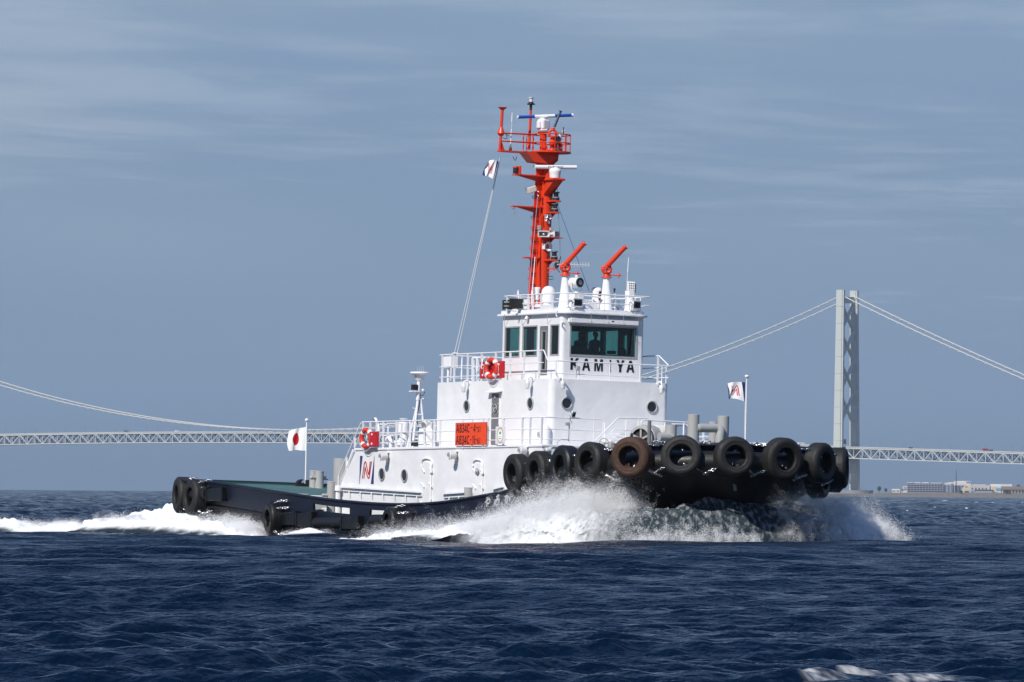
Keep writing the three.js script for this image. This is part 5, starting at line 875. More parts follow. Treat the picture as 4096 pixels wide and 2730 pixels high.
{
  const c = axisAt(MY(300)), yTop = MY(418), X = c.x + 0.12;
  // blue scanner on the pedestal at the mast head
  const q = radar('blue', M.blue, M.whiteFine, V3(X, 0, 0), [[386, 179], [716, 171]], 0.06), p = q.o;
  const s = (v) => at(F4(542, v), 'x', X), top = s(178), zc = top.z;
  mk('pedestal', [cyl([X, yTop, zc], [X, s(292).y, zc], 0.125, 0.125, 24), lathe([[0.125, 0], [0.2, 0.05], [0.21, 0.09]], [X, s(296).y, zc], Y, 24), profileZ([[X - 0.1, yTop], [X + 0.38, yTop], [X + 0.1, yTop + 0.5]], zc - 0.015, zc + 0.015)], M.orange, p);
  mk('gearbox', [new RoundedBoxGeometry(0.34, 0.42, 0.4, 4, 0.09).rotateY(0.3).translate(X, s(232).y, zc), cyl([X, s(272).y, zc], [X, s(262).y, zc], 0.2, 0.19, 24), new RoundedBoxGeometry(0.22, 0.3, 0.2, 3, 0.06).translate(X + 0.02, s(235).y, zc + 0.17), cyl([X, s(200).y, zc], [X, s(183).y, zc], 0.12, 0.16, 20)], M.whiteFine, p);
  const seg = (f0, f1, r, mat, name) => mk(name, cyl(q.m.clone().addScaledVector(q.d, q.half * f0), q.m.clone().addScaledVector(q.d, q.half * f1), r, r, 16), mat, p);
  seg(-0.97, -0.36, 0.058, M.blue, 'scanner_arm'); seg(0.32, 0.95, 0.058, M.blue, 'scanner_arm'); seg(-0.38, 0.34, 0.063, M.whiteFine, 'scanner_centre'); seg(-1.0, -0.96, 0.063, M.whiteFine, 'end_cap'); seg(0.94, 1.0, 0.065, M.whiteFine, 'end_cap');
}
{
  const b = V3(axisAt(MY(600)).x + 0.62, 0, 0), q = radar('white', M.whiteFine, M.whiteFine, b, [[499, 512], [744, 518]], 0.06), p = q.o, s = (v, u = 617) => at(F4(u, v), 'x', b.x), zc = s(560).z;
  mk('scanner_arm', cyl(q.A, q.B, 0.074, 0.074, 20), M.whiteFine, p);
  mk('gearbox', [lathe([[0.19, 0], [0.2, 0.06], [0.205, 0.18], [0.225, 0.24], [0.215, 0.32], [0.12, 0.36], [0.06, 0.4]], [b.x, s(588).y, zc], Y, 28)], M.whiteFine, p);
  const yb2 = s(590).y, am = axisAt(yb2); mk('radar_bracket', [rbox(am.x + 0.1, b.x + 0.3, yb2 - 0.09, yb2, zc - 0.28, zc + 0.26, 0.03), new THREE.BufferGeometry().copy(profileZ([[am.x + 0.1, yb2 - 0.08], [b.x + 0.28, yb2 - 0.08], [am.x + 0.12, yb2 - 0.58]], zc - 0.2, zc + 0.18))], M.orange, p);
  // maker's name on the scanner
  const cv = document.createElement('canvas'); cv.width = 512; cv.height = 64; const x = cv.getContext('2d'); x.fillStyle = '#e9eaec'; x.fillRect(0, 0, 512, 64); x.fillStyle = '#10164a'; x.font = 'bold 74px sans-serif'; x.textAlign = 'center'; x.textBaseline = 'middle'; x.save(); x.translate(256, 34); x.scale(1.3, 1); x.fillText('FURUNO', 0, 0); x.restore();
  const t = new THREE.CanvasTexture(cv); t.colorSpace = THREE.SRGBColorSpace; const mat = new THREE.MeshStandardMaterial({ map: t, roughness: 0.35 }); mat.name = 'scanner_print';
  const n = V3(1, 0, 0.25).addScaledVector(q.d, -V3(1, 0, 0.25).dot(q.d)).normalize(), up = n.clone().cross(q.d).normalize(), L = q.half * 0.95, g = new THREE.CylinderGeometry(0.0755, 0.0755, L, 12, 1, true, -0.62, 1.24);
  // cylinder axis along the arm, its printed strip towards the bow
  const uvA = g.attributes.uv; for (let i = 0; i < uvA.count; i++) { const u = uvA.getX(i), v = uvA.getY(i); uvA.setXY(i, v, 1 - u); }
  g.applyMatrix4(new THREE.Matrix4().makeBasis(q.d.clone().cross(n).normalize(), q.d, n)).translate(...q.m.clone().addScaledVector(q.d, -q.half * 0.02).toArray());
  mk('maker_name', g, mat, p, true);
}
{
  // arms, lamp shelves and lamps up the mast; left arms run athwart to starboard, lamp shelves look forward
  const arm = (u, v, deep, len) => { const y = MY(v, u), a = axisAt(y), z = at(F4(u, v), 'x', a.x).z; mk('yard', [box(a.x - 0.13, a.x + 0.13, y - 0.045, y, a.z, z), profileX([[a.z, y - 0.04], [lerp(a.z, z, len), y - 0.04], [a.z + 0.1, y - deep]], a.x - 0.02, a.x + 0.02)], M.orange, mast); return V3(a.x, y, z); };
  const y1 = arm(340, 595, 0.30, 0.92), y2 = arm(330, 803, 0.30, 0.9); arm(410, 1130, 0.06, 0.9);
  mk('stern_light', [cyl([y1.x, y1.y + 0.02, y1.z - 0.07], [y1.x, y1.y + 0.26, y1.z - 0.07], 0.09, 0.09, 16)], M.lens, mast); mk('light_shield', [rbox(y1.x - 0.15, y1.x + 0.15, y1.y, y1.y + 0.3, y1.z - 0.24, y1.z - 0.18, 0.01), cyl([y1.x, y1.y + 0.22, y1.z - 0.07], [y1.x, y1.y + 0.27, y1.z - 0.07], 0.1, 0.1, 16)], M.orange, mast);
  mk('arm_eye', [ring([y2.x, y2.y - 0.09, y2.z - 0.06], [1, 0, 0], 0.04, 0.011, 14, 5), ring(at(F4(348, 822), 'x', y2.x), [1, 0, 0], 0.04, 0.011, 14, 5)], M.steel, mast);
  const fl = grp('floodlight', tug), fq = at(F4(458, 665), 'x', y1.x - 0.1); mk('housing', [new RoundedBoxGeometry(0.26, 0.22, 0.34, 2, 0.03).rotateX(0.35).translate(fq.x, fq.y, fq.z)], std('cream_enamel', [0.68, 0.67, 0.6], 0.4), fl);
  for (const [u, v, w] of [[648, 742, 0.42], [640, 818, 0.4], [636, 1134, 0.42]]) {
    const y = MY(v), a = axisAt(y), e = at(F4(u, v), 'x', a.x + 0.4), z = Math.min(e.z + 0.2, a.z);
    const px = a.x + 0.25, len = Math.abs(e.z - a.z);
    mk('lamp_shelf', [plan([[a.x - 0.1, a.z + 0.2], [a.x + 0.5, a.z + 0.05], [a.x + 0.62, e.z + 0.12], [a.x + 0.5, e.z], [a.x, e.z + 0.05]].reverse(), y - 0.05, y, 0), profileZ([[a.x + 0.1, y - 0.05], [a.x + 0.5, y - 0.05], [a.x + 0.1, y - 0.25]], a.z - 0.15, a.z - 0.12)], M.orange, mast);
    const c = V3(a.x + 0.42, y, e.z + 0.16), o = grp('navigation_light', tug);
    mk('light_base', [cyl([c.x, y, c.z], [c.x, y + 0.1, c.z], 0.13, 0.12, 20), cyl([c.x, y + 0.28, c.z], [c.x, y + 0.32, c.z], 0.135, 0.12, 20)], M.blackPlastic, o); mk('light_lens', cyl([c.x, y + 0.1, c.z], [c.x, y + 0.28, c.z], 0.09, 0.09, 18), M.lens, o); mk('light_band', [cyl([c.x, y + 0.1, c.z], [c.x, y + 0.125, c.z], 0.128, 0.128, 20), cyl([c.x, y + 0.29, c.z], [c.x, y + 0.3, c.z], 0.138, 0.138, 20)], M.grey, o);
    mk('light_cable', tube([[c.x - 0.1, y + 0.05, c.z + 0.12], [a.x + 0.3, y + 0.22, a.z - 0.05], [a.x + 0.26, y + 0.1, a.z]], 0.016, 20, 5), M.wire, o);
  }
  const horn = (u, v, r, len, d, mat = M.whiteFine) => { const c = at(F4(u, v), 'x', axisAt(MY(v)).x + 0.3), o = grp('horn', tug), n = P(d).normalize(), back = c.clone().addScaledVector(n, -len); mk('bell', lathe([[r * 0.18, 0], [r * 0.22, len * 0.45], [r * 0.45, len * 0.8], [r, len], [r * 0.93, len - 0.004], [r * 0.4, len * 0.78], [0.01, len * 0.5]], back, n, 26), mat, o); mk('driver', [cyl(back.clone().addScaledVector(n, -0.08), back.clone().addScaledVector(n, 0.05), r * 0.45, r * 0.45, 16), sph(c.clone().addScaledVector(n, -len * 0.3), r * 0.2, 10, 8), bar(back, back.clone().add(V3(-0.25, -0.02, 0)), 0.06, 0.06)], mat, o); };
  horn(583, 845, 0.105, 0.3, [1, 0, -0.25]); horn(560, 842, 0.075, 0.26, [1, 0, 0.2]); horn(575, 882, 0.06, 0.16, [1, -0.1, -0.3]); horn(556, 866, 0.05, 0.14, [1, 0, 0.3]);
  horn(574, 1045, 0.18, 0.34, [1, 0.02, -0.2]);
  mk('horn_bracket', [(() => { const c = at(F4(543, 1045), 'x', axisAt(MY(1045)).x + 0.2); return rbox(c.x - 0.15, c.x + 0.1, c.y - 0.11, c.y + 0.11, c.z - 0.04, c.z + 0.05, 0.02); })()], M.whiteFine, mast);
  // two square loudspeakers
  const speaker = (u, v, d, w) => { const c = at(F4(u, v), 'x', axisAt(MY(v)).x + 0.4), o = grp('loudspeaker', tug), n = P(d).normalize(), sd = Y.clone().cross(n).normalize(), up = n.clone().cross(sd), mt = new THREE.Matrix4().makeBasis(sd, up, n).setPosition(c);
    const s1 = new THREE.CylinderGeometry(w * 0.71, w * 0.3, 0.24, 4, 1, true).rotateY(Math.PI / 4).rotateX(Math.PI / 2).scale(1, 0.5, 1).translate(0, 0, -0.08), s2 = new THREE.BoxGeometry(w * 0.3, 0.12, 0.18).translate(0, 0.0, -0.26), rim = [[0, 1], [0, -1], [1, 0], [-1, 0]].map(([a, b]) => (a ? new THREE.BoxGeometry(0.03, w * 0.53, 0.05).translate(a * w * 0.5, 0, 0.04) : new THREE.BoxGeometry(w * 1.03, 0.03, 0.05).translate(0, b * w * 0.25, 0.04)));
    mk('flare', [s1, s2, ...rim].map((g) => g.applyMatrix4(mt)), M.lamp, o); mk('throat', [new THREE.PlaneGeometry(w * 0.62, w * 0.3).translate(0, 0, -0.07).applyMatrix4(mt)], M.greyDark, o); mk('phase_plug', sph(c.clone().addScaledVector(n, -0.03), 0.045, 10, 8), M.lamp, o); };
  speaker(541, 961, [1, 0, 0.45], 0.4); speaker(622, 963, [0.9, 0, -0.55], 0.36);
  mk('speaker_shelf', (() => { const y = MY(985), a = axisAt(y); return [plan([[a.x, a.z - 0.55], [a.x + 0.5, a.z - 0.5], [a.x + 0.5, a.z + 0.15], [a.x, a.z + 0.2]], y - 0.03, y), profileZ([[a.x + 0.1, y - 0.03], [a.x + 0.45, y - 0.03], [a.x + 0.1, y - 0.2]], a.z - 0.2, a.z - 0.17)]; })(), M.orange, mast);
  mk('speaker_box', (() => { const c = at(F4(512, 918), 'x', axisAt(MY(918)).x + 0.25), e = at(F4(592, 930), 'x', axisAt(MY(918)).x + 0.3); return [rbox(c.x - 0.06, c.x + 0.06, c.y - 0.09, c.y + 0.07, c.z - 0.06, c.z + 0.06, 0.015), rbox(e.x - 0.06, e.x + 0.06, e.y - 0.06, e.y + 0.06, e.z - 0.06, e.z + 0.06, 0.015)]; })(), M.grey, mast);
  // monitor on the mast head, wind vane, box
  const yP = MY(418), X = axisAt(yP).x + 0.55, c = at(F4(601, 290), 'x', X), o = grp('fire_monitor', tug), nz = at(F4(656, 140), 'x', X + 0.2), st = at(F4(612, 248), 'x', X);
  mk('body', [ring(c, [0.8, 0, 0.45], 0.13, 0.045, 24, 8), cyl([X, yP, c.z], [X, c.y - 0.1, c.z], 0.09, 0.075, 18), lathe([[0.16, 0], [0.16, 0.04], [0.11, 0.06]], [X, yP + 0.02, c.z], Y, 18), sph([X, c.y - 0.36, c.z], 0.13, 14, 10), cyl([X, c.y + 0.1, c.z], [X, c.y + 0.2, c.z - 0.02], 0.07), ring([X + 0.1, yP + 0.2, c.z - 0.28], [1, 0, 0.3], 0.09, 0.02, 18, 6)], M.orange, o); mk('nozzle', cyl(st, nz, 0.05, 0.04, 16), M.steel, o); mk('nozzle_tip', [cyl(nz.clone().lerp(st, 0.06), nz, 0.058, 0.06, 16)], M.blackPlastic, o);
  const wv = at(F4(648, 285), 'x', X - 0.1), w = grp('wind_vane', tug); mk('body', [lathe([[0.09, -0.28], [0.07, -0.06], [0.03, 0.02], [0, 0.03]], wv, Y, 16), cyl(wv, wv.clone().addScaledVector(right, 0.2).add(V3(0, 0.1, 0)), 0.018, 0.012, 8)], M.lamp, w); mk('propeller', [0, 2.1, 4.2].map((a) => bar(wv.clone().addScaledVector(right, 0.14).add(V3(0, 0.07, 0)), wv.clone().addScaledVector(right, 0.14 + 0.05 * Math.cos(a)).add(V3(0.08 * Math.cos(a), 0.07 + 0.16 * Math.sin(a), 0.1 * Math.cos(a))), 0.03, 0.01)), M.wire, w); mk('vane_post', cyl([wv.x, yP, wv.z], wv, 0.06, 0.05), M.lamp, w);
  const lt = at(F4(630, 340), 'x', X - 0.05), lo = grp('navigation_light', tug); mk('light_base', [cyl([lt.x, lt.y - 0.14, lt.z], [lt.x, lt.y - 0.06, lt.z], 0.15, 0.14, 20), cyl([lt.x, lt.y + 0.1, lt.z], [lt.x, lt.y + 0.15, lt.z], 0.14, 0.12, 20)], M.blackPlastic, lo); mk('light_lens', cyl([lt.x, lt.y - 0.06, lt.z], [lt.x, lt.y + 0.1, lt.z], 0.11, 0.11, 20), M.lens, lo); mk('light_stand', [cyl([lt.x, yP, lt.z], [lt.x, lt.y - 0.14, lt.z], 0.07), rbox(lt.x - 0.14, lt.x + 0.1, yP, yP + 0.24, lt.z - 0.2, lt.z + 0.1, 0.02)], M.greyDark, lo);
}
{
  // ladder casing with rungs up the after side, steps, conduits, aerial bracket
  const a = at(F4(455, 1470), 'x', MX), b = at(F4(497, 500), 'x', MX), zo = (y) => lerp(a.z, b.z, (y - a.y) / (b.y - a.y));
  const q = (y) => axisAt(y), ya = RY, yb3 = MY(495);
  mk('ladder_casing', bar([q(ya).x - 0.06, ya, (q(ya).z + zo(ya)) / 2], [q(yb3).x - 0.06, yb3, (q(yb3).z + zo(yb3)) / 2], (zo(ya) - q(ya).z) + 0.04, 0.05), M.orange, mast);
  const lad = grp('ladder', tug);
  for (let i = 0; i < 14; i++) { const y = lerp(ya + 0.25, yb3 - 0.1, i / 13); mk('rung', cyl([q(y).x + 0.0, y, zo(y) - 0.22], [q(y).x + 0.0, y, zo(y) - 0.01], 0.014, 0.014, 6), M.brown, lad); }
  for (let i = 0; i < 12; i++) { const v = 512 + i * 68, p = at(F4(498 - (v - 512) * 0.052, v), 'x', MX), w = 0.13; mk('step', tube([[p.x, p.y + 0.035, p.z - 0.12], [p.x, p.y + 0.035, p.z + w], [p.x, p.y - 0.035, p.z + w], [p.x, p.y - 0.035, p.z - 0.12]], 0.013, 16, 5), M.orange, lad); }
  { const p = at(F4(578, 1254), 'x', MX); mk('step', tube([[p.x, p.y + 0.04, p.z + 0.15], [p.x, p.y + 0.04, p.z - 0.16], [p.x, p.y - 0.04, p.z - 0.16], [p.x, p.y - 0.04, p.z + 0.15]], 0.014, 16, 5), M.greyDark, mast); }
  const seam = []; for (const [u0, v0, u1, v1] of [[498, 1010, 487, 1470], [520, 690, 512, 990], [533, 830, 538, 910]]) { const p = at(F4(u0, v0), 'x', MX + 0.22), r = at(F4(u1, v1), 'x', MX + 0.22); seam.push(cyl(p, r, 0.02, 0.02, 6)); } mk('conduit', seam, M.orange, mast);
  const rp0 = at(F4(503, 700), 'x', MX + 0.3), rp1 = at(F4(438, 1400), 'x', MX + 0.3), rg = grp('rigging', tug);
  mk('halyard', tube([rp0, rp0.clone().lerp(rp1, 0.5).add(V3(0, -0.03, 0)), rp1], 0.012, 20, 5), std('violet_rope', [0.42, 0.36, 0.48], 0.7), rg);
  mk('halyard_block', [sph(at(F4(506, 680), 'x', MX + 0.3), 0.05, 10, 8), sph(at(F4(505, 706), 'x', MX + 0.3), 0.05, 10, 8)], M.chain, rg);
  const e0 = at(F4(630, 755), 'x', MX + 0.5), e1 = at(F4(846, 1345), 'x', -2.6); mk('stay', cyl(e0, e1, 0.012, 0.012, 5), M.blueWire, rg);
  const k0 = at(F4(633, 640), 'x', MX + 0.5), k1 = at(F4(654, 1120), 'x', MX + 0.9), k2 = at(F4(640, 830), 'x', MX + 0.5), k3 = at(F4(664, 1230), 'x', MX + 0.9); mk('wire_aerial', [cyl(k0, k2, 0.007, 0.007, 4), cyl(k2, k3, 0.007, 0.007, 4), cyl(at(F4(650, 920), 'x', MX + 0.7), at(F4(648, 1110), 'x', MX + 0.7), 0.007, 0.007, 4)], M.greyDark, rg);
  const ab = grp('aerial_bracket', tug), r0 = at(F4(568, 1192), 'x', MX + 0.25), r1 = at(F4(628, 1192), 'x', MX + 0.45); mk('arm', [cyl(r0, r1, 0.03, 0.025, 8), cyl(r0.clone().add(V3(0, -0.15, 0)), r1, 0.014, 0.014, 6)], M.orange, ab); mk('aerial', [cyl(at(F4(655, 1110), 'x', MX + 0.5), at(F4(636, 1190), 'x', MX + 0.45), 0.02, 0.02, 6), rbox(r1.x - 0.05, r1.x + 0.05, r1.y + 0.02, r1.y + 0.22, r1.z - 0.05, r1.z + 0.06, 0.02), cyl(r1, at(F4(652, 1220), 'x', MX + 0.5), 0.016, 0.012, 6), tube([r1, at(F4(610, 1195), 'x', MX + 0.4), at(F4(614, 1165), 'x', MX + 0.4), at(F4(632, 1155), 'x', MX + 0.45)], 0.011, 20, 5)], M.wire, ab);
  // signal halyard from the platform arm to the after rail
  const t0 = at(F4(249, 455), 'x', MX), t1 = at(F3(265, 585), 'z', HW); mk('halyard', [cyl(t0, t1, 0.014, 0.014, 5), cyl(t0.clone().add(V3(0, 0, -0.02)), t1.clone().add(V3(0.06, 0, -0.08)), 0.012, 0.012, 5)], M.whiteFine, rg); mk('cleat', [rbox(t1.x - 0.12, t1.x + 0.12, t1.y - 0.05, t1.y, HW - 0.08, HW + 0.04, 0.015)], M.whiteFine, rg);
}
// ---------------------------------------------------------------- gear on the lower house top, after the deckhouse
{
  const q = (u, v, z) => at(H1(u, v), 'z', z);
  // two mushroom ventilators
  for (const [uc, vt, vb, w, z] of [[905, 1020, 1185, 195, 2.0], [1345, 1020, 1215, 128, 0.9]]) {
    const a = q(uc, vt, z), b = q(uc, vb, z), r = w * 0.236 / 110 * 0.5 * 1.0, o = grp('mushroom_ventilator', tug);
    mk('cap', [lathe([[0, a.y - b.y + 0.02], [r * 0.98, a.y - b.y + 0.01], [r, a.y - b.y - 0.02], [r, 0], [r * 0.93, 0]], b, Y, 40), cyl([b.x - r * 0.9, b.y, b.z - 0.1], [b.x - r * 0.9, a.y, b.z - 0.1], r * 0.55, r * 0.55, 24)], M.whiteFine, o);
    mk('neck', cyl([b.x, TOP1, b.z], [b.x, b.y + 0.02, b.z], r * 0.62, r * 0.62, 28), M.whiteFine, o);
    mk('skirt', lathe([[r * 0.92, 0], [r * 0.95, 0.02], [r * 0.93, 0.28], [r * 0.86, 0.42], [r * 0.62, 0.62]], [b.x, TOP1, b.z], Y, 36), M.whiteFine, o);
    if (w > 150) mk('cap_wheel', [cyl([b.x, a.y, b.z], [b.x, a.y + 0.1, b.z], 0.05), lathe([[0, 0.14], [0.14, 0.14], [0.19, 0.12], [0.1, 0.07], [0.05, 0.06]], [b.x, a.y + 0.01, b.z], Y, 24)], M.whiteFine, o);
  }
  mk('small_vent', (() => { const a = q(745, 1395, 2.6); return [rbox(a.x - 0.3, a.x + 0.3, TOP1, a.y, 2.2, 2.8, 0.04), lathe([[0.28, 0], [0.26, 0.1], [0.1, 0.18], [0, 0.19]], [a.x + 0.1, a.y - 0.02, 2.5], Y, 24)]; })(), M.whiteFine, tug);
  mk('swan_neck_vent', (() => { const a = q(600, 1360, 2.9), b = q(685, 1480, 2.9), t = q(640, 1280, 2.9); return [tube([[b.x, TOP1, 2.9], [b.x, t.y - 0.12, 2.9], [(a.x + b.x) / 2 + 0.05, t.y, 2.9], [a.x, t.y - 0.14, 2.9], [a.x, a.y - 0.02, 2.9]], 0.075, 40, 12)]; })(), M.whiteFine, tug);
  { const a = q(475, 1480, 3.3), t = q(455, 960, 3.3), e = q(412, 955, 3.3), o = grp('exhaust_pipe', tug); mk('pipe', tube([[a.x, TOP1, 3.3], [a.x, t.y - 0.35, 3.3], [t.x, t.y - 0.1, 3.3], [t.x - 0.1, t.y, 3.3], e], 0.05, 40, 12), M.whiteFine, o); mk('pipe_mouth', [sph(e, 0.075, 14, 10)], M.greyDark, o); }
  mk('cross_pipe', [cyl(q(510, 1055, 1), q(665, 1060, 1), 0.04), cyl(q(520, 1245, 1), q(745, 1250, 1), 0.03), cyl(q(1330, 990, 0.5), q(1470, 985, 0.5), 0.04)], M.whiteFine, tug);
  // A-frame signal mast
  const o = grp('signal_mast', tug), X = -10.2, m = (u, v) => at(H1(u, v), 'x', X), head = m(1168, 290), f1 = m(1060, 1260), f2 = m(1265, 1060), f3 = m(1110, 1440);
  mk('leg', [cyl([X, TOP1, f1.z], m(1148, 640), 0.045, 0.05, 12), cyl(m(1148, 640), head, 0.075, 0.07, 14)], M.whiteFine, o); mk('leg', cyl(m(1290, 1440).setY(TOP1), m(1200, 620), 0.042, 0.042, 12), M.whiteFine, o); mk('leg', cyl([X - 0.7, TOP1, f3.z], m(1165, 600), 0.04, 0.04, 12), M.whiteFine, o);
  for (const [u0, u1, v] of [[1118, 1238, 885], [1070, 1245, 1085], [1085, 1200, 1295]]) mk('rung', cyl(m(u0, v), m(u1, v + 6), 0.032, 0.032, 10), M.whiteFine, o);
  mk('head_plate', [lathe([[0.06, -0.34], [0.17, -0.22], [0.19, -0.06], [0.34, -0.03], [0.36, 0], [0.34, 0.05], [0, 0.05]], m(1178, 188), Y, 28), rbox(X - 0.1, X + 0.1, m(1150, 250).y, m(1150, 205).y, m(1190, 220).z, m(1118, 220).z, 0.03)], M.whiteFine, o);
  mk('bird_spike', [1140, 1178, 1210, 1246].map((u) => cyl(m(u, 170), m(u + 2, 60), 0.006, 0.004, 5)).concat([1140, 1178, 1210, 1246].map((u) => cyl(m(u, 172), m(u, 155), 0.025, 0.02, 8))), M.lamp, o);
  mk('black_screen', [rbox(X - 0.08, X + 0.08, m(1090, 470).y, m(1090, 378).y, m(1135, 420).z, m(1050, 420).z, 0.01)], M.blackPlastic, o); mk('shelf', [rbox(X - 0.12, X + 0.12, m(1080, 505).y, m(1080, 485).y, m(1140, 490).z, m(1020, 490).z, 0.01)], M.whiteFine, o); mk('small_lamp', [cyl(m(1085, 470), m(1085, 430), 0.04, 0.04, 12), sph(m(1235, 480), 0.07, 10, 8)], M.lamp, o);
  mk('mast_cable', [tube([m(1178, 300), m(1168, 420), m(1188, 560), m(1180, 700), m(1142, 880), m(1138, 1000), m(1160, 1130), m(1158, 1280), m(1155, 1440)], 0.017, 80, 6), tube([m(1190, 560), m(1240, 560), m(1262, 500)], 0.013, 16, 5), tube([m(1170, 440), m(1150, 350), m(1175, 350)], 0.01, 16, 5)], M.wire, o);
  mk('hook', [tube([m(1065, 758), m(1072, 780), m(1110, 785)], 0.018, 12, 6), tube([m(1235, 915), m(1228, 950), m(1208, 952)], 0.016, 12, 6), sph(m(1240, 620), 0.035, 8, 6)], M.whiteFine, o);
  { const c = at(H1(1305, 1040), 'z', 3.6), p = grp('deck_searchlight', tug); mk('housing', [cyl([c.x - 0.05, c.y + 0.05, 3.5], [c.x + 0.02, c.y - 0.06, 3.75], 0.1, 0.13, 18), cyl([c.x - 0.25, c.y - 0.2, 3.6], [c.x - 0.05, c.y, 3.55], 0.04)], M.lamp, p); mk('lens', disc([c.x + 0.022, c.y - 0.062, 3.756], [0.28, -0.4, 0.9], 0.11, 18), M.lampGlass, p); mk('cable', tube([at(H1(1262, 1100), 'z', 3.7), at(H1(1278, 1220), 'z', 3.7), at(H1(1285, 1380), 'z', 3.7), at(H1(1350, 1400), 'z', 3.7)], 0.01, 24, 5), M.wire, p); }
  mk('hose_reel_box', (() => { const a = q(1240, 1120, 3.2); return [rbox(a.x - 0.32, a.x + 0.25, TOP1, a.y, 2.9, 3.25, 0.08)]; })(), M.whiteFine, tug);
  mk('junction_box', (() => { const a = q(1070, 1330, 3.2), b = q(1060, 1420, 3.2); return [rbox(a.x - 0.16, a.x + 0.12, b.y, a.y, 3.0, 3.2, 0.02)]; })(), M.blackPlastic, tug);
  // gear at the after end of the deckhouse top: locker and lamp on a post
  const l = at(F3(200, 680), 'z', 1.6), c = grp('deckhouse_lamp', tug); mk('locker', rbox(l.x - 0.25, l.x + 0.3, l.y - 0.2, l.y + 0.24, 1.3, 1.65, 0.03), M.whiteFine, c); mk('post', [cyl([l.x, TOP2, 1.55], [l.x, l.y - 0.2, 1.55], 0.05), bar(at(F3(240, 620), 'z', 1.7), at(F3(228, 840), 'z', 1.7), 0.05, 0.03)], M.whiteFine, c);
  mk('platform_frame', [430, 470].map((u) => bar(at(F3(u, 840), 'z', 1.2), at(F3(u, 632), 'z', 1.2), 0.1, 0.05)).concat([cyl(at(F3(430, 632), 'z', 1.2), at(F3(540, 632), 'z', 1.2), 0.03), cyl(at(F3(430, 715), 'z', 1.2), at(F3(540, 715), 'z', 1.2), 0.02)]), M.whiteFine, tug);
  // floodlight on the forward lower rail and a box at the port rail
  flood(at(F3(1335, 1142), 'x', 1.85), [0.85, -0.25, -0.45], 0.55); mk('rail_lamp_post', [cyl(at(F3(1298, 1130), 'x', 1.72), at(F3(1285, 1380), 'x', 1.72), 0.018, 0.018, 6), rbox(1.68, 1.8, at(F3(1280, 1240), 'x', 1.75).y, at(F3(1280, 1212), 'x', 1.75).y, at(F3(1297, 1220), 'x', 1.75).z, at(F3(1262, 1220), 'x', 1.75).z, 0.01), tube([at(F3(1285, 1365), 'x', 1.75), at(F3(1215, 1368), 'x', 1.75), at(F3(1190, 1385), 'x', 1.75), at(F3(1182, 1410), 'x', 1.75)], 0.012, 20, 5)], M.grey, tug);
  mk('rail_fitting', [rbox(0.02, 0.14, at(F3(1362, 745), 'x', 0.05).y, at(F3(1362, 705), 'x', 0.05).y, at(F3(1382, 720), 'x', 0.05).z, at(F3(1350, 720), 'x', 0.05).z, 0.02), cyl(at(F3(1358, 745), 'x', 0), at(F3(1354, 812), 'x', 0), 0.014, 0.014, 6)], M.grey, tug);
}
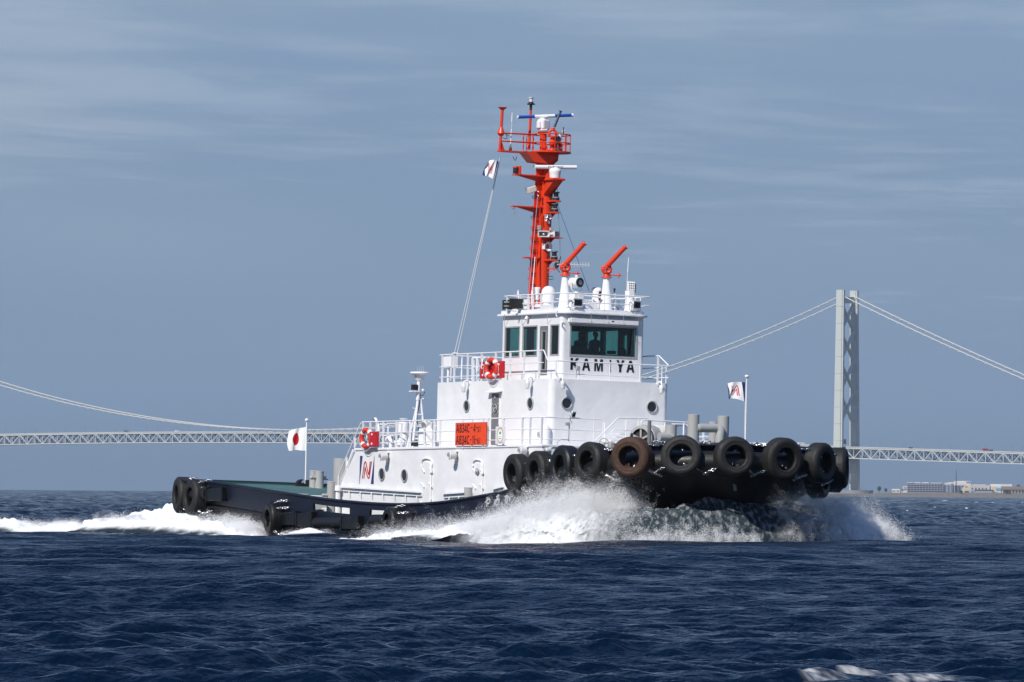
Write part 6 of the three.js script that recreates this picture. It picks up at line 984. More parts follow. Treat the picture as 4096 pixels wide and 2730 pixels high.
// ---------------------------------------------------------------- foredeck
{
  const X = 6.8, q = (u, v, x = X) => at(G4(u, v), 'x', x), o = grp('towing_bitt', tug), dy = deckY(X);
  for (const [u, vt] of [[485, 160], [815, 178]]) { const t = q(u, vt); mk('post', [cyl([X, dy, t.z], [X, t.y - 0.02, t.z], 0.205, 0.205, 32), lathe([[0, 0.0], [0.16, 0], [0.2, -0.025], [0.205, -0.06]], [X, t.y, t.z], Y, 32)], M.grey, o); }
  const a = q(540, 312, X + 0.15), b = q(770, 318, X + 0.15); mk('cross_bar', [tube([a, a.clone().lerp(b, 0.5), a.clone().lerp(b, 0.88), b.clone().add(V3(0.06, -0.06, 0)), b.clone().add(V3(0.08, -0.35, 0.02)), b.clone().add(V3(0.08, -0.9, 0.02))], 0.155, 60, 24), cyl([X + 0.1, a.y, a.z + 0.02], [X + 0.15, a.y, a.z - 0.1], 0.155, 0.155, 24)], M.grey, o);
  const c = q(705, 400, X - 2.2); mk('rear_post', cyl([X - 2.2, dy, c.z], [X - 2.2, c.y + 0.5, c.z], 0.17, 0.17, 24), M.grey, o);
  const p = grp('mooring_bitt', tug), m = (u, v) => at(G4(u, v), 'x', 6.2), t = m(235, 280); mk('post', [cyl([6.2, dy, t.z], [6.2, t.y, t.z], 0.205, 0.205, 28), lathe([[0, 0.0], [0.19, 0], [0.205, -0.03]], [6.2, t.y + 0.005, t.z], Y, 28)], M.grey, p); const e = m(85, 412); mk('arm', [cyl([6.3, m(130, 412).y, e.z], [6.3, m(190, 412).y, t.z], 0.15, 0.15, 24)], M.grey, p);
  const r = at(H5(1405, 390), 'x', 7.4); mk('roller_post', [cyl([7.4, dy, r.z], [7.4, r.y, r.z], 0.065, 0.065, 16)], M.greyDark, tug);
  // winch
  const w = grp('anchor_winch', tug), c0 = at(H5(1240, 745), 'x', 4.9), n = V3(0.42, 0, 0.9).normalize(), R = 0.47;
  mk('drum_flange', [lathe([[R * 0.80, 0.0], [R, 0.0], [R + 0.02, 0.03], [R + 0.02, 0.10], [R, 0.13], [R * 0.80, 0.13]], c0.clone().addScaledVector(n, -0.08), n, 40), lathe([[R, -0.62], [R + 0.05, -0.6], [R + 0.05, -0.18], [R, -0.16]], c0, n, 40)], M.grey, w);
  mk('drum_end', disc(c0.clone().addScaledVector(n, -0.05), n.toArray(), R * 0.9, 32), M.dark, w);
  for (const ang of [0.4, 1.57, 2.75, 3.9, 5.4]) { const sd = n.clone().cross(Y).normalize(), d = Y.clone().multiplyScalar(Math.sin(ang)).addScaledVector(sd, Math.cos(ang)); mk('spoke', bar(c0.clone(), c0.clone().addScaledVector(d, R * 0.92), 0.07, 0.03, sd), M.grey, w); }
  mk('hub', cyl(c0.clone().addScaledVector(n, -0.05), c0.clone().addScaledVector(n, 0.06), 0.07), M.caseRed, w);
  const rp = at(H5(1600, 690), 'x', 4.6), coils = []; for (let i = 0; i < 9; i++) coils.push(ring(rp.clone().addScaledVector(n, 0.28 - i * 0.075), n, 0.34, 0.045, 36, 8)); mk('rope_coil', [...coils, cyl(rp.clone().addScaledVector(n, 0.3), rp.clone().addScaledVector(n, -0.4), 0.32, 0.32, 28)], M.rope, w);
  mk('winch_frame', [rbox(c0.x - 0.4, c0.x + 0.3, deckY(4.9), c0.y - 0.2, c0.z - 1.6, c0.z - 0.1, 0.03), rbox(c0.x - 0.2, c0.x + 0.2, c0.y - 0.5, c0.y + 0.1, c0.z + 0.22, c0.z + 0.42, 0.05)], M.grey, w);
  // brake wheel and valve heads left of the winch
  const h = at(H5(545, 815), 'x', 4.6), bw = grp('brake_wheel', tug); mk('wheel', [ring(h, [1, 0.1, 0.35], 0.165, 0.014, 28, 6), ...[0.3, 2.4, 4.5].map((a) => cyl(h, h.clone().add(V3(0, 0.16 * Math.sin(a), 0.16 * Math.cos(a))), 0.011, 0.011, 6))], M.grey, bw); mk('spindle', [cyl(h, at(H5(690, 820), 'x', 4.6), 0.025), cyl(h, [h.x, deckY(4.6), h.z], 0.05)], M.grey, bw);
  const v = at(H5(690, 830), 'x', 4.7); mk('valve_head', [rbox(v.x - 0.1, v.x + 0.1, v.y - 0.16, v.y + 0.02, v.z - 0.12, v.z + 0.1, 0.03), cyl([v.x, v.y, v.z], [v.x, v.y + 0.1, v.z], 0.03), bar([v.x, v.y + 0.1, v.z + 0.09], [v.x, v.y + 0.1, v.z - 0.09], 0.03, 0.03)], M.grey, tug);
  // jack staff
  const s0 = at([2982, 1762], 'z', 0), s1 = at([2988, 1508], 'z', 0), js = grp('jack_staff', tug); s0.x = (s0.x + s1.x) / 2;
  mk('pole', cyl([s0.x, sheer(9.5) - 0.2, 0], [s1.x, s1.y - 0.03, 0], 0.03, 0.024, 10), M.whiteFine, js); mk('finial', lathe([[0, 0.07], [0.06, 0.055], [0.075, 0.02], [0.07, -0.02], [0.03, -0.05]], [s1.x, s1.y, 0], Y, 18), M.whiteFine, js);
  mk('halyard', tube([[s1.x, s1.y - 0.2, 0.03], [s1.x, s1.y - 1.2, 0.045], [s0.x, s0.y + 0.6, 0.05], [s0.x, s0.y + 0.1, 0.03]], 0.009, 20, 5), M.whiteFine, js);
  mk('foredeck_fairlead', [rbox(9.3, 9.9, sheer(9.6) - 0.05, sheer(9.6) + 0.12, -0.9, -0.6, 0.04)], M.whiteFine, tug);
}
// ---------------------------------------------------------------- tyre fenders, each hung on its own chains
function tyreGeo(R = 0.70, w = 0.30, bore = 0.36) {
  const p = [[bore, -w * 0.75], [bore + 0.02, -w * 0.92], [bore + 0.06, -w * 0.97], [bore + 0.09, -w * 0.94], [bore + 0.16, -w], [R - 0.14, -w], [R - 0.10, -w * 0.97], [R - 0.075, -w * 0.9], [R - 0.02, -w * 0.76], [R, -w * 0.6], [R, -0.02], [R - 0.008, 0], [R, 0.02], [R, w * 0.6], [R - 0.02, w * 0.76], [R - 0.075, w * 0.9], [R - 0.10, w * 0.97], [R - 0.125, w * 0.955], [R - 0.14, w * 0.99], [bore + 0.17, w], [bore + 0.15, w * 0.975], [bore + 0.09, w * 0.94], [bore + 0.06, w * 0.97], [bore + 0.02, w * 0.92], [bore, w * 0.75], [bore + 0.03, w * 0.4], [bore + 0.10, w * 0.2], [bore + 0.10, -w * 0.2], [bore + 0.03, -w * 0.4], [bore, -w * 0.75]];
  return new THREE.LatheGeometry(p.map((q) => new THREE.Vector2(...q)), 56);
}
function chainGeo(pts, pitch = 0.095, R = 0.048, r = 0.018) {         // interlocked links along a curve
  const c = new THREE.CatmullRomCurve3(pts.map(P)), L = c.getLength(), n = Math.max(2, Math.round(L / pitch)), g = [], link = new THREE.TorusGeometry(R, r, 6, 10).scale(1.35, 0.85, 1);
  for (let i = 0; i < n; i++) { const t = (i + 0.5) / n, p = c.getPointAt(t), d = c.getTangentAt(t); const q = new THREE.Quaternion().setFromUnitVectors(V3(1, 0, 0), d), k = link.clone(); k.rotateX(i % 2 ? 0.6 : 2.1).applyQuaternion(q).translate(p.x, p.y, p.z); g.push(k); }
  return g;
}
const tyreAt = [
  // photo pixel of the middle of its face, axis plane, facing (degrees from ahead to starboard), radius, rubber, label, pose jitter
  [G3(305, 655), 'z', 5.26, 92, 0.70, 'rubber', 'black tyre fender hung nearest the white wall, half in the spray of the bow'],
  [G3(612, 620), 'z', 5.28, 91, 0.71, 'rubber', 'black tyre fender second from the white wall, low at the start of the bow row'],
  [G3(948, 550), 'z', 5.28, 92, 0.71, 'rubberBlack', 'deep black smooth tyre fender third from the white wall, turned well side on'],
  [G3(1318, 500), 'z', 5.22, 80, 0.71, 'rubber', 'black tyre fender just aft of the rust stained tyre, below the forward stair rail'],
  [G3(1898, 436), 'z', 4.72, 56, 0.70, 'rubberRust', 'rust brown stained tyre fender in front of the winch drum'],
  [G4(345, 615), 'z', 3.42, 32, 0.70, 'rubberGrey', 'grey black tyre fender facing the viewer squarely, below the mooring bitt arm'],
  [G4(957, 630), 'z', 1.80, 14, 0.70, 'rubber', 'tyre fender on the bow under the towing bitt, aft of the jack staff'],
  [G4(1518, 655), 'z', -0.05, -3, 0.72, 'rubber', 'broad tyre fender at the very stem, ahead of the jack staff'],
  [G4(1962, 700), 'z', -1.9, -26, 0.70, 'rubber', 'tyre fender on the port bow below the bridge tower, showing much of its tread'],
  [G4(2185, 758), 'z', -3.55, -52, 0.71, 'rubber', 'outermost tyre fender of the port bow, seen nearly edge on'],
  [[3302, 1918], 'z', -2.9, -40, 0.68, 'rubberBlack', 'lower hung tyre fender of the port bow, its round bottom showing'],
  [[3372, 1896], 'z', -4.35, -66, 0.68, 'rubberBlack', 'lower hung tyre fender at the far edge of the bow, only its bottom showing'],
  [[701, 1981], 'z', 4.30, 104, 0.71, 'rubber', 'black tyre fender at the stern corner, aftmost of the two there'],
  [[753, 1990], 'z', 4.86, 96, 0.71, 'rubber', 'black stern tyre fender with a link chain, forward of its neighbour'],
  [[1066, 2072], 'z', 5.12, 100, 0.62, 'rubberBlack', 'wet black tyre fender on the after hull side beside the long freeing port'],
  [[1546, 2092], 'z', 5.12, 98, 0.58, 'rubberBlack', 'wet shiny tyre fender amidships at the waterline, dipping into foam'],
];
const tyreShapes = new Map();
tyreAt.forEach(([px, axis, val, deg, R, mat, label], i) => {
  const face = at(px, axis, val), a = deg * RAD, n = V3(Math.cos(a), 0, Math.sin(a)), w = R < 0.65 ? 0.26 : 0.30, c = face.clone().addScaledVector(n, -w);
  const o = aboard('tyre_fender', c); tag(o, label, 'tyre fender');
  const key = R + '/' + w; if (!tyreShapes.has(key)) tyreShapes.set(key, tyreGeo(R, w, R * 0.52));
  const tilt = (i * 37 % 7 - 3) * 0.022, axisDir = n.clone().add(V3(0, tilt, 0)).normalize();
  const wob = rng(100 + i), shape = tyreShapes.get(key).clone().rotateY(i * 1.7).translate(i * 0.37, 0, i * 0.61), uvG = metreUV(plain(shape)).translate(-i * 0.37, 0, -i * 0.61);
  uvG.scale(1 + (wob() - 0.5) * 0.05, 1 + (wob() - 0.5) * 0.16, 1 + (wob() - 0.5) * 0.05);
  mk('tyre', turnTo(uvG, axisDir), M[mat], o, true);
  const sd = V3(-n.z, 0, n.x), S = (x, y, z) => V3().addScaledVector(sd, x).add(V3(0, y, 0)).addScaledVector(n, z), ch = [];
  const long = i < 12;
  if (i >= 3 && i <= 9) { ch.push(...chainGeo([S(-R * 0.84, 0.46, -0.05), S(-R * 1.1, 0.44, -0.25), S(-R * 1.4, 0.5, -0.42)]), ...chainGeo([S(R * 0.84, 0.46, -0.05), S(R * 1.1, 0.45, -0.25), S(R * 1.4, 0.5, -0.42)]), ...chainGeo([S(-R * 0.8, -0.42, -0.12), S(-R * 1.05, -0.52, -0.22), S(-R * 1.3, -0.62, -0.45)]), ...chainGeo([S(R * 0.8, -0.42, -0.12), S(R * 1.1, -0.5, -0.22), S(R * 1.32, -0.62, -0.45)])); }
  else { ch.push(...chainGeo([S(-R * 0.9, 0.36, 0.05), S(-R * 1.12, 0.36, -0.1), S(-R * 1.35, 0.40, -0.35)]), ...chainGeo([S(-R * 0.75, -0.5, 0.1), S(-R * 1.0, -0.62, -0.05), S(-R * 1.35, -0.5, -0.35)])); if (i > 11) ch.push(...chainGeo([S(-R * 0.6, 0.55, 0.1), S(-R * 1.0, 0.62, -0.05), S(-R * 1.3, 0.66, -0.3)])); }
  mk('chain', ch, M.chain, o);
  mk('eye_bolt', [ring(S(0.1 * R, -0.26 * R * 1.3, w * 0.35), sd, 0.035, 0.012, 12, 6), ring(S(-0.05 * R, 0.2, w * 0.2), n, 0.035, 0.011, 12, 6), ring(S(-0.12, -0.34 * R * 1.25, w * 0.3), n, 0.033, 0.012, 12, 6)], M.chain, o);
  if (i === 4) mk('lifting_lug', [profileX([[-0.06, 0], [0.06, 0], [0.02, 0.14], [-0.02, 0.14]], -0.02, 0.02).rotateY(-a).translate(...S(0, R - 0.01, 0.1).toArray())], M.rubberBlack, o);
});
// ---------------------------------------------------------------- flags
function cloth(w, h, nx, ny, fn) {
  const g = new THREE.PlaneGeometry(w, h, nx, ny), p = g.attributes.position;
  for (let i = 0; i < p.count; i++) { const u = (p.getX(i) + w / 2) / w, v = (p.getY(i) + h / 2) / h, q = fn(u, v); p.setXYZ(i, q.x, q.y, q.z); }
  g.computeVertexNormals(); return g;
}
function canvasMat(w, h, draw, name) { const c = document.createElement('canvas'); c.width = w; c.height = h; const x = c.getContext('2d'); draw(x, w, h); const t = new THREE.CanvasTexture(c); t.colorSpace = THREE.SRGBColorSpace; t.anisotropy = 8; const m = new THREE.MeshPhysicalMaterial({ map: t, roughness: 0.9, side: THREE.DoubleSide }); m.name = name; return m; }
function companyFlag(x, w, h) {
  x.fillStyle = '#eeeef0'; x.fillRect(0, 0, w, h); x.fillStyle = '#1d2663';
  x.beginPath(); x.moveTo(0, 0); x.lineTo(w * 0.15, 0); x.lineTo(w * 0.03, h); x.lineTo(0, h); x.fill(); x.beginPath(); x.moveTo(w, 0); x.lineTo(w * 0.97, 0); x.lineTo(w * 0.85, h); x.lineTo(w, h); x.fill();
  x.strokeStyle = '#c4181e'; x.lineJoin = 'round'; x.lineWidth = w * 0.045; const line = (pts) => { x.beginPath(); pts.forEach(([a, b], i) => (i ? x.lineTo(a * w, b * h) : x.moveTo(a * w, b * h))); x.stroke(); };
  line([[0.26, 0.80], [0.31, 0.32], [0.37, 0.20], [0.43, 0.26], [0.59, 0.66], [0.64, 0.20]]); line([[0.335, 0.80], [0.375, 0.40], [0.54, 0.76], [0.61, 0.80], [0.66, 0.70], [0.725, 0.20]]);
}
{
  // ensign at the stern; each flag streams aft and starboard, away from its staff
  const X = -26.4, A = at(F1(941, 175), 'x', X), B = at(F1(941, 328), 'x', X), E = at(F1(828, 215), 'x', X), Fq = at(F1(843, 332), 'x', X);
  const o = aboard('flag', A); tag(o, 'white flag with a red disc flying from the staff over the green after deck', 'flag');
  const hgt = A.y - B.y, out = (E.z - A.z) * 0.84, g = cloth(1, 1, 40, 30, (u, v) => { const droop = lerp(lerp(0, A.y - E.y + 0.03, u), lerp(0, Fq.y - B.y + 0.06, u) * -1 * -1, 1 - v); return V3(-0.28 * u + 0.07 * u * Math.sin(u * 9 + v * 2.2), -hgt * (1 - v) - 0.15 * u * v - 0.03 * u * Math.sin(u * 7 + 1), out * u * (0.93 + 0.07 * Math.sin(v * 3.4)) + 0.02 * Math.sin(u * 13 + v * 5) * u); });
  const m = canvasMat(512, 340, (x, w, h) => { x.fillStyle = '#f0efee'; x.fillRect(0, 0, w, h); x.fillStyle = '#c5091f'; x.beginPath(); x.ellipse(w * 0.57, h * 0.5, w * 0.205, h * 0.29, 0, 0, 7); x.fill(); }, 'ensign_cloth');
  const f = mk('cloth', g, m, o, true);
  // jack at the bow
  const jx = at([2985, 1620], 'z', 0).x, a = at(frame(2900, 1480, 120 / 627)(428, 265), 'x', jx), b = at(frame(2900, 1480, 120 / 627)(415, 668), 'x', jx), e = at(frame(2900, 1480, 120 / 627)(150, 430), 'x', jx);
  const o2 = aboard('flag', a); tag(o2, 'white company flag with red double line N and blue edges on the bow staff', 'flag');
  const h2 = a.y - b.y, w2 = e.z - a.z, g2 = cloth(1, 1, 40, 30, (u, v) => V3(-0.25 * u + 0.06 * u * Math.sin(u * 8 + v * 3), -h2 * (1 - v) * (1 - 0.16 * u) - 0.06 * u * u - 0.02 * u + 0.08 * Math.sin(u * 2.6) * (v > 0.5 ? 0.4 : 0.9), w2 * Math.sin(u * 1.45) / Math.sin(1.45) + 0.01 * Math.sin(v * 8) * u));
  const mC = canvasMat(512, 512, companyFlag, 'company_cloth'); mk('cloth', g2, mC, o2, true);
  // house flag on the halyard under the mast arm
  const Kf = frame(1920, 620, 100 / 1307), c = at(Kf(975, 325), 'x', MX), d = at(Kf(700, 1250), 'x', MX), f2 = at(Kf(440, 390), 'x', MX), f3 = at(Kf(260, 1050), 'x', MX);
  const o3 = aboard('flag', c); tag(o3, 'small white company flag with red N on the halyard under the mast platform arm', 'flag');
  const L = d.clone().sub(c), top = f2.clone().sub(c), bot = f3.clone().sub(d), g3 = cloth(1, 1, 34, 30, (u, v) => { const q = L.clone().multiplyScalar(1 - v).addScaledVector(top.clone().lerp(bot, 1 - v), u); q.y += 0.05 * Math.sin(u * 3.1) * (0.4 + v) - 0.02 * Math.sin(u * 9) * (1 - v); q.x += -0.15 * u + 0.07 * u * Math.sin(u * 10 + v * 4); return q; });
  mk('cloth', g3, mC, o3, true);
}
// ---------------------------------------------------------------- lifebuoys and their cases, boards
function lifebuoy(c, d, R, label) {
  const o = aboard('lifebuoy', c); tag(o, label, 'lifebuoy'); const n = P(d).normalize(), r = R * 0.23, sd = Y.clone().cross(n).normalize(), up = n.clone().cross(sd);
  const mt = new THREE.Matrix4().makeBasis(sd, up, n), g = (a0, len, rr, RR) => new THREE.TorusGeometry(RR ?? R - r, rr ?? r, 16, 20, len).rotateZ(a0).applyMatrix4(mt);
  mk('ring', [new THREE.TorusGeometry(R - r, r, 16, 48).applyMatrix4(mt)], M.ringRed, o);
  for (const a of [0.62, 2.2, 3.76, 5.33]) mk('band', [g(a, 0.34, r * 1.06)], M.whiteFine, o);
  const line = []; for (let k = 0; k < 4; k++) { const pts = []; for (let i = 0; i <= 8; i++) { const t = k * Math.PI / 2 + 0.8 + i / 8 * Math.PI / 2, rr = R * (1.02 + 0.10 * Math.sin(i / 8 * Math.PI)); pts.push(V3().addScaledVector(sd, rr * Math.cos(t)).addScaledVector(up, rr * Math.sin(t) - 0.03).addScaledVector(n, 0.03)); } line.push(tube(pts, 0.012, 24, 5)); } mk('grab_line', line, M.rope, o);
  return o;
}
{
  const z1 = 3.92, c1 = at(H1(278, 1290), 'z', z1), o1 = lifebuoy(c1, [0.12, 0, 1], 0.40, 'red and white lifebuoy on the lower rail, above the slanting after stair');
  const b1 = at(H1(350, 1180), 'z', 3.86), b2 = at(H1(452, 1435), 'z', 3.86), k1 = aboard('lifebuoy_case', at(H1(400, 1305), 'z', 3.86)), p = (b1.y - b2.y) / 2, L1 = (b2.x - b1.x) / 2;
  tag(k1, 'red case strapped to the lower rail right beside the aftmost lifebuoy', 'case'); mk('case', [rbox(-L1, L1, -p, p, -0.1, 0.1, 0.03)], M.caseRed, k1); for (const s of [-1, 1]) mk('clasp', rbox(-0.02 + L1 * 0.1, 0.06 + L1 * 0.1, s * p * 0.62 - 0.04, s * p * 0.62 + 0.04, 0.095, 0.12, 0.01), M.whiteFine, k1); mk('hanger', [tube([[-L1 - 0.3, p + 0.12, 0.0], [-L1 - 0.26, p - 0.2, 0.02], [-L1 - 0.1, p - 0.26, 0.08], [-L1, p - 0.2, 0.12]], 0.02, 24, 6)], M.whiteFine, k1);
  const z2 = 2.62, c2 = at(F3(598, 728), 'z', z2); lifebuoy(c2, [0.15, 0, 1], 0.405, 'red and white lifebuoy hung on the rail of the deckhouse top beside the wheelhouse');
  const q1 = at(F3(502, 668), 'z', 2.52), q2 = at(F3(697, 812), 'z', 2.52), k2 = aboard('lifebuoy_case', at(F3(600, 740), 'z', 2.5)), h = (q1.y - q2.y) / 2, w = (q2.x - q1.x) / 2; tag(k2, 'wide red case on the deckhouse rail behind the upper lifebuoy', 'case');
  mk('case', [rbox(-w, w, -h, h, -0.09, 0.05, 0.03)], M.caseRed, k2); for (const a of [0.72, -0.72]) for (const b of [0.6, -0.6]) mk('clasp', rbox(a * w - 0.04, a * w + 0.04, b * h - 0.035, b * h + 0.035, 0.045, 0.07, 0.01), M.whiteFine, k2); mk('hanger', [tube([[-w * 0.6, h + 0.1, 0.1], [-w * 0.5, h - 0.2, 0.22], [-w * 0.3, h - 0.28, 0.26]], 0.02, 20, 6), tube([[-0.05, h + 0.15, 0.1], [0.0, h - 0.05, 0.22], [0.2, h - 0.1, 0.24]], 0.02, 20, 6)], M.whiteFine, k2);
  // orange board with the sailing area codes
  const Ks = frame(1780, 1660, 300 / 2353), zS = 3.86, s1 = at(Ks(335, 262), 'z', zS), s2 = at(Ks(1297, 945), 'z', zS), s3 = at(Ks(325, 972), 'z', zS), o = aboard('sign_board', at(Ks(810, 600), 'z', zS)); tag(o, 'orange board with two lines of dark letters and numbers tied to the lower rail', 'sign');
  const W = s2.x - s1.x, Hh = s1.y - s3.y;
  const m = canvasMat(1024, Math.round(1024 * Hh / W * 1), (x, w, hh) => {
    x.fillStyle = '#e4461f'; x.fillRect(0, 0, w, hh); x.fillStyle = '#3c0808'; x.textBaseline = 'middle';
    const row = (y, parts) => { for (const [t, x0, x1, k] of parts) { x.save(); x.font = `bold ${hh * 0.53 * k}px sans-serif`; x.lineWidth = hh * 0.004; x.strokeStyle = '#3c0808'; const tw = x.measureText(t).width; x.translate(x0 * w, y * hh + (k < 1 ? hh * 0.06 : 0)); x.scale((x1 - x0) * w / tw, 1); x.fillText(t, 0, 0); x.strokeText(t, 0, 0); x.restore(); } };
    row(0.26, [['AB34C', 0.03, 0.46, 1], ['4', 0.58, 0.655, 1], ['5', 0.71, 0.765, 0.66]]); row(0.77, [['AB34C', 0.03, 0.46, 1], ['16', 0.545, 0.655, 1], ['6', 0.71, 0.765, 0.66]]);
    for (const y of [0.22, 0.76]) { x.fillRect(w * 0.49, hh * y - hh * 0.025, w * 0.035, hh * 0.06); x.fillRect(w * 0.672, hh * y - hh * 0.025, w * 0.035, hh * 0.06); for (let k = 0; k < 5; k++) { x.fillRect(w * 0.775, hh * (y - 0.05 + k * 0.055), w * 0.04, hh * 0.018); x.fillRect(w * (0.78 + 0.012 * (k % 3)), hh * (y - 0.05 + k * 0.055), w * 0.008, hh * 0.045); } }
    x.fillRect(w * 0.545, hh * 0.2, w * 0.012, hh * 0.05);
    x.strokeStyle = '#7a1d10'; x.lineWidth = 10; x.strokeRect(0, 0, w, hh);
  }, 'orange_board');
  mk('board', rbox(-W / 2, W / 2, -Hh / 2, Hh / 2, -0.03, 0, 0.006), std('board_edge', [0.55, 0.07, 0.02], 0.5), o); mk('printed_face', new THREE.PlaneGeometry(W - 0.01, Hh - 0.01).translate(0, 0, 0.004), m, o, true);
  for (const k of [-0.3, 0.0, 0.35]) mk('mounting_strut', bar([k * W, -Hh / 2 - 0.1, -0.06], [k * W, Hh / 2 + 0.1, -0.06], 0.06, 0.02), M.whiteFine, o);
  // pale plate with a gold round emblem
  const e1 = at(Ks(1592, 372), 'z', zS), e2 = at(Ks(1873, 920), 'z', zS), oe = aboard('emblem_plate', at(Ks(1732, 645), 'z', zS)); tag(oe, 'pale rectangular plate with a gold ring emblem and green leaf, tied to the lower rail', 'sign'); const We = e2.x - e1.x, He = e1.y - e2.y;
  const me = canvasMat(512, Math.round(512 * He / We), (x, w, hh) => {
    x.fillStyle = '#d3d6e6'; x.fillRect(0, 0, w, hh); const cx = w / 2, cy = hh / 2; x.fillStyle = '#c9a24a'; x.beginPath(); x.ellipse(cx, cy, w * 0.36, hh * 0.46, 0, 0, 7); x.fill(); x.fillStyle = '#dcdcc8'; x.beginPath(); x.ellipse(cx, cy, w * 0.30, hh * 0.385, 0, 0, 7); x.fill(); x.fillStyle = '#e6efee'; x.beginPath(); x.ellipse(cx, cy, w * 0.22, hh * 0.31, 0, 0, 7); x.fill();
    x.strokeStyle = '#8d9a86'; x.lineWidth = 5; for (let k = 0; k < 40; k++) { const a = k / 40 * 6.283; x.beginPath(); x.moveTo(cx + w * 0.27 * Math.cos(a), cy + hh * 0.35 * Math.sin(a)); x.lineTo(cx + w * 0.29 * Math.cos(a), cy + hh * 0.375 * Math.sin(a)); x.stroke(); }
    x.fillStyle = '#4f9c86'; x.beginPath(); x.ellipse(cx, hh * 0.37, w * 0.10, hh * 0.085, 0, 0, 7); x.fill(); x.fillStyle = '#2f7d68'; x.beginPath(); x.ellipse(cx - w * 0.02, hh * 0.39, w * 0.05, hh * 0.06, 0, 0, 7); x.fill();
    x.fillStyle = '#3c4668'; for (const [y, n] of [[0.56, 5], [0.66, 2]]) for (let k = 0; k < n; k++) x.fillRect(cx - w * 0.13 + k * w * 0.26 / n, hh * y, w * 0.26 / n * 0.65, hh * (n > 3 ? 0.022 : 0.055)); x.fillRect(w * 0.66, hh * 0.925, w * 0.26, hh * 0.018);
  }, 'emblem_print');
  mk('plate', rbox(-We / 2, We / 2, -He / 2, He / 2, -0.02, 0, 0.005), M.whiteFine, oe); mk('printed_face', new THREE.PlaneGeometry(We - 0.008, He - 0.008).translate(0, 0, 0.004), me, oe, true);
}
// ---------------------------------------------------------------- the two people in the wheelhouse
function blobMesh(bones, res = 64, min, max) {                         // one continuous skin over tapered bones
  const mat = new THREE.MeshStandardMaterial(), mc = new MarchingCubes(res, mat, false, false, 90000), size = max.clone().sub(min), S = Math.max(size.x, size.y, size.z), c = min.clone().add(max).multiplyScalar(0.5), half = res / 2;
  const k = 0.035, pt = V3(), ab = V3();
  for (let z = 0; z < res; z++) for (let y = 0; y < res; y++) for (let x = 0; x < res; x++) {
    pt.set((x - half) / half, (y - half) / half, (z - half) / half).multiplyScalar(S / 2).add(c); let d = 1e3;
    for (const [a, b, ra, rb] of bones) { ab.copy(b).sub(a); const t = Math.max(0, Math.min(1, pt.clone().sub(a).dot(ab) / Math.max(1e-9, ab.lengthSq()))); const q = pt.distanceTo(a.clone().addScaledVector(ab, t)) - lerp(ra, rb, t), h = Math.max(0, Math.min(1, 0.5 + 0.5 * (q - d) / k)); d = d > 100 ? q : lerp(q, d, h) - k * h * (1 - h); }
    mc.field[x + y * res + z * res * res] = -d;
  }
  mc.isolation = 0; mc.update();
  const n = mc.count, g = new THREE.BufferGeometry(); g.setAttribute('position', new THREE.Float32BufferAttribute(mc.positionArray.slice(0, n * 3), 3)); g.setAttribute('normal', new THREE.Float32BufferAttribute(mc.normalArray.slice(0, n * 3), 3));
  g.scale(S / 2, S / 2, S / 2).translate(c.x, c.y, c.z); g.deleteAttribute('normal'); const w = mergeVertices(g, 1e-4); w.computeVertexNormals(); return w;
}
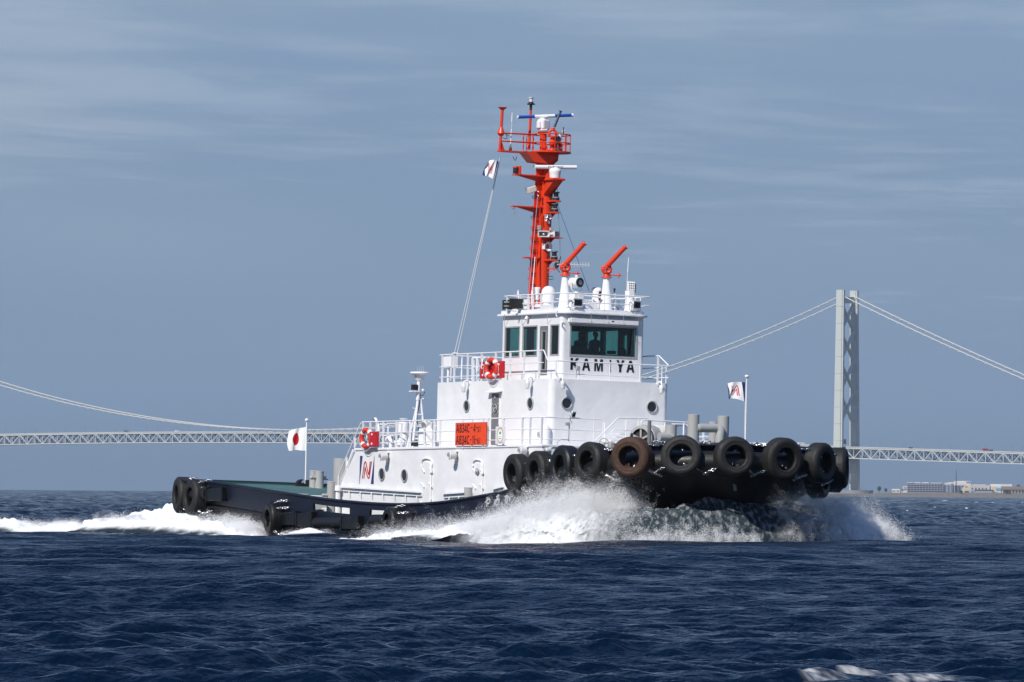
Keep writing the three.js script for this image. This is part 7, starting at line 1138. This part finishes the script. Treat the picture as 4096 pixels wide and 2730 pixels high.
function person(headTop, lean, label, cap) {                           // stands behind the console, looking ahead
  const foot = V3(headTop.x, 6.02, headTop.z), o = aboard('person', foot); tag(o, label, 'person');
  const H = headTop.y - 6.02, u = H / 7.5, v = (x, y, z) => V3(x + lean.x * y / H, y, z + lean.z * y / H), bones = [];
  const hd = v(0.02, H - u * 0.52, 0), nk = v(0, H - u * 1.25, 0), ch = v(0, H - u * 2.0, 0), pe = v(-0.02, H * 0.53, 0);
  bones.push([v(0, H - u * 0.42, 0), v(0.025, H - u * 0.62, 0), u * 0.40, u * 0.34], [nk, hd, 0.055, 0.05], [ch, v(0, H - u * 1.55, 0), 0.15, 0.09], [v(0, H - u * 1.75, -0.12), v(0, H - u * 1.75, 0.12), 0.10, 0.10], [ch, pe, 0.15, 0.14], [v(0, H * 0.53, -0.06), v(0, H * 0.53, 0.06), 0.135, 0.135], [v(0.1, H - u * 0.6, 0), v(0.125, H - u * 0.66, 0), 0.02, 0.022], [v(0.01, H - u * 0.6, 0.085), v(0.0, H - u * 0.56, 0.088), 0.022, 0.018], [v(0.01, H - u * 0.6, -0.085), v(0.0, H - u * 0.56, -0.088), 0.022, 0.018]);
  for (const s of [-1, 1]) { const sh = v(0, H - u * 1.72, s * 0.19), el = v(0.06, H - u * 3.1, s * 0.27), wr = v(0.30, H - u * 3.35, s * 0.17); bones.push([sh, el, 0.062, 0.048], [el, wr, 0.048, 0.032], [wr, wr.clone().add(V3(0.07, -0.01, -s * 0.01)), 0.036, 0.034]); for (let f = 0; f < 4; f++) bones.push([wr.clone().add(V3(0.08, 0, (f - 1.5) * 0.019)), wr.clone().add(V3(0.15 - 0.008 * Math.abs(f - 1.5), -0.03, (f - 1.5) * 0.021)), 0.0115, 0.009]); bones.push([wr.clone().add(V3(0.04, 0, -s * 0.03)), wr.clone().add(V3(0.09, -0.01, -s * 0.06)), 0.013, 0.011]);
    const hip = v(-0.02, H * 0.52, s * 0.09), kn = v(0.02, H * 0.27, s * 0.1), an = v(-0.01, 0.07, s * 0.1); bones.push([hip, kn, 0.09, 0.06], [kn, an, 0.058, 0.042], [an, an.clone().add(V3(0.14, -0.03, 0)), 0.042, 0.035]); }
  mk('body', blobMesh(bones, 84, V3(-0.35 + Math.min(0, lean.x), -0.02, -0.42), V3(0.55 + Math.max(0, lean.x), H + 0.05, 0.42)), std('dark_work_clothes', [0.035, 0.05, 0.055], 0.85), o);
  const hc = v(0, H - u * 0.42, 0);
  mk('hair', [new THREE.SphereGeometry(u * 0.435, 20, 12, 0, 6.283, 0, 1.75).scale(1.04, 1, 0.98).rotateZ(0.35).translate(hc.x - 0.01, hc.y + 0.005, hc.z), ...(cap ? [new THREE.CylinderGeometry(u * 0.3, u * 0.34, 0.015, 18, 1, false, 0, Math.PI).translate(hc.x + u * 0.34, hc.y + 0.03, hc.z)] : [])], std('dark_hair', [0.012, 0.011, 0.01], 0.8), o);
  mk('face', [new THREE.SphereGeometry(u * 0.375, 20, 12, 0, 6.283, 0.9, 1.3).scale(0.95, 1.1, 0.82).translate(hc.x + 0.022, hc.y - 0.03, hc.z)], std('face_skin', [0.30, 0.19, 0.13], 0.6), o);
  mk('eye', [-1, 1].map((s) => sph([hc.x + u * 0.375, hc.y - 0.015, hc.z + s * 0.032], 0.012, 8, 6)), M.blackPlastic, o); mk('mouth', box(hc.x + u * 0.35, hc.x + u * 0.385, hc.y - 0.085, hc.y - 0.078, hc.z - 0.022, hc.z + 0.022), M.brown, o);
}
person(at(H7(893, 255), 'x', -1.75), V3(0.0, 0, 0), 'person in dark clothes and cap standing upright behind the middle of the front window', true);
person(at(H7(440, 275), 'x', -1.8), V3(0.06, 0, -0.05), 'person in dark clothes behind the starboard end of the front window, leaning over the console', false);
// ---------------------------------------------------------------- bow wave, spray and wake (x ahead, y up, z to starboard of the tug)
const foamWhite = std('foam', [0.84, 0.86, 0.87], 0.85, { vertexColors: true });
const dropMat = std('spray_drops', [0.93, 0.94, 0.95], 0.6);
const wakeToWorld = (x, y, z) => V3(x, y, z).applyQuaternion(WAKE_Q).add(WAKE_POS);
const seaUnder = (x, z) => { const p = wakeToWorld(x, 0, z); return seaHeight(p.x, p.z, 0.6); };
const DARK = [0.008, 0.024, 0.036], DEEP = [0.005, 0.018, 0.030];
function wakeObject(name, g, mat, label, cat) {
  const m = new THREE.Mesh(g, mat); m.name = numbered(name); m.position.copy(WAKE_POS); m.quaternion.copy(WAKE_Q); m.castShadow = m.receiveShadow = true; scene.add(m);
  kind(m, 'stuff'); if (label) tag(m, label, cat ?? 'foam'); return m;
}
function surface(nu, nv, fn, keep) {                                  // fn(i, j) -> [x, y, z, foam share 0..1, dark colour]
  const pos = new Float32Array((nu + 1) * (nv + 1) * 3), col = new Float32Array((nu + 1) * (nv + 1) * 3), ok = new Uint8Array((nu + 1) * (nv + 1)), id = [];
  for (let i = 0; i <= nu; i++) for (let j = 0; j <= nv; j++) {
    const k = i * (nv + 1) + j, [x, y, z, f, on = true, dk = DARK] = fn(i, j); pos.set([x, y, z], k * 3); ok[k] = on ? 1 : 0;
    for (let c = 0; c < 3; c++) col[k * 3 + c] = lerp(dk[c], 1, f);
  }
  for (let i = 0; i < nu; i++) for (let j = 0; j < nv; j++) { const a = i * (nv + 1) + j, b = a + nv + 1; if (ok[a] || ok[b] || ok[a + 1] || ok[b + 1]) id.push(a, a + 1, b, b, a + 1, b + 1); }
  const g = new THREE.BufferGeometry(); g.setAttribute('position', new THREE.BufferAttribute(pos, 3)); g.setAttribute('color', new THREE.BufferAttribute(col, 3)); g.setIndex(id); g.computeVertexNormals(); return g;
}
const wavePath = new THREE.CatmullRomCurve3([[4.0, -9.9, 0], [6.5, -8.3, 0.35], [8.8, -5.9, 0.95], [10.5, -3.0, 1.40], [11.1, 0, 1.50], [10.9, 2.4, 1.48], [10.0, 4.4, 1.32], [7.9, 6.2, 1.15], [4.8, 7.6, 0.85], [1.6, 8.1, 0.50], [-1.5, 8.7, 0.25], [-5.0, 9.3, 0.05]].map(([x, z, h]) => V3(x, h, z)), false, 'centripetal');
{
  const nu = 900, nv = 110;
  const g = surface(nu, nv, (i, j) => {
    const u = i / nu, v = j / nv, c = wavePath.getPoint(u), t = wavePath.getTangent(u), n = V3(-t.z, 0, t.x).normalize();   // n points inward, towards the hull
    const s = u * 34, h = c.y, lift = 1 - Math.pow(1 - Math.min(1, v / 0.42), 2.0), fall = 1 - 0.35 * smooth(0.5, 1, v);
    const arc = v * 2.7 + h * lift, big = fbm(s * 0.5, arc * 0.5, 3.1, 3), mid = fbm(s * 1.7, arc * 1.5, 9.2, 4), fine = fbm(s * 6, arc * 5, 5.5, 3);
    const flank = smooth(0.55, 0.66, u) + smooth(0.32, 0.16, u) * 0.9, rough = lerp(0.09, 0.42, Math.min(1, flank));
    const inward = v * 2.7 + 0.35 * big + mid * rough * 0.8, y = h * lift * fall * (1 + 0.30 * big) + (mid * rough + fine * lerp(0.05, 0.12, Math.min(1, flank))) * smooth(0, 0.15, v) * smooth(0, 0.2, h) + 0.10 * Math.max(0, fbm(s * 8, 2.2, 7.7, 2)) * smooth(0.3, 0.45, v) * h - 0.16 * (1 - smooth(0, 0.1, v));
    const speck = fbm(s * 4.6, arc * 3.2 + 40, 1.1, 5) + 0.5 * fbm(s * 13, arc * 9, 2.5, 2), foam = Math.min(1, Math.max(0, lerp(smooth(-0.12, 0.55, speck + 0.30 * smooth(0.28, 0.45, v) + 0.05 * smooth(0.2, 0.04, v)) * 0.30, smooth(-0.8, 0.0, speck), Math.min(1, flank))));
    return [c.x + n.x * inward, y, c.z + n.z * inward, foam];
  });
  wakeObject('bow_wave', g, foamWhite, 'steep bow wave of dark water and white foam piled up under the bow of the tug', 'bow wave');
}
// spray: drops strewn along the paths of many small jets
const dropGeo = (() => {                                              // a puff of fifteen flying drops; a few larger
  const r = rng(9), g = [], gs = () => (r() + r() + r() - 1.5) * 0.75;
  for (let i = 0; i < 15; i++) { const s = 0.0030 + 0.0055 * Math.pow(r(), 4); g.push(new THREE.OctahedronGeometry(s, 0).scale(1, 1 + r() * 0.7, 1).rotateX(r() * 3).translate(gs() * 0.14, gs() * 0.14, gs() * 0.14)); }
  return mergeGeometries(g.map(plain));
})();
function spray(name, seed, jets, perJet, make, label) {
  const qq = new THREE.Quaternion(), mm = new THREE.Matrix4(), pp = V3(), ss = V3(), r = rng(seed), n = jets * perJet, m = new THREE.InstancedMesh(dropGeo, dropMat, n), a = m.instanceMatrix.array, gs = () => (r() + r() + r() + r() - 2) * 0.87;
  let k = 0;
  for (let i = 0; i < jets; i++) {
    const j = make(r, i / jets), p = j.p, v = j.v, tEnd = (v.y + Math.sqrt(Math.max(0, v.y * v.y + 2 * 9.8 * (p.y + 0.1)))) / 9.8;
    for (let d = 0; d < perJet; d++) {
      const t = tEnd * (j.cluster ? Math.min(1, Math.max(0, j.tc + gs() * 0.22)) : Math.pow(r(), j.pow ?? 0.8)), s = j.spread * (0.12 + t * 0.9), size = (j.size ?? 1) * (0.7 + 0.6 * r());
      const x = p.x + v.x * t + gs() * s, y = Math.max(-0.1, p.y + v.y * t - 4.9 * t * t + gs() * s * 0.8), z = p.z + v.z * t + gs() * s, w = Math.max(size, Math.min(2.2, 0.6 + s * 4));
      qq.set(r() - 0.5, r() - 0.5, r() - 0.5, r() - 0.5).normalize(); mm.compose(pp.set(x, y, z), qq, ss.set(size, size, size)); mm.toArray(a, k * 16); k++;
    }
  }
  m.name = numbered(name); m.position.copy(WAKE_POS); m.quaternion.copy(WAKE_Q); m.castShadow = m.receiveShadow = true; scene.add(m); kind(m, 'stuff'); tag(m, label, 'spray'); return m;
}
const pick = (r, a, b) => a + (b - a) * r();
spray('bow_spray', 31, 4200, 34, (r) => {
  const u = pick(r, 0.545, 0.77), c = wavePath.getPoint(u), t = wavePath.getTangent(u), out = V3(t.z, 0, -t.x).normalize(), e = smooth(0.77, 0.60, u);
  const up = (0.5 + 5.1 * Math.pow(r(), 1.5)) * (0.36 + 0.64 * e);
  return { p: V3(c.x - out.x * pick(r, 0.3, 2.0), c.y * pick(r, 0.2, 0.8), c.z - out.z * pick(r, 0.3, 2.0)), v: V3(out.x * pick(r, 0.1, 1.8) - pick(r, 0.8, 4.6), up, out.z * pick(r, 0.1, 1.8)), spread: 0.15 + 0.9 * Math.pow(r(), 1.3), pow: 0.75, size: pick(r, 0.8, 1.3) };
}, 'bright white spray flung up along the starboard bow and flank of the tug');
spray('side_mist', 37, 1300, 14, (r) => {
  const x = pick(r, -2.5, 6), z = pick(r, 5.2, 8.4); return { p: V3(x, pick(r, 0, 0.4), z), v: V3(-pick(r, 0.5, 4), pick(r, 0.8, 3.9) * smooth(-8, 4, x), pick(r, -0.5, 0.8)), spread: pick(r, 0.3, 1.2), size: 0.8 };
}, 'thin mist of flying drops in front of the dark hull side amidships');
spray('port_spray', 41, 1900, 28, (r) => {
  const u = pick(r, 0.03, 0.34), c = wavePath.getPoint(u), t = wavePath.getTangent(u), out = V3(t.z, 0, -t.x).normalize();
  const up = (0.5 + 4.6 * Math.pow(r(), 1.4)) * (0.42 + 0.58 * smooth(0.0, 0.25, u));
  return { p: V3(c.x - out.x * pick(r, 0.0, 1.6), c.y * pick(r, 0.1, 0.9), c.z - out.z * pick(r, 0.0, 1.6)), v: V3(out.x * pick(r, 0.1, 1.2) - pick(r, 0.3, 3.0), up, out.z * pick(r, 0.2, 1.8)), spread: 0.2 + 0.9 * r(), pow: 0.75, size: pick(r, 0.8, 1.25) };
}, 'fan of spray falling away from the port bow under the outermost tyres');
spray('front_splash', 43, 260, 22, (r) => {
  const u = pick(r, 0.38, 0.57), c = wavePath.getPoint(u), t = wavePath.getTangent(u), out = V3(t.z, 0, -t.x).normalize();
  return { p: V3(c.x + out.x * pick(r, -0.8, 0.3), pick(r, -0.05, 0.7) * r(), c.z + out.z * pick(r, -0.8, 0.3)), v: V3(out.x * pick(r, 0, 1), pick(r, 0.3, 2.4), out.z * pick(r, 0, 1)), spread: pick(r, 0.08, 0.5), size: 1.2 };
}, 'scattered drops and splashes in front of the shaded wave under the stem');
// the finest mist, too fine for single drops: soft thin wisps turned every way
const mistMat = (() => {
  const n = 64, t = noiseTex(n, (u, v) => { const d = Math.hypot(u - 0.5, v - 0.5) * 2; return Math.pow(Math.max(0, 1 - d), 1.4) * (0.75 + 0.7 * fbm(u * 5, v * 5, 3.3, 3)); });
  const m = new THREE.MeshStandardMaterial({ color: rgb(0.93, 0.94, 0.95), roughness: 1, transparent: true, opacity: 0.20, alphaMap: t, side: THREE.DoubleSide }); m.name = 'mist'; return m;
})();
function mist(name, seed, n, make, label) {
  const r = rng(seed), m = new THREE.InstancedMesh(new THREE.PlaneGeometry(1, 1), mistMat, n), q = new THREE.Quaternion(), mt = new THREE.Matrix4();
  for (let i = 0; i < n; i++) { const [x, y, z, s] = make(r); q.set(r() - 0.5, r() - 0.5, r() - 0.5, r() - 0.5).normalize(); m.setMatrixAt(i, mt.compose(V3(x, y, z), q, V3(s, s, s))); }
  m.name = numbered(name); m.position.copy(WAKE_POS); m.quaternion.copy(WAKE_Q); m.castShadow = m.receiveShadow = true; scene.add(kind(m, 'stuff')); tag(m, label, 'mist');
}
mist('port_mist', 73, 700, (r) => { const u = pick(r, 0.05, 0.34), c = wavePath.getPoint(u), t = wavePath.getTangent(u), k = smooth(0.0, 0.28, u), h = Math.pow(r(), 1.4); return [c.x - t.z * -pick(r, -0.6, 1.5) * -1 - 1.0 * h, 0.1 + h * 1.9 * k, c.z + t.x * pick(r, -1.5, 0.6) * -1, pick(r, 0.4, 1.0)]; }, 'soft blue shaded mist hanging under the port bow');
// stern: boiling hump behind the propellers, ridge along the starboard quarter, lacy foam between
{
  const x0 = -52, x1 = -11, z0 = -9, z1 = 12, nu = 520, nv = 250;
  const ridge = (x) => 5.5 + (-17 - x) * 0.115, g = surface(nu, nv, (i, j) => {
    const x = lerp(x0, x1, i / nu), z = lerp(z0, z1, j / nv), base = seaUnder(x, z);
    const hump = 1.45 * Math.exp(-(((x + 31) / 5.0) ** 2) - (((z + 0.6) / 3.0) ** 2)) + 0.35 * Math.exp(-(((x + 41) / 6) ** 2) - (((z - 0.5) / 4) ** 2));
    const rz = ridge(x), rh = 0.62 * smooth(-16, -19.5, x) * (0.35 + 0.65 * smooth(-46, -26, x)) * (0.75 + 0.5 * noise.noise(x * 0.35, 2.2, 0)), rd = Math.exp(-(((z - rz) / (z > rz ? 0.75 : 1.3)) ** 2)), rb = rh * rd;
    const mid = fbm(x * 1.3, 4.4, z * 1.3, 5, 0.6), fine = fbm(x * 5.2, 8.1, z * 5.2, 4, 0.6), lace = 1 - Math.abs(fbm(x * 0.8 + 0.5 * mid, 1.2, z * 1.5, 4)) * 3.2;
    const inside = smooth(rz + 0.6, rz - 0.4, z) * smooth(-6.5, -3.5, z) * smooth(-14, -20, x) * smooth(-52, -40, x), solid = Math.max(hump * 1.25, rd * smooth(-15.5, -18.5, x) * (0.55 + 0.75 * smooth(-44, -26, x) + 0.5 * mid));
    const foam = Math.min(1, Math.max(0, Math.max(smooth(0.30, 0.85, solid * 0.92 + 0.75 * mid + 0.45 * fine), inside * smooth(0.55, 1.0, lace + 0.35 * fine) * 0.7)));
    const up = hump + rb, on = foam > 0.03 || up > 0.05;
    return [x, base * (1 - 0.5 * Math.min(1, up)) + up * (1 + 0.55 * mid) + (mid * 0.34 + fine * 0.16) * Math.min(1, solid) + (on ? 0.03 : -0.12) + 0.03 * foam * fine, z, foam, on, DEEP];
  });
  wakeObject('stern_wake', g, foamWhite, 'boiling white wake and broken wave behind the stern of the tug', 'wake');
}
spray('stern_spray', 47, 1500, 22, (r) => {
  const q = r(), x = q < 0.72 ? pick(r, -28, -17.5) : pick(r, -40, -28), z = 5.5 + (-17 - x) * 0.115 + pick(r, -1.1, 0.2), k = x > -28 ? 1 : 0.45;
  return { p: V3(x, pick(r, 0.1, 0.5), z), v: V3(-pick(r, 0, 2.4), (0.4 + 2.6 * Math.pow(r(), 2)) * k, pick(r, -0.3, 0.9)), spread: pick(r, 0.06, 0.4), pow: 1, size: pick(r, 1.0, 1.7) };
}, 'splashing drops along the foaming wave at the stern quarter');
spray('hump_spray', 53, 500, 18, (r) => { const a = r() * 6.283, q = Math.sqrt(r()); return { p: V3(-30.5 + 5 * q * Math.cos(a), 0.75 - 0.4 * q, -0.6 + 3 * q * Math.sin(a)), v: V3(-pick(r, 0, 2), 0.4 + 2.0 * r() * r(), pick(r, -0.6, 0.6)), spread: pick(r, 0.1, 0.4), size: 1.3 }; }, 'drops thrown up by the boiling hump of water behind the stern');
// foam trailing along the starboard side, with a small breaker amidships
{
  const x0 = -17.5, x1 = 4, nu = 330, nv = 90, g = surface(nu, nv, (i, j) => {
    const x = lerp(x0, x1, i / nu), w = lerp(4.4, 9.8, j / nv), base = seaUnder(x, w), edge = 8.2 - 0.16 * (x - 0) * 0 + 0.06 * -x;
    const mid = fbm(x * 1.2, 7.7, w * 1.2, 4), fine = fbm(x * 4.8, 3.3, w * 4.8, 4), band = Math.exp(-(((w - lerp(5.9, 7.6, smooth(-10, 3, x))) / lerp(0.55, 1.6, smooth(-9, 2, x))) ** 2)) * smooth(-3.6, -0.4, x + mid * 2), brk = Math.exp(-(((x + 11.2) / 1.3) ** 2) - (((w - 6.2) / 0.6) ** 2));
    const solid = Math.max(band, brk * 1.2), foam = smooth(0.30, 0.7, solid + 0.5 * mid + 0.25 * fine) * smooth(0.03, 0.2, solid), on = foam > 0.03;
    return [x, base + 0.30 * band * smooth(-5, 3, x) + 0.34 * brk + (mid * 0.2 + fine * 0.08) * Math.min(1, solid) + (on ? 0.03 : -0.15), w, foam, on, DEEP];
  });
  wakeObject('side_foam', g, foamWhite, 'band of white foam trailing along the starboard waterline of the tug', 'foam');
}
spray('side_splash', 59, 350, 18, (r) => { const b = r() < 0.35, x = b ? pick(r, -12.4, -10) : pick(r, -1.5, 4), z = b ? 6.2 : lerp(6.0, 7.6, smooth(-10, 3, x)); return { p: V3(x, 0.15, z + pick(r, -0.5, 0.5)), v: V3(-pick(r, 0.5, 3), 0.3 + 1.9 * r() * r(), pick(r, -0.3, 0.8)), spread: pick(r, 0.06, 0.35), size: 1.3 }; }, 'small splashes along the foam at the starboard waterline');
// whitecaps out on the strait and two breaking in front
{
  const caps = [[3570, 2028, 34], [3780, 2004, 26], [3906, 2009, 22], [3972, 2011, 14], [3740, 2033, 16], [3868, 2038, 16], [3630, 2050, 10], [4090, 2010, 8], [3820, 2040, 10], [1300 - 1250, 2045, 12], [460, 2018, 10], [250, 2000, 8]], g = [];
  caps.forEach(([px, py, w], i) => {
    const d = rayOf(px, py), dist = 1.7 / -d.y, c = d.clone().multiplyScalar(dist).add(camera.position), W = Math.min(7, w * dist / FOCAL), L = dist > 300 ? W * 0.9 : 1.1, nu = dist > 300 ? 26 : 70, nv = dist > 300 ? 12 : 60;
    const s = surface(nu, nv, (a, b) => { const u = a / nu * 2 - 1, v = b / nv * 2 - 1, x = c.x + u * W / 2, z = c.z + v * L / 2, q = (1 - u * u) * (1 - v * v), n = fbm(u * 2.2 + i, v * 2.2, i * 3.3, 4), f = smooth(0.28, dist > 300 ? 0.55 : 0.95, q + n * (dist > 300 ? 0.7 : 1.1)) * (dist > 300 ? 1 : 0.7); return [x + n * W * 0.08, seaHeight(x, z, dist > 420 ? dist * 0.003 : 0.1) + (f > 0.02 ? (dist > 300 ? 0.03 : 0.008) : -0.06) + q * (dist > 300 ? 0.18 : 0.02) * Math.max(0, 0.5 + n), z, f, f > 0.02, DEEP]; });
    g.push(s);
  });
  const m = new THREE.Mesh(mergeGeometries(g), foamWhite); m.name = 'whitecaps'; m.receiveShadow = true; scene.add(kind(m, 'stuff')); tag(m, 'small white breaking wave crests scattered over the open water', 'whitecaps');
}
renderer.render(scene, camera);
